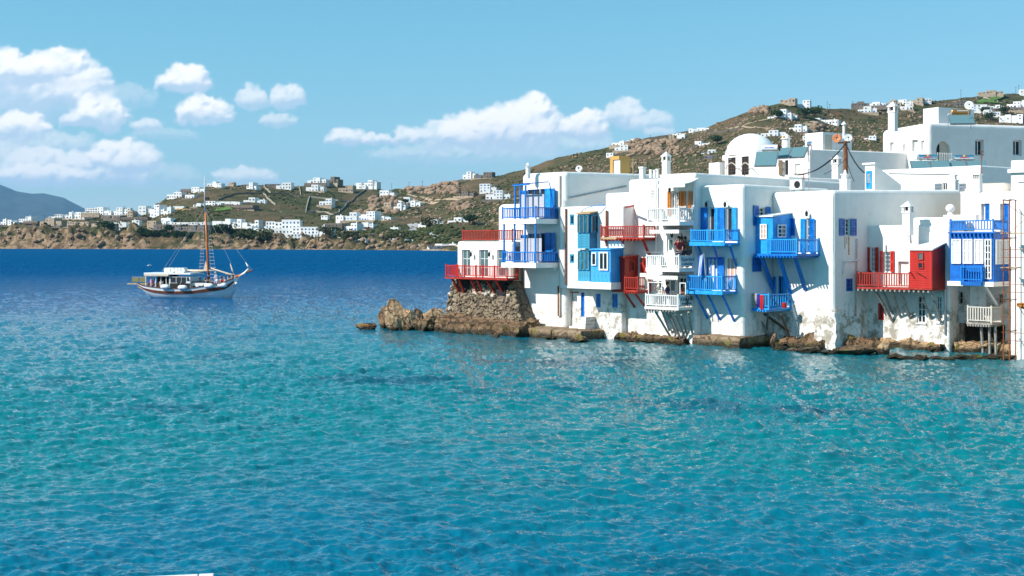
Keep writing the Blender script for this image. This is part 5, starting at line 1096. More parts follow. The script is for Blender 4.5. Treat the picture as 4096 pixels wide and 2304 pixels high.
for k in range(14): piece('joist', BLUE, ob, xa + (xb - xa) * (k + .5) / 14, -d / 2 - .08, zf_ - .205, .07, d + .3, .09)
for x, y, x2, y2 in ((242, 668, 332, 888), (365, 668, 452, 915), (475, 672, 555, 895)):
    MB().bar((Eh.xF(z4, x, y, d), -d + .1, zf_ - .12), (Eh.xF(z4, x2, y2, .02), -.02, Eh.zF(z4, x2, y2)), .19, .15).build('strut', BLUE, ob)
d = 1.9; xa, xb = Eh.xF(z4, 122, 1010, d), Eh.xF(z4, 302, 1010, d); zf_ = Eh.zF(z4, 210, 1018, d); hr = Eh.zF(z4, 210, 922, d) - zf_
ob2 = balcony(Eh, xa, xb, d, zf_, hr, SKYB, SKYB, slab_t=.1, sp=.2, joists=10, smat=SKYB, bw=.04)
for x, y, x2, y2, m_ in ((205, 1045, 330, 1250, GREYWOOD), (205, 1045, 205, 1215, GREYWOOD), (135, 1040, 135, 1140, STEEL), (270, 1060, 420, 1170, DARKWOOD), (300, 1060, 455, 1180, GREYWOOD), (385, 1065, 455, 1250, DARKWOOD), (295, 1060, 290, 1190, STEEL)):
    MB().tube([(Eh.xF(z4, x, y, 1.4), -1.4, Eh.zF(z4, x, y, 1.4)), (Eh.xF(z4, x2, y2, .3), -.3, Eh.zF(z4, x2, y2, .3))], .07, 6).build('prop_pole', m_, ob2)
CLOTHES = [(140, 185, 925, 985, (.72, .74, .78), 'white shirt drying on the lowest blue balcony'), (188, 208, 922, 1012, (.34, .32, .30), 'grey patterned towel drying beside the white shirt'), (209, 222, 922, 1005, (.42, .37, .30), 'beige towel drying between the grey and the blue one'), (222, 240, 925, 1015, (.01, .03, .30), 'dark blue towel on the lowest balcony rail'),
           (242, 266, 932, 1032, (.50, .012, .02), 'bright red towel on the lowest balcony rail'), (112, 132, 915, 948, (.03, .03, .04), 'small dark garment at the left end of the washing line')]
for x0, x1, y0, y1, c_, lab in CLOTHES:
    a, b, z0_, z1_ = Eh.FR(z4, x0, y0, x1, y1, d + .06); mb = MB(); n = 7; vs = []
    for j in range(5):
        for k in range(n + 1): q = k / n; vs.append((a + (b - a) * q, -(d + .07 + .035 * math.sin(q * 11 + x0) * (j / 4) + .02), z1_ + (z0_ - z1_) * (j / 4) * (1 - .05 * math.sin(q * 7))))
    vs += [(v[0], v[1] + .015, v[2]) for v in vs]; N_ = 5 * (n + 1)
    fs = [(j*(n+1)+k, j*(n+1)+k+1, (j+1)*(n+1)+k+1, (j+1)*(n+1)+k) for j in range(4) for k in range(n)]; fs += [tuple(N_ + i for i in f[::-1]) for f in fs]
    ce = empty('laundry', Eh.world((a + b) / 2, -d, z1_), -Eh.a, lab, 'laundry', 'washing on the lowest blue balcony')
    vs = [(v[0] - (a + b) / 2, v[1] + d, v[2] - z1_) for v in vs]; mb.add(vs, fs).build('cloth', plain('cloth_%d' % x0, c_, .95, var=.2, scale=8), ce); piece('peg', PALEWOOD, ce, 0, -.08, -.03, .02, .02, .06)
wall_lamp(Eh, Eh.xF(z4, 582, 350), Eh.zF(z4, 582, 350))
MB().lathe([(.12, 0), (.16, .28)], 10, (Eh.xF(z4, 410, 1000, 1.0), -1.0, zf_)).build('bucket', REDB, Eh.e)
# pipes, rust streaks and the buttress on the right-hand wall
def epipe(pts, r, m_): pipe(Eh, [(.07, Eh.S(z4(x, y), .07)[0], Eh.S(z4(x, y), .07)[1]) for x, y in pts], r, m_, 'pipe')
epipe(((925, 690), (822, 702), (818, 790)), .05, WPAINT); epipe(((745, 250), (742, 640)), .05, WPAINT); epipe(((912, 545), (905, 1150)), .03, STEEL)
epipe(((880, 960), (862, 990), (860, 1120)), .04, WPAINT)
for x, w_, y1 in ((824, 6, 612), (850, 8, 655), (838, 4, 580)):
    a, b, c, e_ = Eh.SR(z4, x, 528, x + w_, y1); MB().box(.002, .006, a, b, c, e_).build('rust_streak', RUSTST, Eh.e)
def lumpy(name, label, quad, h0, mat, cat='rock', seed=0, n=(26, 10, 8), amp=.12, parent=None, kind=None, group=None):
    """rough block: bottom quad of world xy, height per corner"""
    bm = bmesh.new(); bmesh.ops.create_cube(bm, size=1.0); bmesh.ops.subdivide_edges(bm, edges=bm.edges[:], cuts=20, use_grid_fill=True)
    me = bpy.data.meshes.new(name); q = [Vector((*p, 0)) for p in quad]; cen = (q[0] + q[1] + q[2] + q[3]) / 4
    from mathutils import noise as mn
    for v in bm.verts:
        a, b, c = v.co.x + .5, v.co.y + .5, v.co.z + .5
        p = (q[0] * (1-a) + q[1] * a) * (1-b) + (q[3] * (1-a) + q[2] * a) * b; hh = (h0[0] * (1-a) + h0[1] * a) * (1-b) + (h0[3] * (1-a) + h0[2] * a) * b
        out = (p - cen); out.z = 0; p = p + out.normalized() * (-.12 * c * c); z = -1.0 + c * (hh + 1.0)
        w = Vector((p.x, p.y, z)); nv = mn.noise_vector(w * 1.1 + Vector((seed, 0, 0))) * amp * 1.3 + mn.noise_vector(w * 3.1 + Vector((seed, 5, 0))) * amp * .7 + mn.noise_vector(w * 8 + Vector((seed, 5, 0))) * amp * .45
        v.co = w + nv
    bm.to_mesh(me); bm.free()
    for v in me.vertices: v.co -= cen
    o = link_mesh(name, me, mat, parent); o.location = cen; return tag(o, label, cat, group, kind)
w = Eh.world
qb = [w(-1.1, -.35, 0)[:2], w(.35, -.35, 0)[:2], w(.35, 2.1, 0)[:2], w(-1.1, 2.1, 0)[:2]]
lumpy('buttress', 'low whitewashed buttress at the corner below the blue box house', qb, (1.7, 2.0, 1.6, 2.4), WHITE2, 'buttress', 5, amp=.09)
# ------------------------------------------------------------------ House F: red shed and red shutters
PF = Eh.chain(z5(168, 0)[0], 3.1); 
_a = R(44); _t = Vector((math.cos(_a), -math.sin(_a))); k_ = (z5(772, 0)[0] - 512) / FPX; w_ = (k_ * PF.y - PF.x) / (_t.x - k_ * _t.y); PF = PF + _t * w_
Fh = House('red_shed_house', 'white house with red shutters, red balcony and red plank shed', PF, 44)
xl = Fh.xF(z5, 168, 900)
for rc in ((228, 602, 264, 770), (320, 632, 366, 775)): window(Fh, 'F', Fh.FR(z5, *rc), WPAINT, GLASSG, 2, 5, recess=.1)
for x0, x1, y0, sw in ((195, 226, 602, 4), (266, 292, 602, 25), (300, 318, 628, 15), (368, 394, 628, 4)): shutter(Fh, 'F', *Fh.FR(z5, x0, y0, x1, 772), REDB, swing=sw)
rc = Fh.FR(z5, 280, 988, 321, 1104); window(Fh, 'F', rc, REDB, GLASS, 1, 1, fw=.13, recess=.04)
for rc in ((550, 938, 607, 1125), (682, 940, 720, 1120)): window(Fh, 'F', Fh.FR(z5, *rc), WPAINT, GLASS, 2, 4, recess=.1, sill=True)
Fh.hF.append(Fh.FR(z5, 418, 700, 492, 860))
PM('F').box(*Fh.FR(z5, 418, 700, 492, 860)[:2], -.22, -.20, *Fh.FR(z5, 418, 700, 492, 860)[2:]).build('niche', WHITE, Fh.e)
zl, zr = Fh.zF(z5, 300, 450), Fh.zF(z5, 620, 395); xm = Fh.xF(z5, 487, 420)
shell(Fh, xl, 0, 0, 6, -1, zl, WHITE2, r=.12, hF=Fh.hF)
shell(Fh, xm, -.05, .12, 5.5, zl - .5, zr, WHITE, r=.3, name='upper_wall')
d = 1.55; p0, p1 = Fh.xF(z5, 500, 750, d), Fh.xF(z5, 652, 750, d); za, zb = Fh.zF(z5, 575, 882, d), Fh.zF(z5, 575, 622, d)
o = bay(Fh, p0, p1, d, za, zb, RED, WHITE3, name='shed', tilt=.35); planks(o, 'F', p0, p1, za, zb, d, REDB, 16); planks(o, 'S', -d, -.02, za, zb, p1, RED, 16)  # boards darker on the side away from the sun, painted shade
for y0, y1, g_ in ((636, 690, GLASSG), (706, 750, GLASS)): window(Fh, 'F', Fh.FR(z5, 558, y0, 597, y1, d), RED, g_, 1, 1, fw=.05, recess=-.06, hole=False, off=d, parent=o)
xa = Fh.xF(z5, 137, 840, d); zf_ = Fh.zF(z5, 320, 880, d); hr = Fh.zF(z5, 320, 778, d) - zf_
ss = [(Fh.xF(z5, x, 900, d * .9), Fh.xF(z5, x2, y2, .02), zf_ - Fh.zF(z5, x2, y2)) for x, x2, y2 in ((260, 380, 1102), (315, 380, 1048), (380, 436, 1072), (437, 500, 1078), (572, 645, 1082), (650, 716, 1116))]
ob = balcony(Fh, xa, p0 - .03, d, zf_, hr, RED, RED, right=False, slab_t=.1, struts=ss, smat=GREYWOOD, sw=.10, sp=.14, bw=.05, posts=[Fh.xF(z5, 283, 840, d)])
for k in range(16): piece('joist', GREYWOOD, ob, xa + (p1 - xa) * (k + .5) / 16, -d / 2 - .05, zf_ - .20, .09, d + .25, .095)
PM('F').box(p0 - .02, p1 + .05, .01, d + .08, za - .10, za - .003).build('shed_floor', RED, Fh.e)
xx = Fh.xF(z5, 746, 1000); pipe(Fh, [(xx, -.07, za - .1), (xx, -.07, .9)], .05, STEEL, 'downpipe')
MB().tube([(xm + .05, -.15, Fh.zF(z5, 487, 460)), (xm + .1, -.15, zb + .5)], .05, 6).build('downpipe', WPAINT, Fh.e)
for x, y, x2, y2 in ((500, 770, 530, 820), (545, 775, 610, 815)): MB().tube([(Fh.xF(z5, x, y, d + .1), -d - .1, Fh.zF(z5, x, y, d + .1)), (Fh.xF(z5, x2, y2, d + .1), -d - .05, Fh.zF(z5, x2, y2, d + .1))], .02, 5).build('cable', BLACK, Fh.e)
# ------------------------------------------------------------------ House G: deep-blue glazed bay with roof terrace
PG = Fh.chain(z5(1188, 0)[0], 1.0)
Gh = House('glazed_bay_house', 'white house with a deep-blue glazed bay and blue roof terrace railing', PG, 45)
xl = Gh.xF(z5, 786, 1000); d = 1.75
zs = Gh.zF(z5, 930, 838, d); zt = Gh.zF(z5, 930, 505, d); zbt = Gh.zF(z5, 900, 1128, .1)
window(Gh, 'F', Gh.FR(z5, 836, 908, 866, 996), GREYWOOD, DARK, 1, 2, recess=.1); window(Gh, 'F', Gh.FR(z5, 1110, 925, 1142, 992), GREYWOOD, DARK, 2, 2, recess=.1)
for x0 in (918, 974): shutter(Gh, 'F', *Gh.FR(z5, x0, 868, x0 + 53, 1008), WPAINT, panels=True)
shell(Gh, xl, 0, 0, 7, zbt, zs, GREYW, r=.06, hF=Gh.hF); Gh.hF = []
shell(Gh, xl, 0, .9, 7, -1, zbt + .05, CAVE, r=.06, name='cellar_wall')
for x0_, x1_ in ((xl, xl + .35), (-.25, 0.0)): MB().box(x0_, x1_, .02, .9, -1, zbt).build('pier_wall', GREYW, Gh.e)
p0, p1 = Gh.xF(z5, 776, 680, d), Gh.xF(z5, 1078, 680, d)
o = bay(Gh, p0, p1, d, zs, zt, DEEPB, DEEPB, name='glazed_bay')
for x0, x1, y1, nx, nz, gl in ((790, 856, 716, 2, 2, CURTAIN), (868, 935, 716, 2, 2, CURTAIN), (945, 1010, 716, 2, 2, CURTAIN), (1018, 1066, 822, 2, 6, GLASS)): window(Gh, 'F', Gh.FR(z5, x0, 545, x1, y1, d), WPAINT, gl, nx, nz, fw=.07, recess=-.05, hole=False, off=d, parent=o)
for k in range(2): window(Gh, 'S', (-d + .12 + k*.80, -d + .86 + k*.80, Gh.zF(z5, 1040, 720, d), Gh.zF(z5, 1040, 548, d)), WPAINT, CURTAIN, 2, 2, fw=.07, recess=-.05, hole=False, off=p1, parent=o)
PM('F').box(p0 - .05, p1 + .08, .003, d + .22, zs - .24, zs - .004).build('floor_slab', WHITE, Gh.e)
q0, q1 = Gh.xF(z5, 855, 780, d + .35), Gh.xF(z5, 995, 780, d + .35); zr_ = Gh.zF(z5, 920, 735, d + .35)
o2 = PM('F', d + .02).box(q0, q1, .02, .42, zs - .2, zs).build('ledge_balcony', DEEPB, Gh.e); railing(o2, [(q0, -d - .05), (q0, -d - .38), (q1, -d - .38), (q1, -d - .05)], zs, zr_ - zs, BLUE, .12, .04)
for k in range(11): piece('bracket', DEEPB, o, p0 + (p1 - p0) * (k + .5) / 11, -d - .08, zt - .16, .07, .2, .13)
rr = Gh.zF(z5, 920, 418, d) - zt - .06; rt = MB().box(p0, p1, -d, -.05, zt + .062, zt + .085).build('terrace_deck', WHITE3, Gh.e); railing(rt, [(p0 + .05, -.1), (p0 + .05, -d - .02), (p1 - .02, -d - .02), (p1 - .02, -.1)], zt + .08, rr, BLUE, .15, .045)
# upper storey behind the terrace
zu = Gh.zF(z5, 1000, 222, -1.0); hu = []
xu = Gh.xF(z5, 866, 300, -1.0)
for x0, x1, y1 in ((1018, 1050, 415), (1148, 1182, 500)):
    rc = Gh.FR(z5, x0 - 28, 300, x1, y1, -1.0); hu.append(rc); r2 = Gh.FR(z5, x0, 302, x1, y1, -1.1); shutter(Gh, 'F', *r2, DEEPB, q=-1.15)
    PM('F', -1.21).box(rc[0], rc[1], -.02, 0, rc[2], rc[3]).build('door_recess', WHITE, Gh.e)
shell(Gh, xu, .3, 1.0, 8, zs, zu, WHITE, r=.25, hF=hu, name='upper_wall')
# lower plank balcony on poles
d2 = 1.25; xa, xb = Gh.xF(z5, 900, 1110, d2), Gh.xF(z5, 1062, 1110, d2); zf_ = Gh.zF(z5, 980, 1122, d2); hr = Gh.zF(z5, 980, 1012, d2) - zf_
ob = balcony(Gh, xa, xb, d2, zf_, hr, plain('grey_white_timber', (.55, .52, .47), .85, var=.2, scale=5), GREYWOOD, slab_t=.1, joists=9, smat=GREYWOOD, sp=.13, bw=.06)
for x, x2, y2 in ((990, 1008, 1335), (1048, 1052, 1335), (1088, 1096, 1340)): MB().tube([(Gh.xF(z5, x, 1150, 1.0), -1.0, zf_ - .15), (Gh.xF(z5, x2, y2, .7), -.7, Gh.zF(z5, x2, y2, .7) - .4)], .075, 6).build('prop_pole', GREYWOOD, ob)
MB().bar((Gh.xF(z5, 1015, 868, .9), -.9, Gh.zF(z5, 1015, 868, .9)), (Gh.xF(z5, 1100, 1005, .05), -.05, Gh.zF(z5, 1100, 1005)), .14, .12).build('strut', WPAINT, Gh.e)
pipe(Gh, [(xl + .05, -.06, zs - .3), (xl + .05, -.06, .6)], .04, STEEL, 'downpipe')
# ------------------------------------------------------------------ House H at the right edge with scaffolding
PH = ((z5(1400, 0)[0] - 512) / FPX * 60.5, 60.5)
Hh = House('scaffolded_house', 'plain white house at the right edge behind rusty scaffolding', PH, 38)
xl = Hh.xF(z5, 1196, 900); zt = Hh.zF(z5, 1240, 2)
shell(Hh, xl, 0, 0, 9, -1, zt, WHITE, r=.05)
PM('F').box(xl - .12, .1, .003, .14, Hh.zF(z5, 1240, 88), Hh.zF(z5, 1240, 62)).build('cornice', WHITE, Hh.e); PM('F').box(xl + .35, .05, .003, .06, Hh.zF(z5, 1240, 152), Hh.zF(z5, 1240, 140)).build('cornice', WHITE, Hh.e)
sc = empty('scaffolding', Hh.world(xl, -1.0, 0), -Hh.a, 'rusty tube scaffolding with plank decks at the right edge', 'scaffold')
xs0, xs1 = Hh.xF(z5, 1146, 800, 1.6) - xl, Hh.xF(z5, 1214, 800, 1.0) - xl; zb_ = -.4; ztop = Hh.zF(z5, 1180, 272, 1.3)
for x in (xs0, xs1):
    for y in (-.6, .35): MB().tube([(x, y, zb_), (x, y, ztop)], .026, 6).build('upright', RUST, sc)
for y5 in (282, 545, 618, 672, 760, 855, 910, 972, 1085, 1188, 1243):
    z_ = Hh.zF(z5, 1180, y5, 1.3); MB().tube([(xs0 - .1, -.6, z_), (xs1 + (1.4 if y5 in (618, 672, 855, 910, 1188, 1243) else .1), -.6, z_)], .014, 5).build('ledger', RUST, sc)
    if y5 in (282, 545, 760, 972, 1188): MB().tube([(xs0, -.7, z_ + .05), (xs0, .5, z_ + .05)], .022, 5).tube([(xs1, -.7, z_ + .05), (xs1, .5, z_ + .05)], .022, 5).build('transom', RUST, sc)
for a_, b_ in (((xs0, 290), (xs1 + 1.0, 420)), ((xs1 + .8, 400), (xs0, 540))): MB().tube([(a_[0], -.63, Hh.zF(z5, 1180, a_[1], 1.3)), (b_[0], -.63, Hh.zF(z5, 1180, b_[1], 1.3))], .010, 5).build('brace', RUST, sc)
for y5, xe in ((508, xs1 + 1.7), (746, xs1 + .3)):
    z_ = Hh.zF(z5, 1200, y5, 1.3)
    for k in range(3): MB().box(xs0 - .2 + .07*k, xe, -.5 + .28*k, -.25 + .28*k, z_, z_ + .045).build('plank', PALEWOOD, sc)
MB().box(Hh.xF(z5, 1242, 1000, .8) , 0.2, -.9, -.01, Hh.zF(z5, 1260, 1012, .8), Hh.zF(z5, 1260, 988, .8)).prism([(Hh.xF(z5, 1252, 1030, .5), Hh.zF(z5, 1260, 1012, .8)), (.1, Hh.zF(z5, 1260, 1012, .8)), (.1, Hh.zF(z5, 1290, 1075, .4))], -.7, -.1).build('timber_balcony', ORANGEW, Hh.e)
# ------------------------------------------------------------------ back row and roofscape
def ground_under_town():
    # made ground the town stands on, rising gently inland behind the sea front
    pts = []; n = 34
    f = [Zh.world(-5.5, 1.2, 0), Zh.world(0, 1.5, 0), A.world(-1, 1.2, 0), B.world(-1, 1.5, 0), Ch.world(-2, 1.2, 0), Dh.world(-1, 1.6, 0), Eh.world(-2, 1.8, 0), Fh.world(-2, 1.6, 0), Gh.world(-1, 2.4, 0), Hh.world(-.5, 1.5, 0), Hh.world(8, 1.5, 0), Hh.world(60, 2, 0)]
    rows_ = []
    for k, (dy, z) in enumerate(((0, -1.5), (0, .7), (10, 1.0), (30, 3.0), (70, 5.5), (140, 6.0), (260, 2.0), (420, -2.0))):
        rows_.append([(p.x + dy * .55, p.y + dy * (1.0 + .0), z) for p in f])
    mb = MB(); m_ = len(f); mb.add([p for r_ in rows_ for p in r_], [(i*m_ + j, i*m_ + j+1, (i+1)*m_ + j+1, (i+1)*m_ + j) for i in range(len(rows_)-1) for j in range(m_-1)])
    tag(mb.build('town_ground', plain('town_ground', (.36, .33, .29), .95, var=.2, scale=.5)), kind='structure')
ground_under_town()
BG = 'white houses of the back row'
def blk(name, label, u, Y, a, xl, depth, ztop, z0=1.0, hF=(), hS=(), r=.15, mat=None, sx=0, sy=0, cat='house', group=BG):
    h = House(name, label, ((u - 512) / FPX * Y, Y), a, cat, group); return h
# K : domed house
K_ = House('domed_house', 'white house with a big plastered dome on its roof', ((z6(1350, 0)[0] - 512) / FPX * 100, 100.0), 58, group=BG)
zt = K_.zF(z6, 1200, 832)
for rc in ((345, 890, 440, 1140), (512, 890, 602, 1140)): window(K_, 'F', K_.FR(z6, *rc), plain('louvre_brown_%d' % rc[0], (.10, .06, .035), .8, var=.4, scale=14), DARK, 3, 6, fw=.06)
window(K_, 'F', K_.FR(z6, 1168, 1005, 1238, 1140), WPAINT, CURTAIN, 2, 3); rc = K_.FR(z6, 1048, 958, 1088, 1140); window(K_, 'F', rc, DARKWOOD, DARK, 1, 1); shutter(K_, 'F', *K_.FR(z6, 980, 958, 1046, 1140), plain('louvre_tan', (.22, .14, .075), .8, var=.4, scale=14), swing=20)
shell(K_, K_.xF(z6, 298, 1000), 0, 0, K_.S(z7(1062, 900))[0], 2, zt, WHITE3, r=.14, hF=K_.hF, sy=.012)
u_, v_ = z6(625, 838); cx, zc = K_.F((u_, v_), -2.6); rad = abs(K_.F(z6(895, 838), -2.6)[0] - K_.F(z6(355, 838), -2.6)[0]) / 2 * .80
dome = [(rad * math.cos(q), rad * .86 * math.sin(q)) for q in [R(x) for x in range(0, 91, 9)]]; dome[-1] = (.05, rad * .86)
MB().lathe([(rad + .25, -.3), (rad + .25, .12), (rad + .02, .14)] + [(a_, b_ + .15) for a_, b_ in dome], 40, (cx, 2.6, zt)).build('dome', plaster('dome_plaster', (.80, .80, .80), .3, low=-9), K_.e, smooth=True)
MB().box(K_.xF(z6, 152, 1000) , K_.xF(z6, 282, 1000), -.4, 1.4, 2, K_.zF(z6, 220, 990)).build('side_hut', WHITE3, K_.e)
for x0 in (330, 500):
    MB().tube([(K_.xF(z6, x0 + 175 * q, 1000, .3), -.6, K_.zF(z6, x0, 1090 - 90 * math.sin(math.pi * q), .3)) for q in [k / 10 for k in range(11)]], .04, 6).build('roof_hoop', CREAMP, K_.e)
# belfry-like turret and hut on K's roof
o = MB().box(K_.S(z6(1510, 0), 0)[0] * 0 - .1 - 0, 0, 0, 0, 0, 0) if False else None
yk0, yk1 = K_.S(z6(1515, 730), -.6)[0], K_.S(z6(1872, 730), -.6)[0]; zk = K_.S(z6(1700, 622), -.6)[1]
MB().box(-2.6, -.6, yk0, yk1, zt - .3, zk).build('roof_hut', WHITE3, K_.e); MB().box(-.598, -.56, K_.S(z6(1545, 730), -.6)[0], K_.S(z6(1625, 730), -.6)[0], zt + .05, K_.S(z6(1585, 645), -.6)[1]).build('hut_door', CREAMP, K_.e)
def roof_on(px, h, dx, dy=0): return h
# chimney builder --------------------------------------------------
def chimney(P, w, hts, label, style='lantern', rz=-R(45), mat=None, group='rooftop chimneys'):
    e = empty('chimney', P, rz, label, 'chimney', group); m_ = mat or WHITE3; H_ = hts
    if style == 'lantern':      # shaft, cornice, slotted lantern, pyramid cap
        MB().box(-w/2, w/2, -w/2, w/2, -.5, H_ * .52).box(-w*.6, w*.6, -w*.6, w*.6, H_ * .52, H_ * .56).build('shaft', m_, e, bevel=0)
        mb = MB()
        for sx in (-1, 1):
            for sy in (-1, 1): mb.box(sx * w * .42 - w*.12, sx * w * .42 + w*.12, sy * w * .42 - w*.12, sy * w * .42 + w*.12, H_ * .56, H_ * .76)
        mb.box(-w*.28, w*.28, -w*.28, w*.28, H_*.56, H_*.6).build('lantern', m_, e); MB().box(-w*.2, w*.2, -w*.2, w*.2, H_*.56, H_*.755).build('flue', DARK, e)
        MB().box(-w*.66, w*.66, -w*.66, w*.66, H_ * .76, H_ * .80).add([(-w*.6, -w*.6, H_*.8), (w*.6, -w*.6, H_*.8), (w*.6, w*.6, H_*.8), (-w*.6, w*.6, H_*.8), (0, 0, H_)], [(0, 1, 4), (1, 2, 4), (2, 3, 4), (3, 0, 4)]).build('cap', m_, e)
    elif style == 'dove':       # stepped shaft with a small tilted tile on top
        MB().box(-w/2, w/2, -w/2, w/2, -.5, H_ * .45).box(-w*.58, w*.58, -w*.58, w*.58, H_*.45, H_*.52).box(-w*.33, w*.33, -w*.33, w*.33, H_*.52, H_*.72).box(-w*.45, w*.45, -w*.45, w*.45, H_*.72, H_*.78).build('shaft', m_, e, bevel=.01)
        MB().lathe([(w*.22, H_*.78), (w*.18, H_*.9), (w*.05, H_)], 8).build('finial', m_, e)
    elif style == 'round':
        MB().lathe([(w*.5, -.4), (w*.46, H_*.55), (w*.62, H_*.58), (w*.62, H_*.63)], 14).build('shaft', m_, e, smooth=False); MB().lathe([(w*.5, H_*.63), (w*.45, H_*.8), (w*.2, H_*.95), (.02, H_)], 14).build('cap', m_, e); MB().box(-w*.14, w*.14, -w*.53, -w*.44, H_*.64, H_*.8).build('vent', TANP, e)
    elif style == 'slot':
        MB().box(-w/2, w/2, -w/2, w/2, -.5, H_ * .72).box(-w*.6, w*.6, -w*.6, w*.6, H_*.94, H_).build('shaft', m_, e)
        for k in range(4): piece('fin', m_, e, -w*.42 + k * w*.28, 0, H_*.72, w*.1, w*.9, H_*.222)
        MB().box(-w*.46, w*.46, -w*.3, w*.3, H_*.72, H_*.93).build('flue', DARK, e)
    elif style == 'cowl':
        MB().lathe([(w*.32, -.4), (w*.32, H_*.7)], 12).build('shaft', m_, e); MB().lathe([(w*.62, H_*.72), (w*.6, H_*.8), (w*.2, H_*.95), (.02, H_)], 14).build('cap', m_, e)
        for k in range(4): piece('leg', m_, e, w*.25*math.cos(k*1.57), w*.25*math.sin(k*1.57), H_*.68, .05, .05, H_*.08)
    return e
def on_roof(zm, x, ybase, Y): return at(*zm(x, ybase), Y)
def span(zm, y0, y1, Y): return (zm(0, y1)[1] - zm(0, y0)[1]) * Y / FPX
def width(zm, x0, x1, Y): return (zm(x1, 0)[0] - zm(x0, 0)[0]) * Y / FPX
for zm, x, y0, y1, wx, Y, stl, lab in ((z1, 690, 22, 92, 44, 77.5, 'round', 'small domed chimney at the left end of the tall house roof'), (z14, 960, 745, 1060, 108, 76, 'lantern', 'white lantern chimney with pointed cap behind the tavern roof'),
      (z6, 1685, 885, 1145, 105, 88, 'lantern', 'white lantern chimney left of the leaning pole'), (z6, 1790, 1075, 1315, 118, 71, 'dove', 'stepped chimney at the foot of the leaning pole'),
      (z5, 486, 282, 455, 68, 66.3, 'lantern', 'tall lantern chimney on the red shed house'), (z5, 800, 70, 210, 60, 79, 'dove', 'stepped chimney before the grey shuttered windows'), (z5, 965, 95, 225, 62, 67, 'slot', 'slotted square chimney above the glazed bay house'),
      (z7, 530, 232, 525, 105, 99, 'lantern', 'tall chimney tower at the left end of the big top right house'), (z6, 1775, 480, 630, 62, 99, 'cowl', 'round cowled flue on the rooftop hut'), (z6, 1060, 630, 790, 130, 103, 'round', 'rounded turret-like chimney right of the dome')):
    chimney(on_roof(zm, x, y1, Y), width(zm, 0, wx, Y) * .82, span(zm, y0, y1, Y), lab, stl)
# globe finial and white wall on house F's neighbour
# big house top right
Nn = House('upper_house', 'big white house on the upper right with arched door and dark windows', ((z7(970, 0)[0] - 512) / FPX * 104, 104.0), 62, group=BG)
zt = Nn.zF(z7, 960, 490); yb = Nn.S(z7(2400, 700))[0]
window(Nn, 'S', Nn.SR(z7, 1545, 705, 1650, 905), WPAINT, DARK, 2, 1, fw=.12, recess=.25); window(Nn, 'S', Nn.SR(z7, 2012, 710, 2120, 905), WPAINT, DARK, 2, 1, fw=.12, recess=.25)
for x0, x1, y0 in ((490, 542, 735), (655, 676, 760), (766, 838, 706)): window(Nn, 'F', Nn.FR(z7, x0, y0, x1, 850), WPAINT, CURTAIN, 2, 1, recess=.25)
Nn.hF.append(Nn.FR(z7, 878, 715, 918, 850)); a_, b_, c_, d_ = Nn.FR(z7, 878, 715, 918, 850); MB().box(a_, b_, .2, .25, c_, d_).build('niche', WHITE3, Nn.e)
ra = Nn.SR(z7, 1065, 720, 1235, 1020); Nn.hS.append(ra)
MB().box(-.25, -.21, ra[0], ra[1], ra[2], ra[3]).build('arch_door', CREAMP, Nn.e); MB().box(-.2, -.17, ra[0] + .1, ra[0] + .55, ra[2], ra[3] - .3).build('door_leaf', DARK, Nn.e)
mb = MB(); cyc = (ra[0] + ra[1]) / 2; rr_ = (ra[1] - ra[0]) / 2; zc_ = ra[3] - .02
arc = [(cyc - rr_ * math.cos(q), zc_ + rr_ * .0 - rr_ + rr_ * math.sin(q)) for q in [math.pi * k / 12 for k in range(13)]]
for (ya, za_), (yb_, zb_) in zip(arc[:-1], arc[1:]): mb.add([(-.004, ya, za_), (-.004, yb_, zb_), (-.004, yb_, zc_ + .03), (-.004, ya, zc_ + .03), (-.19, ya, za_), (-.19, yb_, zb_), (-.19, yb_, zc_ + .03), (-.19, ya, zc_ + .03)], [(0, 1, 2, 3), (4, 7, 6, 5), (0, 4, 5, 1)])
mb.build('arch_head', WHITE3, Nn.e)
shell(Nn, Nn.xF(z7, 385, 700), 0, 0, yb, 3, zt, WHITE3, r=.4, hF=Nn.hF, hS=Nn.hS, sx=.05, sy=.022)
MB().box(-2.5, -.8, Nn.S(z7(1090, 400), -.8)[0], Nn.S(z7(1530, 400), -.8)[0], zt - .3, Nn.S(z7(1300, 318), -.8)[1]).build('roof_hut', WHITE3, Nn.e)
for k in range(9): y_ = Nn.S(z7(1080 + 22*k, 950), .6)[0]; piece('baluster', WPAINT, Nn.e, .6, y_, Nn.S(z7(1090, 1010), .6)[1], .04, .04, 1.0)
# M : long white house below it
Mm = House('shutter_back_house', 'long low white house with grey shutters behind the stair-head', ((z7(1612, 0)[0] - 512) / FPX * 82, 82.0), 47, group=BG)
zt = Mm.zF(z7, 1400, 1030)
for x0, x1 in ((1138, 1202), (1312, 1345)): window(Mm, 'F', Mm.FR(z7, x0, 1240, x1, 1330), WPAINT, GLASS, 2, 1, recess=.1)
GREYSH = plain('grey_shutter_paint', (.20, .24, .28), .6)
for x0, x1 in ((1048, 1128), (1348, 1425)): shutter(Mm, 'F', *Mm.FR(z7, x0, 1245, x1, 1335), GREYSH)
shell(Mm, Mm.xF(z7, 336, 1150), 0, 0, Mm.S(z7(2050, 1100))[0], 2, zt, WHITE3, r=.16, hF=Mm.hF, sy=.01)
pipe(Mm, [(Mm.xF(z7, 480, 1118), -.05, Mm.zF(z7, 480, 1118)), (Mm.xF(z7, 1240, 1130), -.05, Mm.zF(z7, 1240, 1128))], .03, STEEL, 'cable')
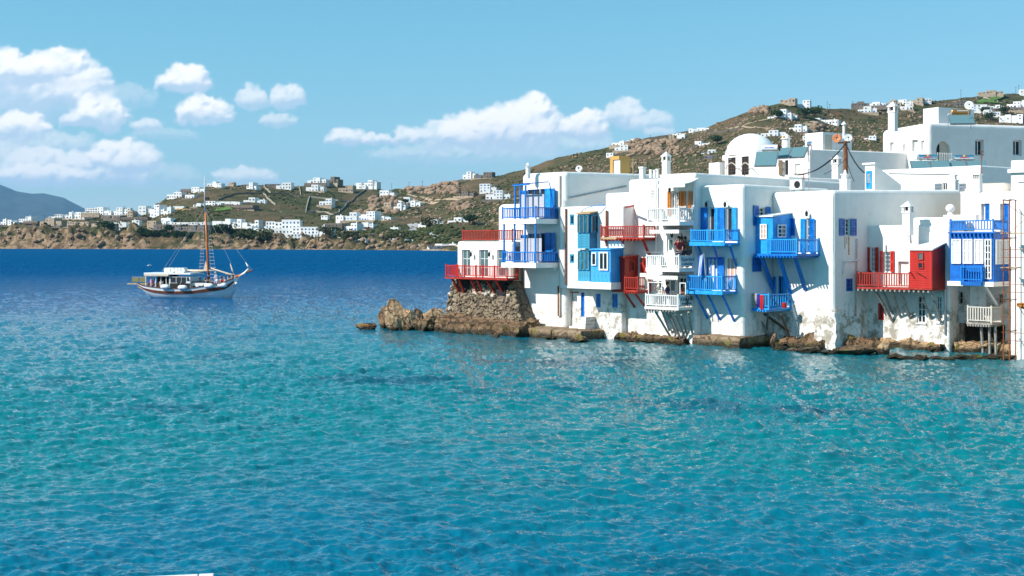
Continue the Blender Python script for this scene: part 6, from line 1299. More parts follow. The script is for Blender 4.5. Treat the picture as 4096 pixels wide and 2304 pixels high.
# curved house between M and G, cream one beside it
Qq = House('curved_house', 'low rounded white house behind the slotted chimney', ((z7(1980, 0)[0] - 512) / FPX * 70, 70.0), 40, group=BG)
shell(Qq, Qq.xF(z7, 1372, 1350), 0, 0, 5, 2, Qq.zF(z7, 1700, 1236), CREAMP, r=.55)
# L : low white room on E's roof, stair-head with blue window, ac unit
Ll = House('roof_room', 'small white room on the roof behind the blue box house', ((z6(1092, 0)[0] - 512) / FPX * 79, 79.0), 55, group=BG)
shell(Ll, Ll.xF(z6, 838, 1210), 0, 0, Ll.S(z6(1760, 1210))[0], 4, Ll.zF(z6, 960, 1168), WHITE3, r=.08)
rc = Ll.SR(z6, 1600, 1232, 1700, 1265, .0); MB().box(.005, .03, *rc[:2], *rc[2:]).build('window', DARK, Ll.e)
St = House('stair_head', 'sloping white stair-head with a peeling blue window', ((z7(304, 0)[0] - 512) / FPX * 71.5, 71.5), 52, 'stair head', BG)
zt, z0_ = St.zF(z7, 240, 1012), St.zF(z7, 240, 1365); ye = St.S(z7(632, 1300))[0]; xl = St.xF(z7, 182, 1200); ze = St.S(z7(632, 1258))[1]
MB().hexa([(xl, 0, z0_ - 1), (0, 0, z0_ - 1), (0, ye, z0_ - 1), (xl, ye, z0_ - 1), (xl, 0, zt), (0, 0, zt), (0, ye, ze), (xl, ye, ze)]).build('wall', WHITE, St.e, bevel=.05)
MB().box(xl - .1, .1, -.12, .25, zt, zt + .1).build('roof_slab', WHITE, St.e)
window(St, 'F', St.FR(z7, 203, 1090, 270, 1310), SKYB, SKYB, 1, 1, fw=.1, recess=-.03, hole=False)
a_, b_, c_, d_ = St.FR(z7, 222, 1125, 252, 1240); PM('F', .05).box(a_, b_, 0, .02, c_, d_).build('grille', GREYWOOD, St.e)
P = on_roof(z6, 1200, 1320, 70.5); ac = empty('air_conditioner', P, -R(50), 'white air-conditioner unit on the roof of the blue box house', 'air conditioner'); w_, h_ = .85, .55
MB().box(-w_/2, w_/2, -.15, .15, 0, h_).build('casing', WPAINT, ac, bevel=.015); MB().tube([(.1, -.152, h_/2), (.1, -.165, h_/2)], .21, 16).build('fan_grille', DARK, ac); piece('foot', STEEL, ac, -.3, 0, -.1, .05, .3, .1); piece('foot', STEEL, ac, .3, 0, -.1, .05, .3, .1)
# ochre block, small stubs on A's roof
P = on_roof(z14, 275, 1030, 84); oc = empty('ochre_block', P, -R(52), 'ochre roof structure with a white niche on the tall house roof', 'roof structure'); hh = span(z14, 808, 1030, 84)
MB().box(-.9, 0, .15, 1.0, -1.5, hh).box(-.9, -.62, 0, .15, -1.5, hh).box(-.62, 0, 0, .15, hh - .25, hh).build('wall', TANP, oc); MB().box(-.62, -.02, .10, .149, -1.5, hh - .26).build('niche', WHITE3, oc)
for x, hgt, lab in ((735, 40, 'left white vent stub on the roof edge before the tavern chimney'), (790, 35, 'middle white vent stub on the roof edge'), (832, 50, 'right white vent stub next to the tavern chimney')):
    P = on_roof(z14, x, 1060, 78); v_ = empty('vent_stub', P, 0, lab, 'vent', 'vent stubs on the roof edge'); MB().lathe([(.10, -.3), (.10, span(z14, 0, hgt, 78))], 10).build('stub', WHITE3, v_); MB().lathe([(.13, span(z14, 0, hgt, 78)), (.12, span(z14, 0, hgt, 78) + .05)], 10).build('cap', WHITE3, v_)
# globe finial on the parapet beside house F
P = on_roof(z5, 778, 368, 66.5); gl = empty('globe_finial', P, -R(45), 'white plaster globe on the parapet above the red shed', 'finial')
MB().lathe([(.16, -.1), (.12, .05)] + [(.02 + .22 * math.sin(q), .27 - .22 * math.cos(q)) for q in [math.pi * k / 10 for k in range(1, 11)]], 14).build('globe', WHITE3, gl, smooth=True); MB().box(-.3, 1.5, -.2, .2, -.45, -.09).build('plinth', WHITE, gl)
# satellite dishes
def dish(zm, x, y, r_px, Y, mat, label, face, stem=.6):
    P = at(*zm(x, y), Y); rr_ = width(zm, 0, r_px, Y); e = empty('satellite_dish', P, 0, label, 'dish', 'rooftop satellite dishes')
    m_ = MB(); m_.lathe([(.02, 0), (rr_ * .5, rr_ * .06), (rr_ * .8, rr_ * .15), (rr_, rr_ * .25), (rr_ * .98, rr_ * .27), (rr_ * .78, rr_ * .18), (.02, .03)], 22); o = m_.build('reflector', mat, e, smooth=True)
    o.rotation_euler = Vector(face).to_track_quat('Z', 'Y').to_euler()
    MB().tube([(0, .05, 0), (0, .1, -rr_ * 1.2), (0, .1, -rr_ - stem)], .03, 6).build('mount', STEEL, e); f_ = Vector(face).normalized()
    MB().tube([(0, 0, -rr_ * .85), tuple(f_ * rr_ * .9)], .018, 5).build('feed_arm', STEEL, e); MB().lathe([(.05, -.05), (.06, .05)], 8, tuple(f_ * rr_ * .9)).build('receiver', BLACK, e)
dish(z6, 1690, 690, 55, 98.5, plain('terracotta_dish', (.62, .22, .09), .6), 'terracotta painted dish on the rooftop hut', (-.35, -1, .15)); dish(z6, 1828, 690, 50, 98.3, WPAINT, 'white dish right of the terracotta one', (-.2, -1, .2))
dish(z6, 965, 805, 46, 96.5, plain('rusty_dish', (.13, .035, .02), .8, var=.4), 'rusty dark dish seen edge-on by the white tank', (.85, -.5, .15)); dish(z7, 1468, 285, 55, 100, WPAINT, 'big white dish beside the copper tank', (-.3, -1, .2)); dish(z1, 1080, 68, 26, 79, WPAINT, 'small white dish on the tall house roof', (-.2, -1, .25), .2)
# solar water heaters
def heater(zm, x0, x1, yt, yb, Y, tank, label, panel=None, rz=-R(20), marks=None, pan_px=None):
    P = at(*zm((x0 + x1) / 2, yb), Y); w_ = width(zm, x0, x1, Y); r_ = span(zm, yt, yb, Y) / 2; e = empty('solar_heater', P, rz, label, 'solar heater', 'rooftop solar water heaters')
    MB().tube([(-w_/2, 0, r_), (-w_/2 + .04, 0, r_), (w_/2 - .04, 0, r_), (w_/2, 0, r_)], [r_ * .9, r_, r_, r_ * .9], 20).build('tank', tank, e, smooth=False)
    for sx in (-.32, .32): piece('cradle', STEEL, e, sx * w_, 0, -.7, .05, .3, .75)
    if pan_px:
        pw, ph, dx = pan_px; n = 2 if pw > 2.4 else 1
        for k in range(n):
            a_ = -pw/2 + k * pw/n + dx; b_ = a_ + pw/n - .04; y0_, z0_ = -1.3, -.2 - ph
            MB().hexa([(a_, y0_, z0_), (b_, y0_, z0_), (b_, -.15, -.1), (a_, -.15, -.1), (a_, y0_ - .06, z0_ + .08), (b_, y0_ - .06, z0_ + .08), (b_, -.21, -.02), (a_, -.21, -.02)]).build('collector_frame', STEEL, e)
            nrm = Vector((0, -(ph + .1), 1.15)).normalized() * .05; A0 = Vector((a_ + .05, y0_ - .06, z0_ + .10)) + nrm * .3; B0 = Vector((b_ - .05, y0_ - .06, z0_ + .10)) + nrm * .3; C0 = Vector((b_ - .05, -.23, -.05)) + nrm * .3; D0 = Vector((a_ + .05, -.23, -.05)) + nrm * .3
            MB().hexa([A0, B0, C0, D0, A0 + nrm * .2, B0 + nrm * .2, C0 + nrm * .2, D0 + nrm * .2]).build('collector_glass', PANELG, e)
        for sx in (-.5, .5): MB().tube([(dx + sx * pw * .9, -.15, -.1), (dx + sx * pw * .9, .1, -1.2)], .025, 5).build('leg', STEEL, e)
        MB().tube([(-w_/2 - .02, 0, r_ * .5), (-w_/2 - .25, -.1, r_ * .3), (-w_/2 - .35, -.25, -.15)], .04, 6).build('hose', WPAINT, e)
    if marks: marks(e, w_, r_)
    return e
LOGO_R = plain('logo_crimson', (.55, .02, .06), .5, var=.02); LOGO_O = plain('logo_orange', (.95, .22, .01), .5, var=.02); LOGO_Y = plain('logo_yellow', (.95, .50, .03), .5, var=.02); LOGO_B = plain('logo_blue', (.06, .14, .60), .5, var=.02)
def m_sun(e, w_, r_):
    f = -r_ - .012
    MB().tube([(0, f * .86, r_ * 1.62), (0, f * .88 - .012, r_ * 1.63)], r_ * .34, 14).build('sun_emblem', LOGO_Y, e); MB().tube([(0.02, f * .90 - .01, r_ * 1.60), (0.02, f * .92 - .02, r_ * 1.61)], r_ * .17, 12).build('sun_core', LOGO_O, e)
    for k in range(7): piece('letter_mark', LOGO_R, e, (-3 + k) * w_ * .066, f, r_ * .82, w_ * .05, .02, r_ * (.34 if k % 2 else .40))
def m_blue(e, w_, r_):
    for k in range(7): piece('letter_mark', LOGO_B, e, (-3.2 + k) * w_ * .08, -r_ - .01, r_ * 1.0, w_ * (.065 if k in (0, 5, 6) else .045), .02, r_ * .24)
def m_white(e, w_, r_):
    for k in range(8): piece('letter_mark', WPAINT, e, (-2.6 + k) * w_ * .075, -r_ - .01, r_ * 1.15, w_ * .06, .02, r_ * .28)
    piece('letter_mark', LOGO_R, e, -.30 * w_, -r_ - .01, r_ * 1.1, w_ * .05, .02, r_ * .35)
heater(z6, 762, 962, 768, 850, 97, plain('enamel_white', (.78, .78, .78), .25, var=.02), 'white solar tank with blue lettering in front of the dome', pan_px=(1.75, 1.1, -.15), marks=m_blue)
heater(z6, 1325, 1385, 725, 790, 97.5, SILVER, 'twin solar collectors right of the dome', pan_px=(2.6, .8, -1.3), rz=-R(30))
heater(z7, 838, 1070, 885, 962, 88, SILVER, 'left silver solar tank with sun emblem below the arched door', pan_px=(2.7, .75, .1), marks=m_sun, rz=-R(8)); heater(z7, 1282, 1522, 893, 965, 88, SILVER, 'right silver solar tank with sun emblem below the dark window', pan_px=(2.7, .75, .1), marks=m_sun, rz=-R(8))
heater(z7, 1255, 1478, 328, 398, 101, COPPER, 'copper coloured solar tank on top of the big upper house', pan_px=(2.0, .75, -.1), marks=m_white, rz=-R(8))
# wooden pole with cables
P0 = at(*z6(1790, 1130), 76); e = empty('utility_pole', P0, 0, 'brown wooden utility pole with bundled cables among the roofs', 'pole'); hh = span(z6, 722, 1130, 76)
MB().tube([(0, 0, -4), (.03, 0, hh * .5), (.0, 0, hh)], [.16, .14, .12], 9).build('shaft', plain('pole_brown', (.17, .07, .035), .9, var=.3, scale=6), e); MB().bar((-.45, 0, hh - .12), (.3, 0, hh - .05), .1).build('crossarm', DARKWOOD, e)
def cable(a, b, sag, r_=.028):
    a, b = Vector(a), Vector(b); return [(a + (b - a) * q - Vector((0, 0, sag * 4 * q * (1 - q)))) for q in [k / 12 for k in range(13)]]
for tgt, sg, rr_ in ((at(*z6(1165, 1130), 71), .55, .035), (at(*z7(175, 1110), 72), .25, .04), (at(*z6(1065, 1150), 71.5), .6, .015)):
    MB().tube(cable((0, -.1, hh - .15), tgt - P0, sg), rr_, 5).build('cable', BLACK, e)
MB().tube(cable((0, -.1, hh * .5), at(*z6(1900, 1220), 73) - P0, .1), .018, 5).build('cable', BLACK, e); MB().tube(cable((0, -.1, hh * .45), at(*z6(1530, 1130), 74) - P0, .1), .015, 5).build('cable', BLACK, e)
# antennas
def antenna(zm, x, y0, y1, Y, label, mat=None):
    P = at(*zm(x, y1), Y); h_ = span(zm, y0, y1, Y); e = empty('antenna', P, R(random.uniform(-40, 40)), label, 'antenna', 'thin rooftop antennas'); m_ = mat or RUST
    MB().tube([(0, 0, -.4), (0, 0, h_)], .022, 5).build('mast', m_, e)
    for k in range(3): MB().tube([(-.22 + .05*k, 0, h_ * (.94 - .12*k)), (.22 - .05*k, 0, h_ * (.94 - .12*k))], .012, 4).build('element', m_, e)
antenna(z7, 1622, 830, 1150, 68, 'rusty antenna mast behind the slotted chimney'); antenna(z6, 1278, 1130, 1310, 70.4, 'rusty bracket antenna beside the air conditioner', RUST); antenna(z6, 1340, 1060, 1310, 70.2, 'thin grey antenna right of the air conditioner', STEEL); antenna(z14, 478, 850, 1140, 77, 'thin mast on the roof edge of the tall house', PALEWOOD); antenna(z6, 1693, 350, 620, 98.2, 'tall thin aerial on the rooftop hut'); antenna(z6, 330, 800, 1170, 96, 'dark thin mast left of the dome house doors', DARKWOOD)
# ------------------------------------------------------------------ shore: rubble base, pier, rocks
from mathutils import noise as mn
def sea_pt(zm, x, y): u, v = zm(x, y); Y = FPX * CAMH / (v - VH); return Vector(((u - 512) / FPX * Y, Y, 0))
def stone_mesh(seed, mat):
    bm = bmesh.new(); bmesh.ops.create_icosphere(bm, subdivisions=1, radius=.5); g = random.Random(seed)
    for v in bm.verts: v.co = Vector((max(-.42, min(.42, v.co.x * g.uniform(.85, 1.25))), v.co.y * g.uniform(.8, 1.1), max(-.36, min(.36, v.co.z * g.uniform(.8, 1.2)))))
    me = bpy.data.meshes.new('stone'); bm.to_mesh(me); bm.free(); me.materials.append(mat); return me
STN = [stone_mesh(k, RUBBLE) for k in range(6)]; STL = [stone_mesh(20 + k, LIMEST) for k in range(4)]
def rubble_base():
    e = empty('rubble_foundation', Zh.world(0, 0, 0), -Zh.a, 'battered rubble stone foundation under the low terrace house', 'foundation')
    zb = Zh.zF(z1, 350, 905); xt0, xt1 = Zh.xF(z1, 128, 905), -.02; xb0, xb1 = Zh.xF(z1, -5, 1290, 1.1), Zh.xF(z1, 700, 1255, .9)
    T0, T1, B0, B1 = Vector((xt0, -.02, zb)), Vector((xt1, -.02, zb)), Vector((xb0, -1.2, -1)), Vector((xb1, -.95, -1)); N, M = 30, 22; vs = []
    def P_(a, b):
        q = b ** 1.25; l = B0 + (T0 - B0) * q; r_ = B1 + (T1 - B1) * (b ** .8); return l + (r_ - l) * a
    for j in range(M + 1):
        for i in range(N + 1):
            p = P_(i / N, j / M); n_ = mn.noise_vector(p * 1.6) * .10 + mn.noise_vector(p * 5) * .04; vs.append(p + (n_ if j < M else Vector((0, 0, 0))))
    fs = [(j*(N+1)+i, j*(N+1)+i+1, (j+1)*(N+1)+i+1, (j+1)*(N+1)+i) for j in range(M) for i in range(N)]
    k0 = len(vs); vs += [Vector((v.x + .0, 5.5, v.z)) for v in vs[::(N+1)]]; vs += [Vector((v.x, 5.5, v.z)) for v in vs[N:(N+1)*(M+1):(N+1)]]
    fs += [(j*(N+1), (j+1)*(N+1), k0 + j + 1, k0 + j) for j in range(M)] + [((j+1)*(N+1)+N, j*(N+1)+N, k0 + M+1 + j, k0 + M+1 + j + 1) for j in range(M)]
    MB().add(vs, fs).build('core', MORTAR, e)
    holes = [Zh.FR(z1, 192, 920, 246, 1015, .15), Zh.FR(z1, 462, 935, 530, 1030, .15)]
    for a, b, c, d in holes: MB().box(a, b, -.30, .1, c, d).build('opening', DARK, e)  # near-black boxes stand in for the shade inside the openings
    g = random.Random(3); n = 0; rows = 17
    for j in range(rows):
        b = .19 + .80 * (j + .5) / rows; w = (P_(1, b) - P_(0, b)).length; m_ = int(w / .44)
        for i in range(m_):
            if n >= 298: break
            a = (i + .5 + g.uniform(-.45, .45)) / m_; p = P_(a, min(b + g.uniform(-.035, .035), .99))
            if any(h0 - .15 < p.x < h1 + .15 and h2 - .1 < p.z < h3 + .1 for h0, h1, h2, h3 in holes): continue
            lime = mn.noise(p * .8) * .5 + b + g.uniform(-.15, .15) > .80; o = bpy.data.objects.new('stone', (STL if lime else STN)[g.randrange(4)]); COL.objects.link(o); o.parent = e
            s = g.uniform(.16, .52); o.location = p; o.scale = (s * g.uniform(.8, 1.5), s * .55, s * g.uniform(.6, 1.0)); o.rotation_euler = (R(-20) + g.uniform(-.3, .3), g.uniform(-.8, .8), g.uniform(-.3, .3)); n += 1
    # the small chinking stones between them: far too many to pick apart
    m_ = 1100; pts_ = []; sz = []
    for k in range(m_):
        p = P_(g.random(), .17 + .82 * g.random())
        if any(h0 - .05 < p.x < h1 + .05 and h2 - .05 < p.z < h3 + .05 for h0, h1, h2, h3 in holes): continue
        pts_.append(p[:]); sz.append(g.uniform(.06, .15))
    o = scatter('chinking_stones', np.array(pts_), np.array(sz), .8, RUBBLE, .3, 3, 0.0); o.parent = e
rubble_base()
def pier(name, label, Pc, h, L, D, z, cuts, seed):
    """quay of big worn blocks; Pc = sea-side right corner in world, frame of house h"""
    e = empty(name, (Pc.x, Pc.y, 0), -h.a, label, 'pier'); xs = [-L] + cuts + [0.0]
    for k in range(len(xs) - 1):
        bm = bmesh.new(); bmesh.ops.create_cube(bm, size=1.0); bmesh.ops.subdivide_edges(bm, edges=bm.edges[:], cuts=7, use_grid_fill=True); x0, x1 = xs[k] + .02, xs[k+1] - .02; zz = z + random.uniform(-.05, .05)
        for v in bm.verts:
            a, b, c = v.co.x + .5, v.co.y + .5, v.co.z + .5; w = Vector((x0 + (x1 - x0) * a, D * b + (.10 * (c - .5)), -.9 + (zz + .9) * c))
            r_ = mn.noise_vector(w * 1.7 + Vector((seed + k, 0, 0))) * .045 + mn.noise_vector(w * 5.0 + Vector((seed, k, 0))) * .025
            if c > .98 and (a < .02 or a > .98 or b < .02): r_ = r_ + Vector((0, .05 if b < .02 else 0, -.06))
            v.co = w + r_
        me = bpy.data.meshes.new('block'); bm.to_mesh(me); bm.free(); link_mesh('block', me, PIERM, e)
    return e
pc = sea_pt(z15, 2085, 458); pl_ = sea_pt(z15, 1195, 405); Lp = (pl_ - pc).length
pier('stone_pier', 'long low brown stone pier below the tall house', pc, A, Lp * .97, 4.3, .56, [-Lp * .78, -Lp * .56, -Lp * .30], 3)
pc2 = sea_pt(z16, 848, 219); pier('stone_landing', 'short brown stone landing under the blue-shutter house', pc2, Dh, 3.3, 3.6, .62, [], 8)
def rock(zm, x0, y0, x1, y1, label, mat=None, seed=0, deep=1.0, name='shore_rock', cat='rock', lean=0.0, group='rocks at the point'):
    p = sea_pt(zm, (x0 + x1) / 2, y1); w = width(zm, x0, x1, p.y) / 2 * 1.12; h = span(zm, y0, y1, p.y); g = random.Random(seed)
    bm = bmesh.new(); bmesh.ops.create_icosphere(bm, subdivisions=4, radius=1.0); pls = []
    for k in range(20): d = Vector((g.gauss(0, 1), g.gauss(0, 1), g.gauss(0, .8))).normalized(); pls.append((d, g.uniform(.36, .74)))
    for v in bm.verts:
        c = v.co.copy()
        for d, q in pls:
            e_ = c.dot(d) - q
            if e_ > 0: c -= d * e_ * .97
        c += mn.noise_vector(c * 1.6 + Vector((seed, 0, 0))) * .10 + mn.noise_vector(c * 4.2 + Vector((seed, 3, 0))) * .07 + mn.noise_vector(c * 10 + Vector((seed, 3, 0))) * .04
        v.co = Vector((c.x * w * 1.35 + c.z * lean, c.y * w * deep * 1.2, (c.z + .35) / 1.0 * h * .96))
    me = bpy.data.meshes.new(name); bm.to_mesh(me); bm.free(); o = link_mesh(name, me, mat or ROCK, None, False); o.location = (p.x, p.y + w * deep * .7, 0); return tag(o, label, cat, group)
TANR = rockmat('tan_rock', ((.50, .34, .20), (.38, .24, .135), (.15, .10, .06)), .9, .9, bscale=4.0)
rock(z15, 445, 112, 600, 370, 'tallest pointed tan boulder at the tip of the point', TANR, 1, 1.1, lean=-.2); rock(z15, 560, 150, 700, 372, 'broad tan boulder leaning right of the tallest one', TANR, 31, 1.1, lean=-.3); rock(z15, 640, 205, 770, 372, 'lower dark tan boulder third from the point', ROCK, 32, 1.1, lean=-.2); rock(z15, 340, 190, 456, 352, 'upright brown boulder left of the tallest one', ROCK, 2, .9); rock(z15, 135, 298, 345, 362, 'low flat reddish rock at the far left of the point', rockmat('red_rock', ((.38, .17, .075), (.28, .12, .055), (.13, .07, .04)), .9), 3, .8)
rock(z15, 640, 178, 905, 330, 'pale slanting slab behind the tallest boulder', TANR, 4, .6, lean=.2); rock(z15, 690, 240, 835, 374, 'brown rock near the foundation', ROCK, 5); rock(z15, 825, 235, 940, 376, 'dark rock touching the rubble foundation', ROCK, 6); rock(z15, 550, 325, 650, 372, 'small rock at the foot of the tallest boulder', ROCK, 7)
rock(z15, 745, 305, 830, 374, 'small yellowish rock before the brown one', TANR, 8); rock(z15, 910, 300, 1060, 382, 'low rock under the rubble foundation, left', ROCK, 9); rock(z15, 1040, 290, 1210, 388, 'low rock under the rubble foundation, right', ROCK, 10); rock(z15, 1320, 395, 1410, 436, 'small rock against the pier front, left', ROCK, 11); rock(z15, 1770, 415, 1880, 446, 'small rock against the pier front, middle', ROCK, 12); rock(z15, 1980, 420, 2180, 474, 'flat rock at the right end of the pier', TANR, 13)
G2 = 'rocks under the waterfront houses'
rock(z16, 1030, 130, 1075, 215, 'square upright stone at the right end of the landing', ROCK, 21, group=G2); rock(z16, 1480, 190, 1690, 258, 'dark flat rock beside the whitewashed buttress', ROCK, 22, .7, group=G2); rock(z16, 1680, 185, 1775, 258, 'squared tan rock left of the red shed house base', TANR, 23, group=G2); rock(z16, 330, 70, 365, 178, 'thin upright stone before the tavern wall', ROCK, 24, group=G2)
for k, (x, y, s_) in enumerate(((180, 178, 40), (250, 183, 45), (310, 186, 40), (400, 190, 50), (465, 200, 50), (1100, 232, 60), (1180, 240, 60), (1260, 245, 65), (1330, 250, 55), (1400, 255, 60), (1800, 280, 60), (1870, 285, 60), (1950, 288, 60), (2050, 288, 60), (2110, 290, 45), (2200, 284, 60), (2300, 285, 70), (2400, 286, 60), (2500, 287, 70))):
    rock(z16, x - s_, y - s_ * .40, x + s_, y, ('%s weed-stained rock along the foot of the %s' % (('first', 'second', 'third', 'fourth', 'fifth')[k % 5], 'tavern house') if k < 5 else '%s rock from the left along the foot of the blue box house' % ('first', 'second', 'third', 'fourth', 'fifth')[k - 5] if k < 10 else '%s rock from the left along the foot of the red shed house' % ('first', 'second', 'third', 'fourth', 'fifth')[k - 10] if k < 15 else '%s rock from the left under the glazed bay house' % ('first', 'second', 'third', 'fourth')[k - 15]), ROCK if k % 3 else TANR, 40 + k, .8, group=G2)
def ledge(label, h, x0, x1, out, zz, seed, mat=None):
    q = [h.world(x0, -out, 0)[:2], h.world(x1, -out, 0)[:2], h.world(x1, .5, 0)[:2], h.world(x0, .5, 0)[:2]]; lumpy('rock_ledge', label, q, zz, mat or ROCK, 'rock', seed, amp=.2, group='rock ledges under the houses')
ledge('dark rough rock shelf at the foot of the rubble foundation', Zh, Zh.xF(z1, -20, 1290, 1.6), Zh.xF(z1, 660, 1290, 1.2), 1.75, (1.0, .55, 1.0, 1.5), 10)
ledge('rough rock ledge under the tavern house', Ch, -5.4, -.3, .7, (.25, .25, .5, .6), 11); ledge('rough rock ledge under the blue box house', Eh, -3.6, -.2, .9, (.25, .3, .95, .8), 12); ledge('yellowish rock ledge under the red shed house', Fh, -4.2, -.1, .6, (.25, .25, .6, .55), 13, TANR); ledge('rock ledge before the dark cellar of the glazed bay house', Gh, -2.7, 2.2, .9, (.42, .45, .5, .55), 14, TANR); ledge('shadowed rock ledge beside the long plain wall', Eh, .25, 2.6, -.6, (.5, .4, .7, .7), 15)
# quay coping at the lower left
e = empty('quay_parapet', (-2.165, 8.98, 0), R(10.7), 'white capped quay parapet corner at the bottom left', 'parapet'); cop = plaster('coping', (.74, .66, .66), .3, low=-9)
MB().box(-3.5, 0, -.42, 0, 3.18, 3.4).build('coping_stone', cop, e, bevel=.012) if False else None
MB().box(-.105, 0, -.42, 0, 3.30, 3.4).build('coping_stone', cop, e, bevel=.008); MB().box(-2.2, -.112, -.42, 0, 3.30, 3.4).build('coping_stone', cop, e, bevel=.008); MB().box(-2.15, -.05, -.37, -.05, -1, 3.30).build('wall', WHITE, e)

# ------------------------------------------------------------------ people
SKIN = plain('skin', (.46, .26, .17), .6, var=.06); SKIN2 = plain('skin_tanned', (.34, .17, .10), .6, var=.06)
def skin_obj(name, pts, edges, rad, mat, parent, sub=1):
    me = bpy.data.meshes.new(name); me.from_pydata([tuple(p) for p in pts], edges, []); me.materials.append(mat); o = bpy.data.objects.new(name, me); COL.objects.link(o); o.parent = parent
    o.modifiers.new('skin', 'SKIN')
    if not me.skin_vertices:
        me.attributes.new  # layer is made with the modifier
    for i, r_ in enumerate(rad): me.skin_vertices[0].data[i].radius = (r_, r_) if not isinstance(r_, tuple) else r_
    me.skin_vertices[0].data[0].use_root = True; o.modifiers['skin'].use_smooth_shade = True
    sm = o.modifiers.new('smooth', 'SUBSURF'); sm.levels = sub; sm.render_levels = sub; return o
CLM = {}
def cloth(c):
    k = tuple(round(x, 3) for x in c)
    if k not in CLM: CLM[k] = plain('clothing_%d' % len(CLM), c, .9, var=.15, scale=6)
    return CLM[k]
def person(P, rz, label, shirt, pants, hair, sit=False, arms=('down', 'down'), skin=None, long_hair=False, hat=None, lean=0.0, group=None, bare=False):
    e = empty('person', P, rz, label, 'person', group); sk = skin or SKIN; hz = .47 if sit else .93
    V = Vector; pel = V((0, 0, hz)); ch = pel + V((0, -.02 - lean, .38)); ne = ch + V((0, -.01 - lean * .3, .17)); hd0 = ne + V((0, -.01, .07)); hd = hd0 + V((0, -.025, .10)); tp = hd + V((0, .0, .08))
    pts = [pel, pel + V((0, 0, .14)), ch, ne, hd0, hd, tp, hd + V((0, -.085, -.045))]; ed = [(0, 1), (1, 2), (2, 3), (3, 4), (4, 5), (5, 6), (5, 7)]; rad = [(.15, .11), (.135, .10), (.16, .115), .055, .062, (.082, .095), .055, .022]
    spts = [pel + V((0, 0, .04)), pel + V((0, 0, .16)), ch, ne - V((0, 0, .05))]; sed = [(0, 1), (1, 2), (2, 3)]; srad = [(.165, .125), (.15, .115), (.178, .13), .075]
    tpts = [pel, ]; ted = []; trad = [(.16, .12)]
    for s in (-1, 1):
        hip = pel + V((s * .09, 0, -.04)); 
        if sit: kn = hip + V((s * .03, -.42, .0)); an = kn + V((0, .03, -.42)); to = an + V((0, -.16, -.04))
        else: kn = hip + V((s * .01, -.02, -.42)); an = kn + V((0, .03, -.40)); to = an + V((0, -.16, -.05))
        b = len(pts); pts += [hip, kn, an, to]; ed += [(0, b), (b, b+1), (b+1, b+2), (b+2, b+3)]; rad += [.085, .058, .04, .035]
        b = len(tpts); tpts += [hip, (hip + kn) / 2, kn, kn + (an - kn) * .85]; ted += [(0, b), (b, b+1), (b+1, b+2), (b+2, b+3)]; trad += [.098, .085, .07, .058]
        sh = ch + V((s * .17, 0, .09)); m_ = arms[0 if s < 0 else 1]
        if m_ == 'down': el = sh + V((s * .06, .03, -.28)); wr = el + V((-s * .01, -.06, -.25))
        elif m_ == 'table': el = sh + V((s * .07, -.10, -.26)); wr = el + V((-s * .08, -.25, .03))
        elif m_ == 'face': el = sh + V((s * .12, -.20, -.12)); wr = el + V((-s * .16, -.02, .26))
        else: el = sh + V((s * .16, -.05, .16)); wr = el + V((-s * .12, -.05, .24))
        b = len(pts); pts += [sh, el, wr]; ed += [(2, b), (b, b+1), (b+1, b+2)]; rad += [.062, .042, .028]; d = (wr - el).normalized(); side = d.cross(V((0, 1, .3))).normalized(); hb = len(pts)
        pts.append(wr + d * .08); ed.append((b+2, hb)); rad.append((.036, .018))
        for k in range(4): f = wr + d * (.08 + (.075, .085, .08, .06)[k]) + side * (-.03 + .02 * k) + V((0, -.02, 0)); pts.append(f); ed.append((hb, len(pts)-1)); rad.append(.009)
        pts.append(wr + d * .06 + side * -.06); ed.append((b+2, len(pts)-1)); rad.append(.010)
        b = len(spts); spts += [sh, sh + (el - sh) * .8]; sed += [(2, b), (b, b+1)]; srad += [.075, .062]
    skin_obj('body', pts, ed, rad, sk, e); 
    if not bare: skin_obj('shirt', spts, sed, srad, cloth(shirt), e)
    skin_obj('trousers', tpts, ted, trad, cloth(pants), e)
    hm = cloth(hair); mb = MB(); mb.lathe([(.085, -.03), (.102, .03), (.092, .09), (.055, .125), (.01, .135)], 12, (hd.x, hd.y + .022, hd.z)); mb.build('hair', hm, e, smooth=True)
    if long_hair: MB().tube([(0, hd.y + .07, hd.z + .05), (0, hd.y + .10, hd.z - .1), (0, ch.y + .12, ch.z - .02)], [.07, .085, .05], 8).build('long_hair', hm, e, smooth=True)
    if hat: MB().lathe([(.17, .05), (.17, .065), (.10, .07), (.095, .15), (.02, .16)], 14, (hd.x, hd.y, hd.z)).build('hat', cloth(hat), e)
    return e
def on_balcony(k, x2, dq, seat=False):
    xb, d, zf_, hr = sign_at[k]; return Ch.world(Ch.xF(z2, x2, 900, dq), -dq, zf_ + .01)
TV = 'people at the tavern balconies'; fr = -Ch.a
person(on_balcony(1, 985, .9), fr + R(30), 'person in a red checked top, arms raised, leaning at the cocktail balcony', (.30, .03, .04), (.05, .05, .07), (.02, .013, .01), arms=('face', 'up'), lean=.10, group=TV)
person(on_balcony(1, 1022, .65), fr + R(-60), 'person in dark red standing behind on the cocktail balcony', (.13, .015, .03), (.03, .03, .05), (.02, .012, .01), arms=('up', 'down'), lean=.05, group=TV)
person(on_balcony(1, 1055, .35), fr + R(-30), 'bare-shouldered person seated behind the cocktail sign', (.4, .2, .1), (.1, .1, .12), (.015, .01, .01), arms=('table', 'face'), skin=SKIN2, lean=.12, group=TV, bare=True)
person(on_balcony(2, 842, .8) + Vector((0, 0, .12)), fr + R(15), 'long-haired person in a pale top seated on the restaurant balcony', (.62, .56, .50), (.1, .1, .14), (.05, .025, .015), sit=True, arms=('face', 'table'), long_hair=True, group=TV)
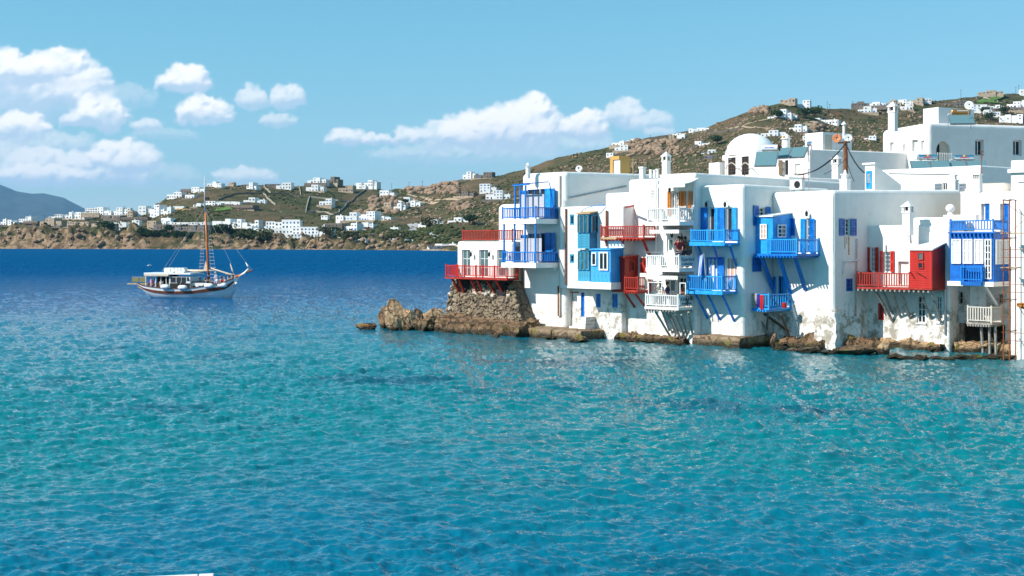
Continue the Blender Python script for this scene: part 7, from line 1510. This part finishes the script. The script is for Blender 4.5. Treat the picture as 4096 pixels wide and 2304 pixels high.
person(on_balcony(2, 900, .8) + Vector((0, 0, .12)), fr + R(-70), 'short-haired person in navy seated on the restaurant balcony', (.02, .03, .09), (.12, .12, .15), (.09, .05, .03), sit=True, arms=('table', 'table'), group=TV)
person(on_balcony(2, 1030, .5) + Vector((0, 0, .1)), fr + R(40), 'person with dark cap seated behind the restaurant sign', (.30, .08, .04), (.1, .1, .12), (.02, .02, .03), sit=True, arms=('table', 'face'), skin=SKIN2, group=TV)
person(on_balcony(2, 1060, .3) + Vector((0, 0, .1)), fr + R(-50), 'tanned person rightmost behind the restaurant sign', (.36, .20, .12), (.1, .1, .12), (.03, .02, .015), sit=True, arms=('table', 'table'), skin=SKIN2, group=TV)
def chair(P, rz, label, mat):
    e = empty('chair', P, rz, label, 'chair', 'balcony chairs'); MB().box(-.2, .2, -.2, .2, .42, .46).build('seat', mat, e)
    for sx in (-.18, .18):
        for sy in (-.18, .18): piece('leg', mat, e, sx, sy, 0, .035, .035, .42 if sy < 0 else .9)
    for k in range(3): piece('back_slat', mat, e, 0, .18, .55 + .12 * k, .34, .025, .07)
    return e
chair(on_balcony(0, 1010, .5), fr + R(40), 'white slatted chair at the right on the top white balcony', WPAINT); chair(on_balcony(0, 1062, .35), fr + R(-60), 'white slatted chair beside the orange shutters on the top white balcony', WPAINT)
chair(on_balcony(2, 842, .8) + Vector((0, 0, 0)), fr + R(15), 'white chair under the long-haired person', WPAINT); chair(on_balcony(2, 900, .8), fr + R(-70), 'white chair under the person in navy', WPAINT)
def table(P, label):
    e = empty('table', P, fr, label, 'table', 'balcony tables'); MB().box(-.35, .35, -.35, .35, .70, .73).build('table_top', WPAINT, e)
    for sx in (-.3, .3):
        for sy in (-.3, .3): piece('leg', WPAINT, e, sx, sy, 0, .04, .04, .70)
table(on_balcony(2, 872, .75), 'white table between the two diners on the restaurant balcony'); table(on_balcony(0, 1034, .4), 'white table on the top white balcony')
# flag on the lower blue balcony
fp = Dh.world(Dh.xF(z3, 522, 880, 1.36), -1.36, Dh.zF(z3, 522, 888, 1.36)); e = empty('flag', fp, -Dh.a, 'drooping blue and white striped flag on the lower sky-blue balcony', 'flag'); hh = Dh.zF(z3, 522, 712, 1.36) - fp.z
MB().tube([(0, 0, -.3), (.05, -.25, hh)], .015, 6).build('flagpole', WPAINT, e)
for k in range(5):
    mb = MB(); vs = []
    for j in range(7): q = j / 6; vs += [(.02 - .06 * k - .10 * q, -.22 + .03 * math.sin(k * 2 + q * 4) - .05, hh - .03 - q * hh * .88 - .03 * k), (.02 - .06 * (k + 1) - .10 * q, -.22 + .03 * math.sin((k + 1) * 2 + q * 4) - .05, hh - .03 - q * hh * .88 - .03 * (k + 1))]
    vs += [(v[0], v[1] + .012, v[2]) for v in vs]; fs = [(2*j, 2*j+1, 2*j+3, 2*j+2) for j in range(6)]; fs += [tuple(14 + i for i in f[::-1]) for f in fs]; mb.add(vs, fs).build('stripe', cloth((.02, .12, .48)) if k % 2 == 0 else WPAINT, e)
# ------------------------------------------------------------------ the caique
BOY = 130.0; ub_ = z8(778, 0)[0]; BS = .3727 / 4 * BOY / FPX; brz = R(-14); bc = math.cos(brz)
boat = empty('tour_boat', ((ub_ - 512) / FPX * BOY, BOY, 0), brz, 'white wooden tour caique with orange mast heading right', 'boat')
def bX(x): return (x - 778) * BS / bc
def bZ(y): return (1372 - y) * BS
HULLW = plain('hull_white', (.66, .68, .68), .35, var=.05, scale=1.5); HULLR = plain('hull_rubbing_strake', (.16, .045, .018), .5, var=.2); MASTO = plain('mast_orange_varnish', (.52, .13, .012), .4, var=.15, scale=4); CANV = plain('sail_canvas', (.62, .50, .38), .9, var=.12, scale=3); BWH = plain('boat_white', (.76, .76, .75), .4, var=.04)
NS = 28
def st(k):
    s = k / (NS - 1); x = bX(212) + (bX(1335) - bX(212)) * s
    zs = float(np.interp(s, [0, .08, .35, .6, .85, 1], [1.50, 1.28, 1.02, 1.12, 1.62, 2.20])); b = 1.75 * float(np.interp(s, [0, .1, .35, .6, .8, .92, 1], [.52, .78, 1.0, .97, .72, .36, .03]))
    kz = float(np.interp(s, [0, .04, .10, .2, .5, .90, .935, .965, 1], [1.05, .75, .05, -.55, -.7, -.55, .1, 1.0, 2.0])); return x, zs, b, kz
def hull_pt(k, q, off=0.0, side=-1):
    x, zs, b, kz = st(k); y = (b + off) * (1 - (1 - q) ** 2.4); z = kz + (zs - kz) * (q ** 1.25); return (x, side * y, z)
mb = MB(); NQ = 9; vs = []
for k in range(NS):
    for side in (-1, 1):
        for j in range(NQ): vs.append(hull_pt(k, j / (NQ - 1), 0, side))
W2 = 2 * NQ
fs = [(k*W2 + o_ + j, (k+1)*W2 + o_ + j, (k+1)*W2 + o_ + j+1, k*W2 + o_ + j+1) for k in range(NS-1) for o_ in (0, NQ) for j in range(NQ-1)]
fs.append(tuple([j for j in range(NQ)][::-1] + [NQ + j for j in range(NQ)])); mb.add(vs, fs).build('hull', HULLW, boat, smooth=True)
def strake(q0, q1, off, mat, name):
    mb = MB()
    for side in (-1, 1):
        vs = []
        for k in range(NS - 1): vs += [hull_pt(k, q0, off, side), hull_pt(k, q1, off, side), hull_pt(k, q1, -.02, side), hull_pt(k, q0, -.02, side)]
        mb.add(vs, [(4*k+i, 4*k+4+i, 4*k+4+(i+1) % 4, 4*k+(i+1) % 4) for k in range(NS-2) for i in range(4)])
    return mb.build(name, mat, boat)
strake(.70, .84, .05, HULLR, 'rubbing_strake'); strake(.97, 1.0, .06, HULLR, 'cap_rail')
vs = []
for k in range(NS): x, zs, b, kz = st(k); zd = max(zs - .42, .5); vs += [(x, -b * .93, zd), (x, b * .93, zd)]
MB().add(vs, [(2*k, 2*k+1, 2*k+3, 2*k+2) for k in range(NS-1)]).build('deck', plain('deck_wood', (.32, .20, .11), .8, var=.2), boat)
def bbox(name, x0, x1, y0, y1, z0, z1, mat, par=None, bev=0): return MB().box(bX(x0), bX(x1), y0, y1, z0, z1).build(name, mat, par or boat, bevel=bev)
dk = .62
ca = bbox('deckhouse', 605, 835, -1.05, 1.05, dk, bZ(1145), BWH); 
for x0, x1 in ((612, 672), (680, 732), (738, 790)): bbox('cabin_window', x0, x1, -1.07, -1.03, bZ(1208), bZ(1150), GLASS, ca)
bbox('dark_skirting', 606, 834, -1.065, -1.045, dk + .02, bZ(1214), BLACK, ca)
bbox('cabin_door', 690, 780, -1.075, -1.04, dk + .05, bZ(1208), DARK, ca)
MB().prism([(bX(800), bZ(1190)), (bX(832), bZ(1190)), (bX(818), bZ(1148)), (bX(800), bZ(1148))], -1.08, -1.05).build('cabin_window', GLASS, ca)
bbox('saloon', 400, 600, -.8, .8, dk, bZ(1215), DARKWOOD); bbox('saloon_shade_core', 440, 600, -.75, .75, bZ(1215), bZ(1128), DARK)  # near-black core paints the shade under the canopy
for x in (325, 385, 440, 500, 560, 598): 
    for sy in (-1, 1): piece('awning_post', BWH, boat, bX(x), sy * 1.0, dk, .06, .06, bZ(1118) - dk)
cn = bbox('canopy_roof', 315, 850, -1.25, 1.25, bZ(1122), bZ(1104), BWH, None, .02); bbox('canopy_skirt', 318, 600, -1.27, -1.24, bZ(1140), bZ(1121), CANV, cn)
tr_ = bbox('trunk_cabin', 845, 1000, -.75, .75, dk, bZ(1205), BWH)
for x0, x1 in ((852, 880), (918, 948)): bbox('porthole', x0, x1, -.775, -.74, bZ(1260), bZ(1240), GLASS, tr_)
bbox('cabin_trim', 840, 1005, -.79, .79, bZ(1206), bZ(1196), BLACK, tr_)
for x in (525, 560, 592, 645, 680, 712):
    MB().tube([(bX(x) , -.42, bZ(1078)), (bX(x), .42, bZ(1078))], .27, 12).build('life_raft', BWH, boat)
# mast, rigging
m0, m1, m2 = Vector((bX(998), 0, dk)), Vector((bX(953), 0, bZ(405))), Vector((bX(943), 0, bZ(62)))
MB().tube([m0, (m0 + m1) / 2, m1], [.13, .115, .09], 10).build('mast', MASTO, boat, smooth=True); MB().tube([m1 - Vector((0, .06, .5)), m2], [.08, .04], 8).build('topmast', plain('topmast_grey', (.55, .56, .58), .5), boat, smooth=True)
for y in (130, 350): MB().bar((bX(930), 0, bZ(y)), (bX(965), 0, bZ(y)), .06).build('spreader', STEEL, boat)
MB().box(bX(955), bX(995), -.1, .1, bZ(325), bZ(295)).build('radar_box', BLACK, boat)
ROPE = plain('rope', (.50, .47, .42), .9)
def rope(a, b, r_=.009, name='stay', m_=None): return MB().tube([a, b], r_, 4).build(name, m_ or ROPE, boat)
for x, y in ((450, 1095), (525, 1060), (900, 1070)): rope(m1, (bX(x), 0, bZ(y)))
rope(m1, (bX(1480), 0, bZ(1075))); rope(m1 + Vector((0, 0, -.3)), (bX(1250), 0, bZ(1010)), .012)
for (xb0, xb1, sy) in ((803, 856, 1.35), (1093, 1158, -1.35)):
    lx = 905 if sy > 0 else 1008; tops = (Vector((bX(lx), sy * .25, bZ(600))), Vector((bX(lx + 12), sy * .25, bZ(600)))); rope(m1, tops[0]); rope(m1, tops[1]); bots = (Vector((bX(xb0), sy, 1.3)), Vector((bX(xb1), sy, 1.3)))
    sh = MB().tube([tops[0], bots[0]], .012, 4).tube([tops[1], bots[1]], .012, 4).build('shroud', ROPE, boat)
    for k in range(1, 15): q = .12 + .86 * k / 15; a = tops[0].lerp(bots[0], q); b = tops[1].lerp(bots[1], q); d = (b - a) * .18; MB().tube([a - d, b + d], .014, 4).build('ratline', BWH, sh)
    MB().lathe([(.10, -.2), (.16, 0), (.1, .2)], 8, tuple(bots[1] + Vector((0, 0, .55)))).build('rope_coil', BWH, sh)
MB().tube([(bX(745), 0, bZ(1078)), (bX(900), 0, bZ(1086)), (bX(1070), 0, bZ(1076))], [.08, .16, .05], 8).build('furled_sail', CANV, boat, smooth=True)
MB().add([(bX(935), -.06, bZ(1075)), (bX(1000), -.06, bZ(1075)), (bX(958), -.04, bZ(975)), (bX(935), .06, bZ(1075)), (bX(1000), .06, bZ(1075)), (bX(958), .04, bZ(975))], [(0, 1, 2), (5, 4, 3), (0, 2, 5, 3), (1, 4, 5, 2), (0, 3, 4, 1)]).build('sail_corner', CANV, boat)
MB().tube([(bX(1020), 0, bZ(1055)), (bX(1150), 0, bZ(1095)), (bX(1220), 0, bZ(1118)), (bX(1285), 0, bZ(1128)), (bX(1262), 0, bZ(1080)), (bX(1235), 0, bZ(1005))], [.05, .09, .13, .12, .10, .03], 8).build('furled_jib', CANV, boat, smooth=True)
MB().tube([(bX(1290), 0, bZ(1150)), (bX(1400), 0, bZ(1105)), (bX(1490), 0, bZ(1070))], [.13, .10, .06], 8).build('bowsprit', MASTO, boat, smooth=True); MB().tube([(bX(1330), 0, bZ(1140)), (bX(1400), 0, bZ(1105)), (bX(1445), 0, bZ(1060)), (bX(1432), 0, bZ(1030)), (bX(1408), 0, bZ(990))], [.10, .15, .13, .08, .02], 8).build('furled_foresail', BWH, boat, smooth=True)
MB().box(bX(68), bX(310), -.35, .35, bZ(1234), bZ(1222)).build('gangway', PALEWOOD, boat)
for x0, x1 in ((122, 202), (207, 288)): MB().box(bX(x0 + 6), bX(x1), -.36, -.33, bZ(1205), bZ(1160)).build('banner', plain('olive_banner_%d' % x0, (.24, .20, .07), .9, var=.2, scale=8), boat)
MB().tube([(bX(120), -.34, bZ(1225)), (bX(120), -.34, bZ(1155)), (bX(288), -.34, bZ(1155)), (bX(288), -.34, bZ(1225))], .025, 5).build('gangway_rail', STEEL, boat)
MB().lathe([(.02, -.16), (.14, -.08), (.17, 0), (.14, .08), (.02, .16)], 10, (bX(1318), -.25, bZ(1215))).build('bow_fender', BWH, boat, smooth=True)
for k in range(6): x = bX(1150 + 30 * k); piece('stanchion', BWH, boat, x, -1.25 + .2 * k, 1.5 + .1 * k, .03, .03, .5)
def bw(x, y, z): p = Vector((boat.location.x + x * math.cos(brz) - y * math.sin(brz), boat.location.y + x * math.sin(brz) + y * math.cos(brz), z)); return p
for x, y, lab in ((600, 1250, 'white fender hanging by the boat\'s saloon, leftmost'), (797, 1256, 'white fender hanging under the wheelhouse, second from left'), (1072, 1236, 'white fender hanging below the mast, third from left'), (1198, 1230, 'white fender hanging near the bow, rightmost')):
    k = (bX(x) - bX(212)) / (bX(1335) - bX(212)); xx, zs, b, kz = st(k * (NS - 1)); e = empty('fender', bw(bX(x), -b - .2, bZ(y)), brz, lab, 'fender', 'fenders along the boat')
    MB().tube([(-.52, 0, 0), (-.44, 0, 0), (-.25, 0, 0), (.25, 0, 0), (.44, 0, 0), (.52, 0, 0)], [.06, .18, .25, .25, .18, .06], 12).build('float', BWH, e, smooth=True); MB().tube([(-.62, 0, 0), (-.46, 0, 0)], .11, 8).build('end_cap', BLACK, e); MB().tube([(-.3, 0, .22), (-.3, .15, .6)], .02, 4).build('lanyard', ROPE, e)
z17 = zmap(540, 1060, 500, 2576); BP = 'passengers on the tour boat'
for x, yy, zo, sit, sh_, pa_, ha_, arm, hat, lab in (
  (360, -.75, .35, False, (.50, .10, .26), (.05, .04, .05), (.5, .08, .12), ('table', 'down'), (.55, .10, .18), 'person in pink with a pink cap standing at the boat\'s stern'), (435, -.7, .30, False, (.30, .36, .62), (.24, .30, .55), (.45, .38, .30), ('down', 'table'), None, 'person in pale blue standing beside the pink one at the stern'),
  (595, -.9, .25, False, (.35, .33, .30), (.05, .04, .04), (.05, .03, .02), ('down', 'down'), None, 'person in grey inside the saloon opening'), (1375, -.2, .95, True, (.30, .12, .10), (.1, .1, .12), (.03, .02, .015), ('table', 'table'), None, 'seated person in rust red just left of the mast'),
  (1455, .2, .95, True, (.45, .36, .42), (.2, .2, .2), (.2, .12, .08), ('table', 'down'), None, 'seated person in mauve left of the mast'), (1590, -.5, .85, False, (.010, .010, .012), (.01, .01, .012), (.015, .01, .01), ('down', 'down'), None, 'person all in black standing at the mast foot'),
  (1645, .3, 1.0, True, (.5, .42, .38), (.25, .2, .2), (.3, .25, .2), ('table', 'table'), None, 'seated person in cream right of the mast'), (1735, -.3, .95, False, (.34, .36, .55), (.30, .32, .45), (.6, .45, .25), ('down', 'table'), (.66, .55, .36), 'person in lilac with a straw hat on the foredeck'),
  (1795, .2, 1.1, True, (.30, .3, .3), (.2, .15, .1), (.5, .5, .5), ('down', 'table'), (.70, .68, .62), 'person in a white hat seated behind the red ones'), (1850, -.3, 1.05, True, (.60, .012, .015), (.2, .12, .1), (.02, .015, .01), ('table', 'face'), (.02, .02, .03), 'person in bright red with a dark cap on the foredeck'),
  (1925, -.3, 1.1, True, (.62, .35, .30), (.3, .2, .18), (.25, .15, .1), ('table', 'down'), None, 'person in salmon seated right of the red one'), (2010, -.2, 1.2, True, (.16, .07, .04), (.1, .06, .05), (.03, .02, .015), ('table', 'table'), None, 'person in brown seated near the bow'), (2060, .1, 1.25, True, (.25, .10, .05), (.2, .25, .4), (.05, .03, .02), ('face', 'table'), None, 'person in russet foremost at the bow')):
    u_, v_ = z17(x, 300); xb_ = ((u_ - ub_) * BOY / FPX) / bc; person(bw(xb_, yy, zo - (.0 if not sit else .15)), brz + R(random.uniform(-40, 40)), lab, sh_, pa_, ha_, sit=sit, arms=arm, hat=hat, group=BP)
# wake and gull
FOAM = plain('foam', (.75, .78, .78), .7)
gp = at(*z8(342, 1028), 118); e = empty('gull', gp, R(15), 'small pale gull flying low above the sea left of the boat', 'bird'); MB().tube([(-.2, 0, 0), (-.08, 0, .03), (.1, 0, .02), (.22, 0, .05)], [.02, .06, .055, .02], 8).build('body', BWH, e, smooth=True)
for s in (-1, 1): MB().add([(-.06, 0, .04), (.08, 0, .04), (.05, s * .28, .14), (-.05, s * .28, .14), (-.08, s * .55, .06), (-.06, 0, .055), (.08, 0, .055), (.05, s * .28, .155), (-.05, s * .28, .155), (-.08, s * .55, .07)], [(0, 1, 2, 3), (3, 2, 4), (5, 8, 7, 6), (8, 9, 7), (0, 3, 8, 5), (1, 6, 7, 2), (2, 7, 9, 4), (3, 4, 9, 8)]).build('wing', cloth((.35, .33, .33)), e)
# ------------------------------------------------------------------ air
HAZE = True
if HAZE:
    m, t, b = newmat('sea_haze'); t.n.remove(b); pv = t.node('ShaderNodeVolumePrincipled'); pv.inputs['Color'].default_value = (.30, .64, 1.0, 1); pv.inputs['Density'].default_value = 3.2e-5; pv.inputs['Anisotropy'].default_value = .1
    out = m.node_tree.nodes['Material Output']; t.l.new(pv.outputs[0], out.inputs['Volume'])
    tag(MB().box(-30000, 30000, -3000, 20000, -8, 1020).build('haze', m), kind='stuff')
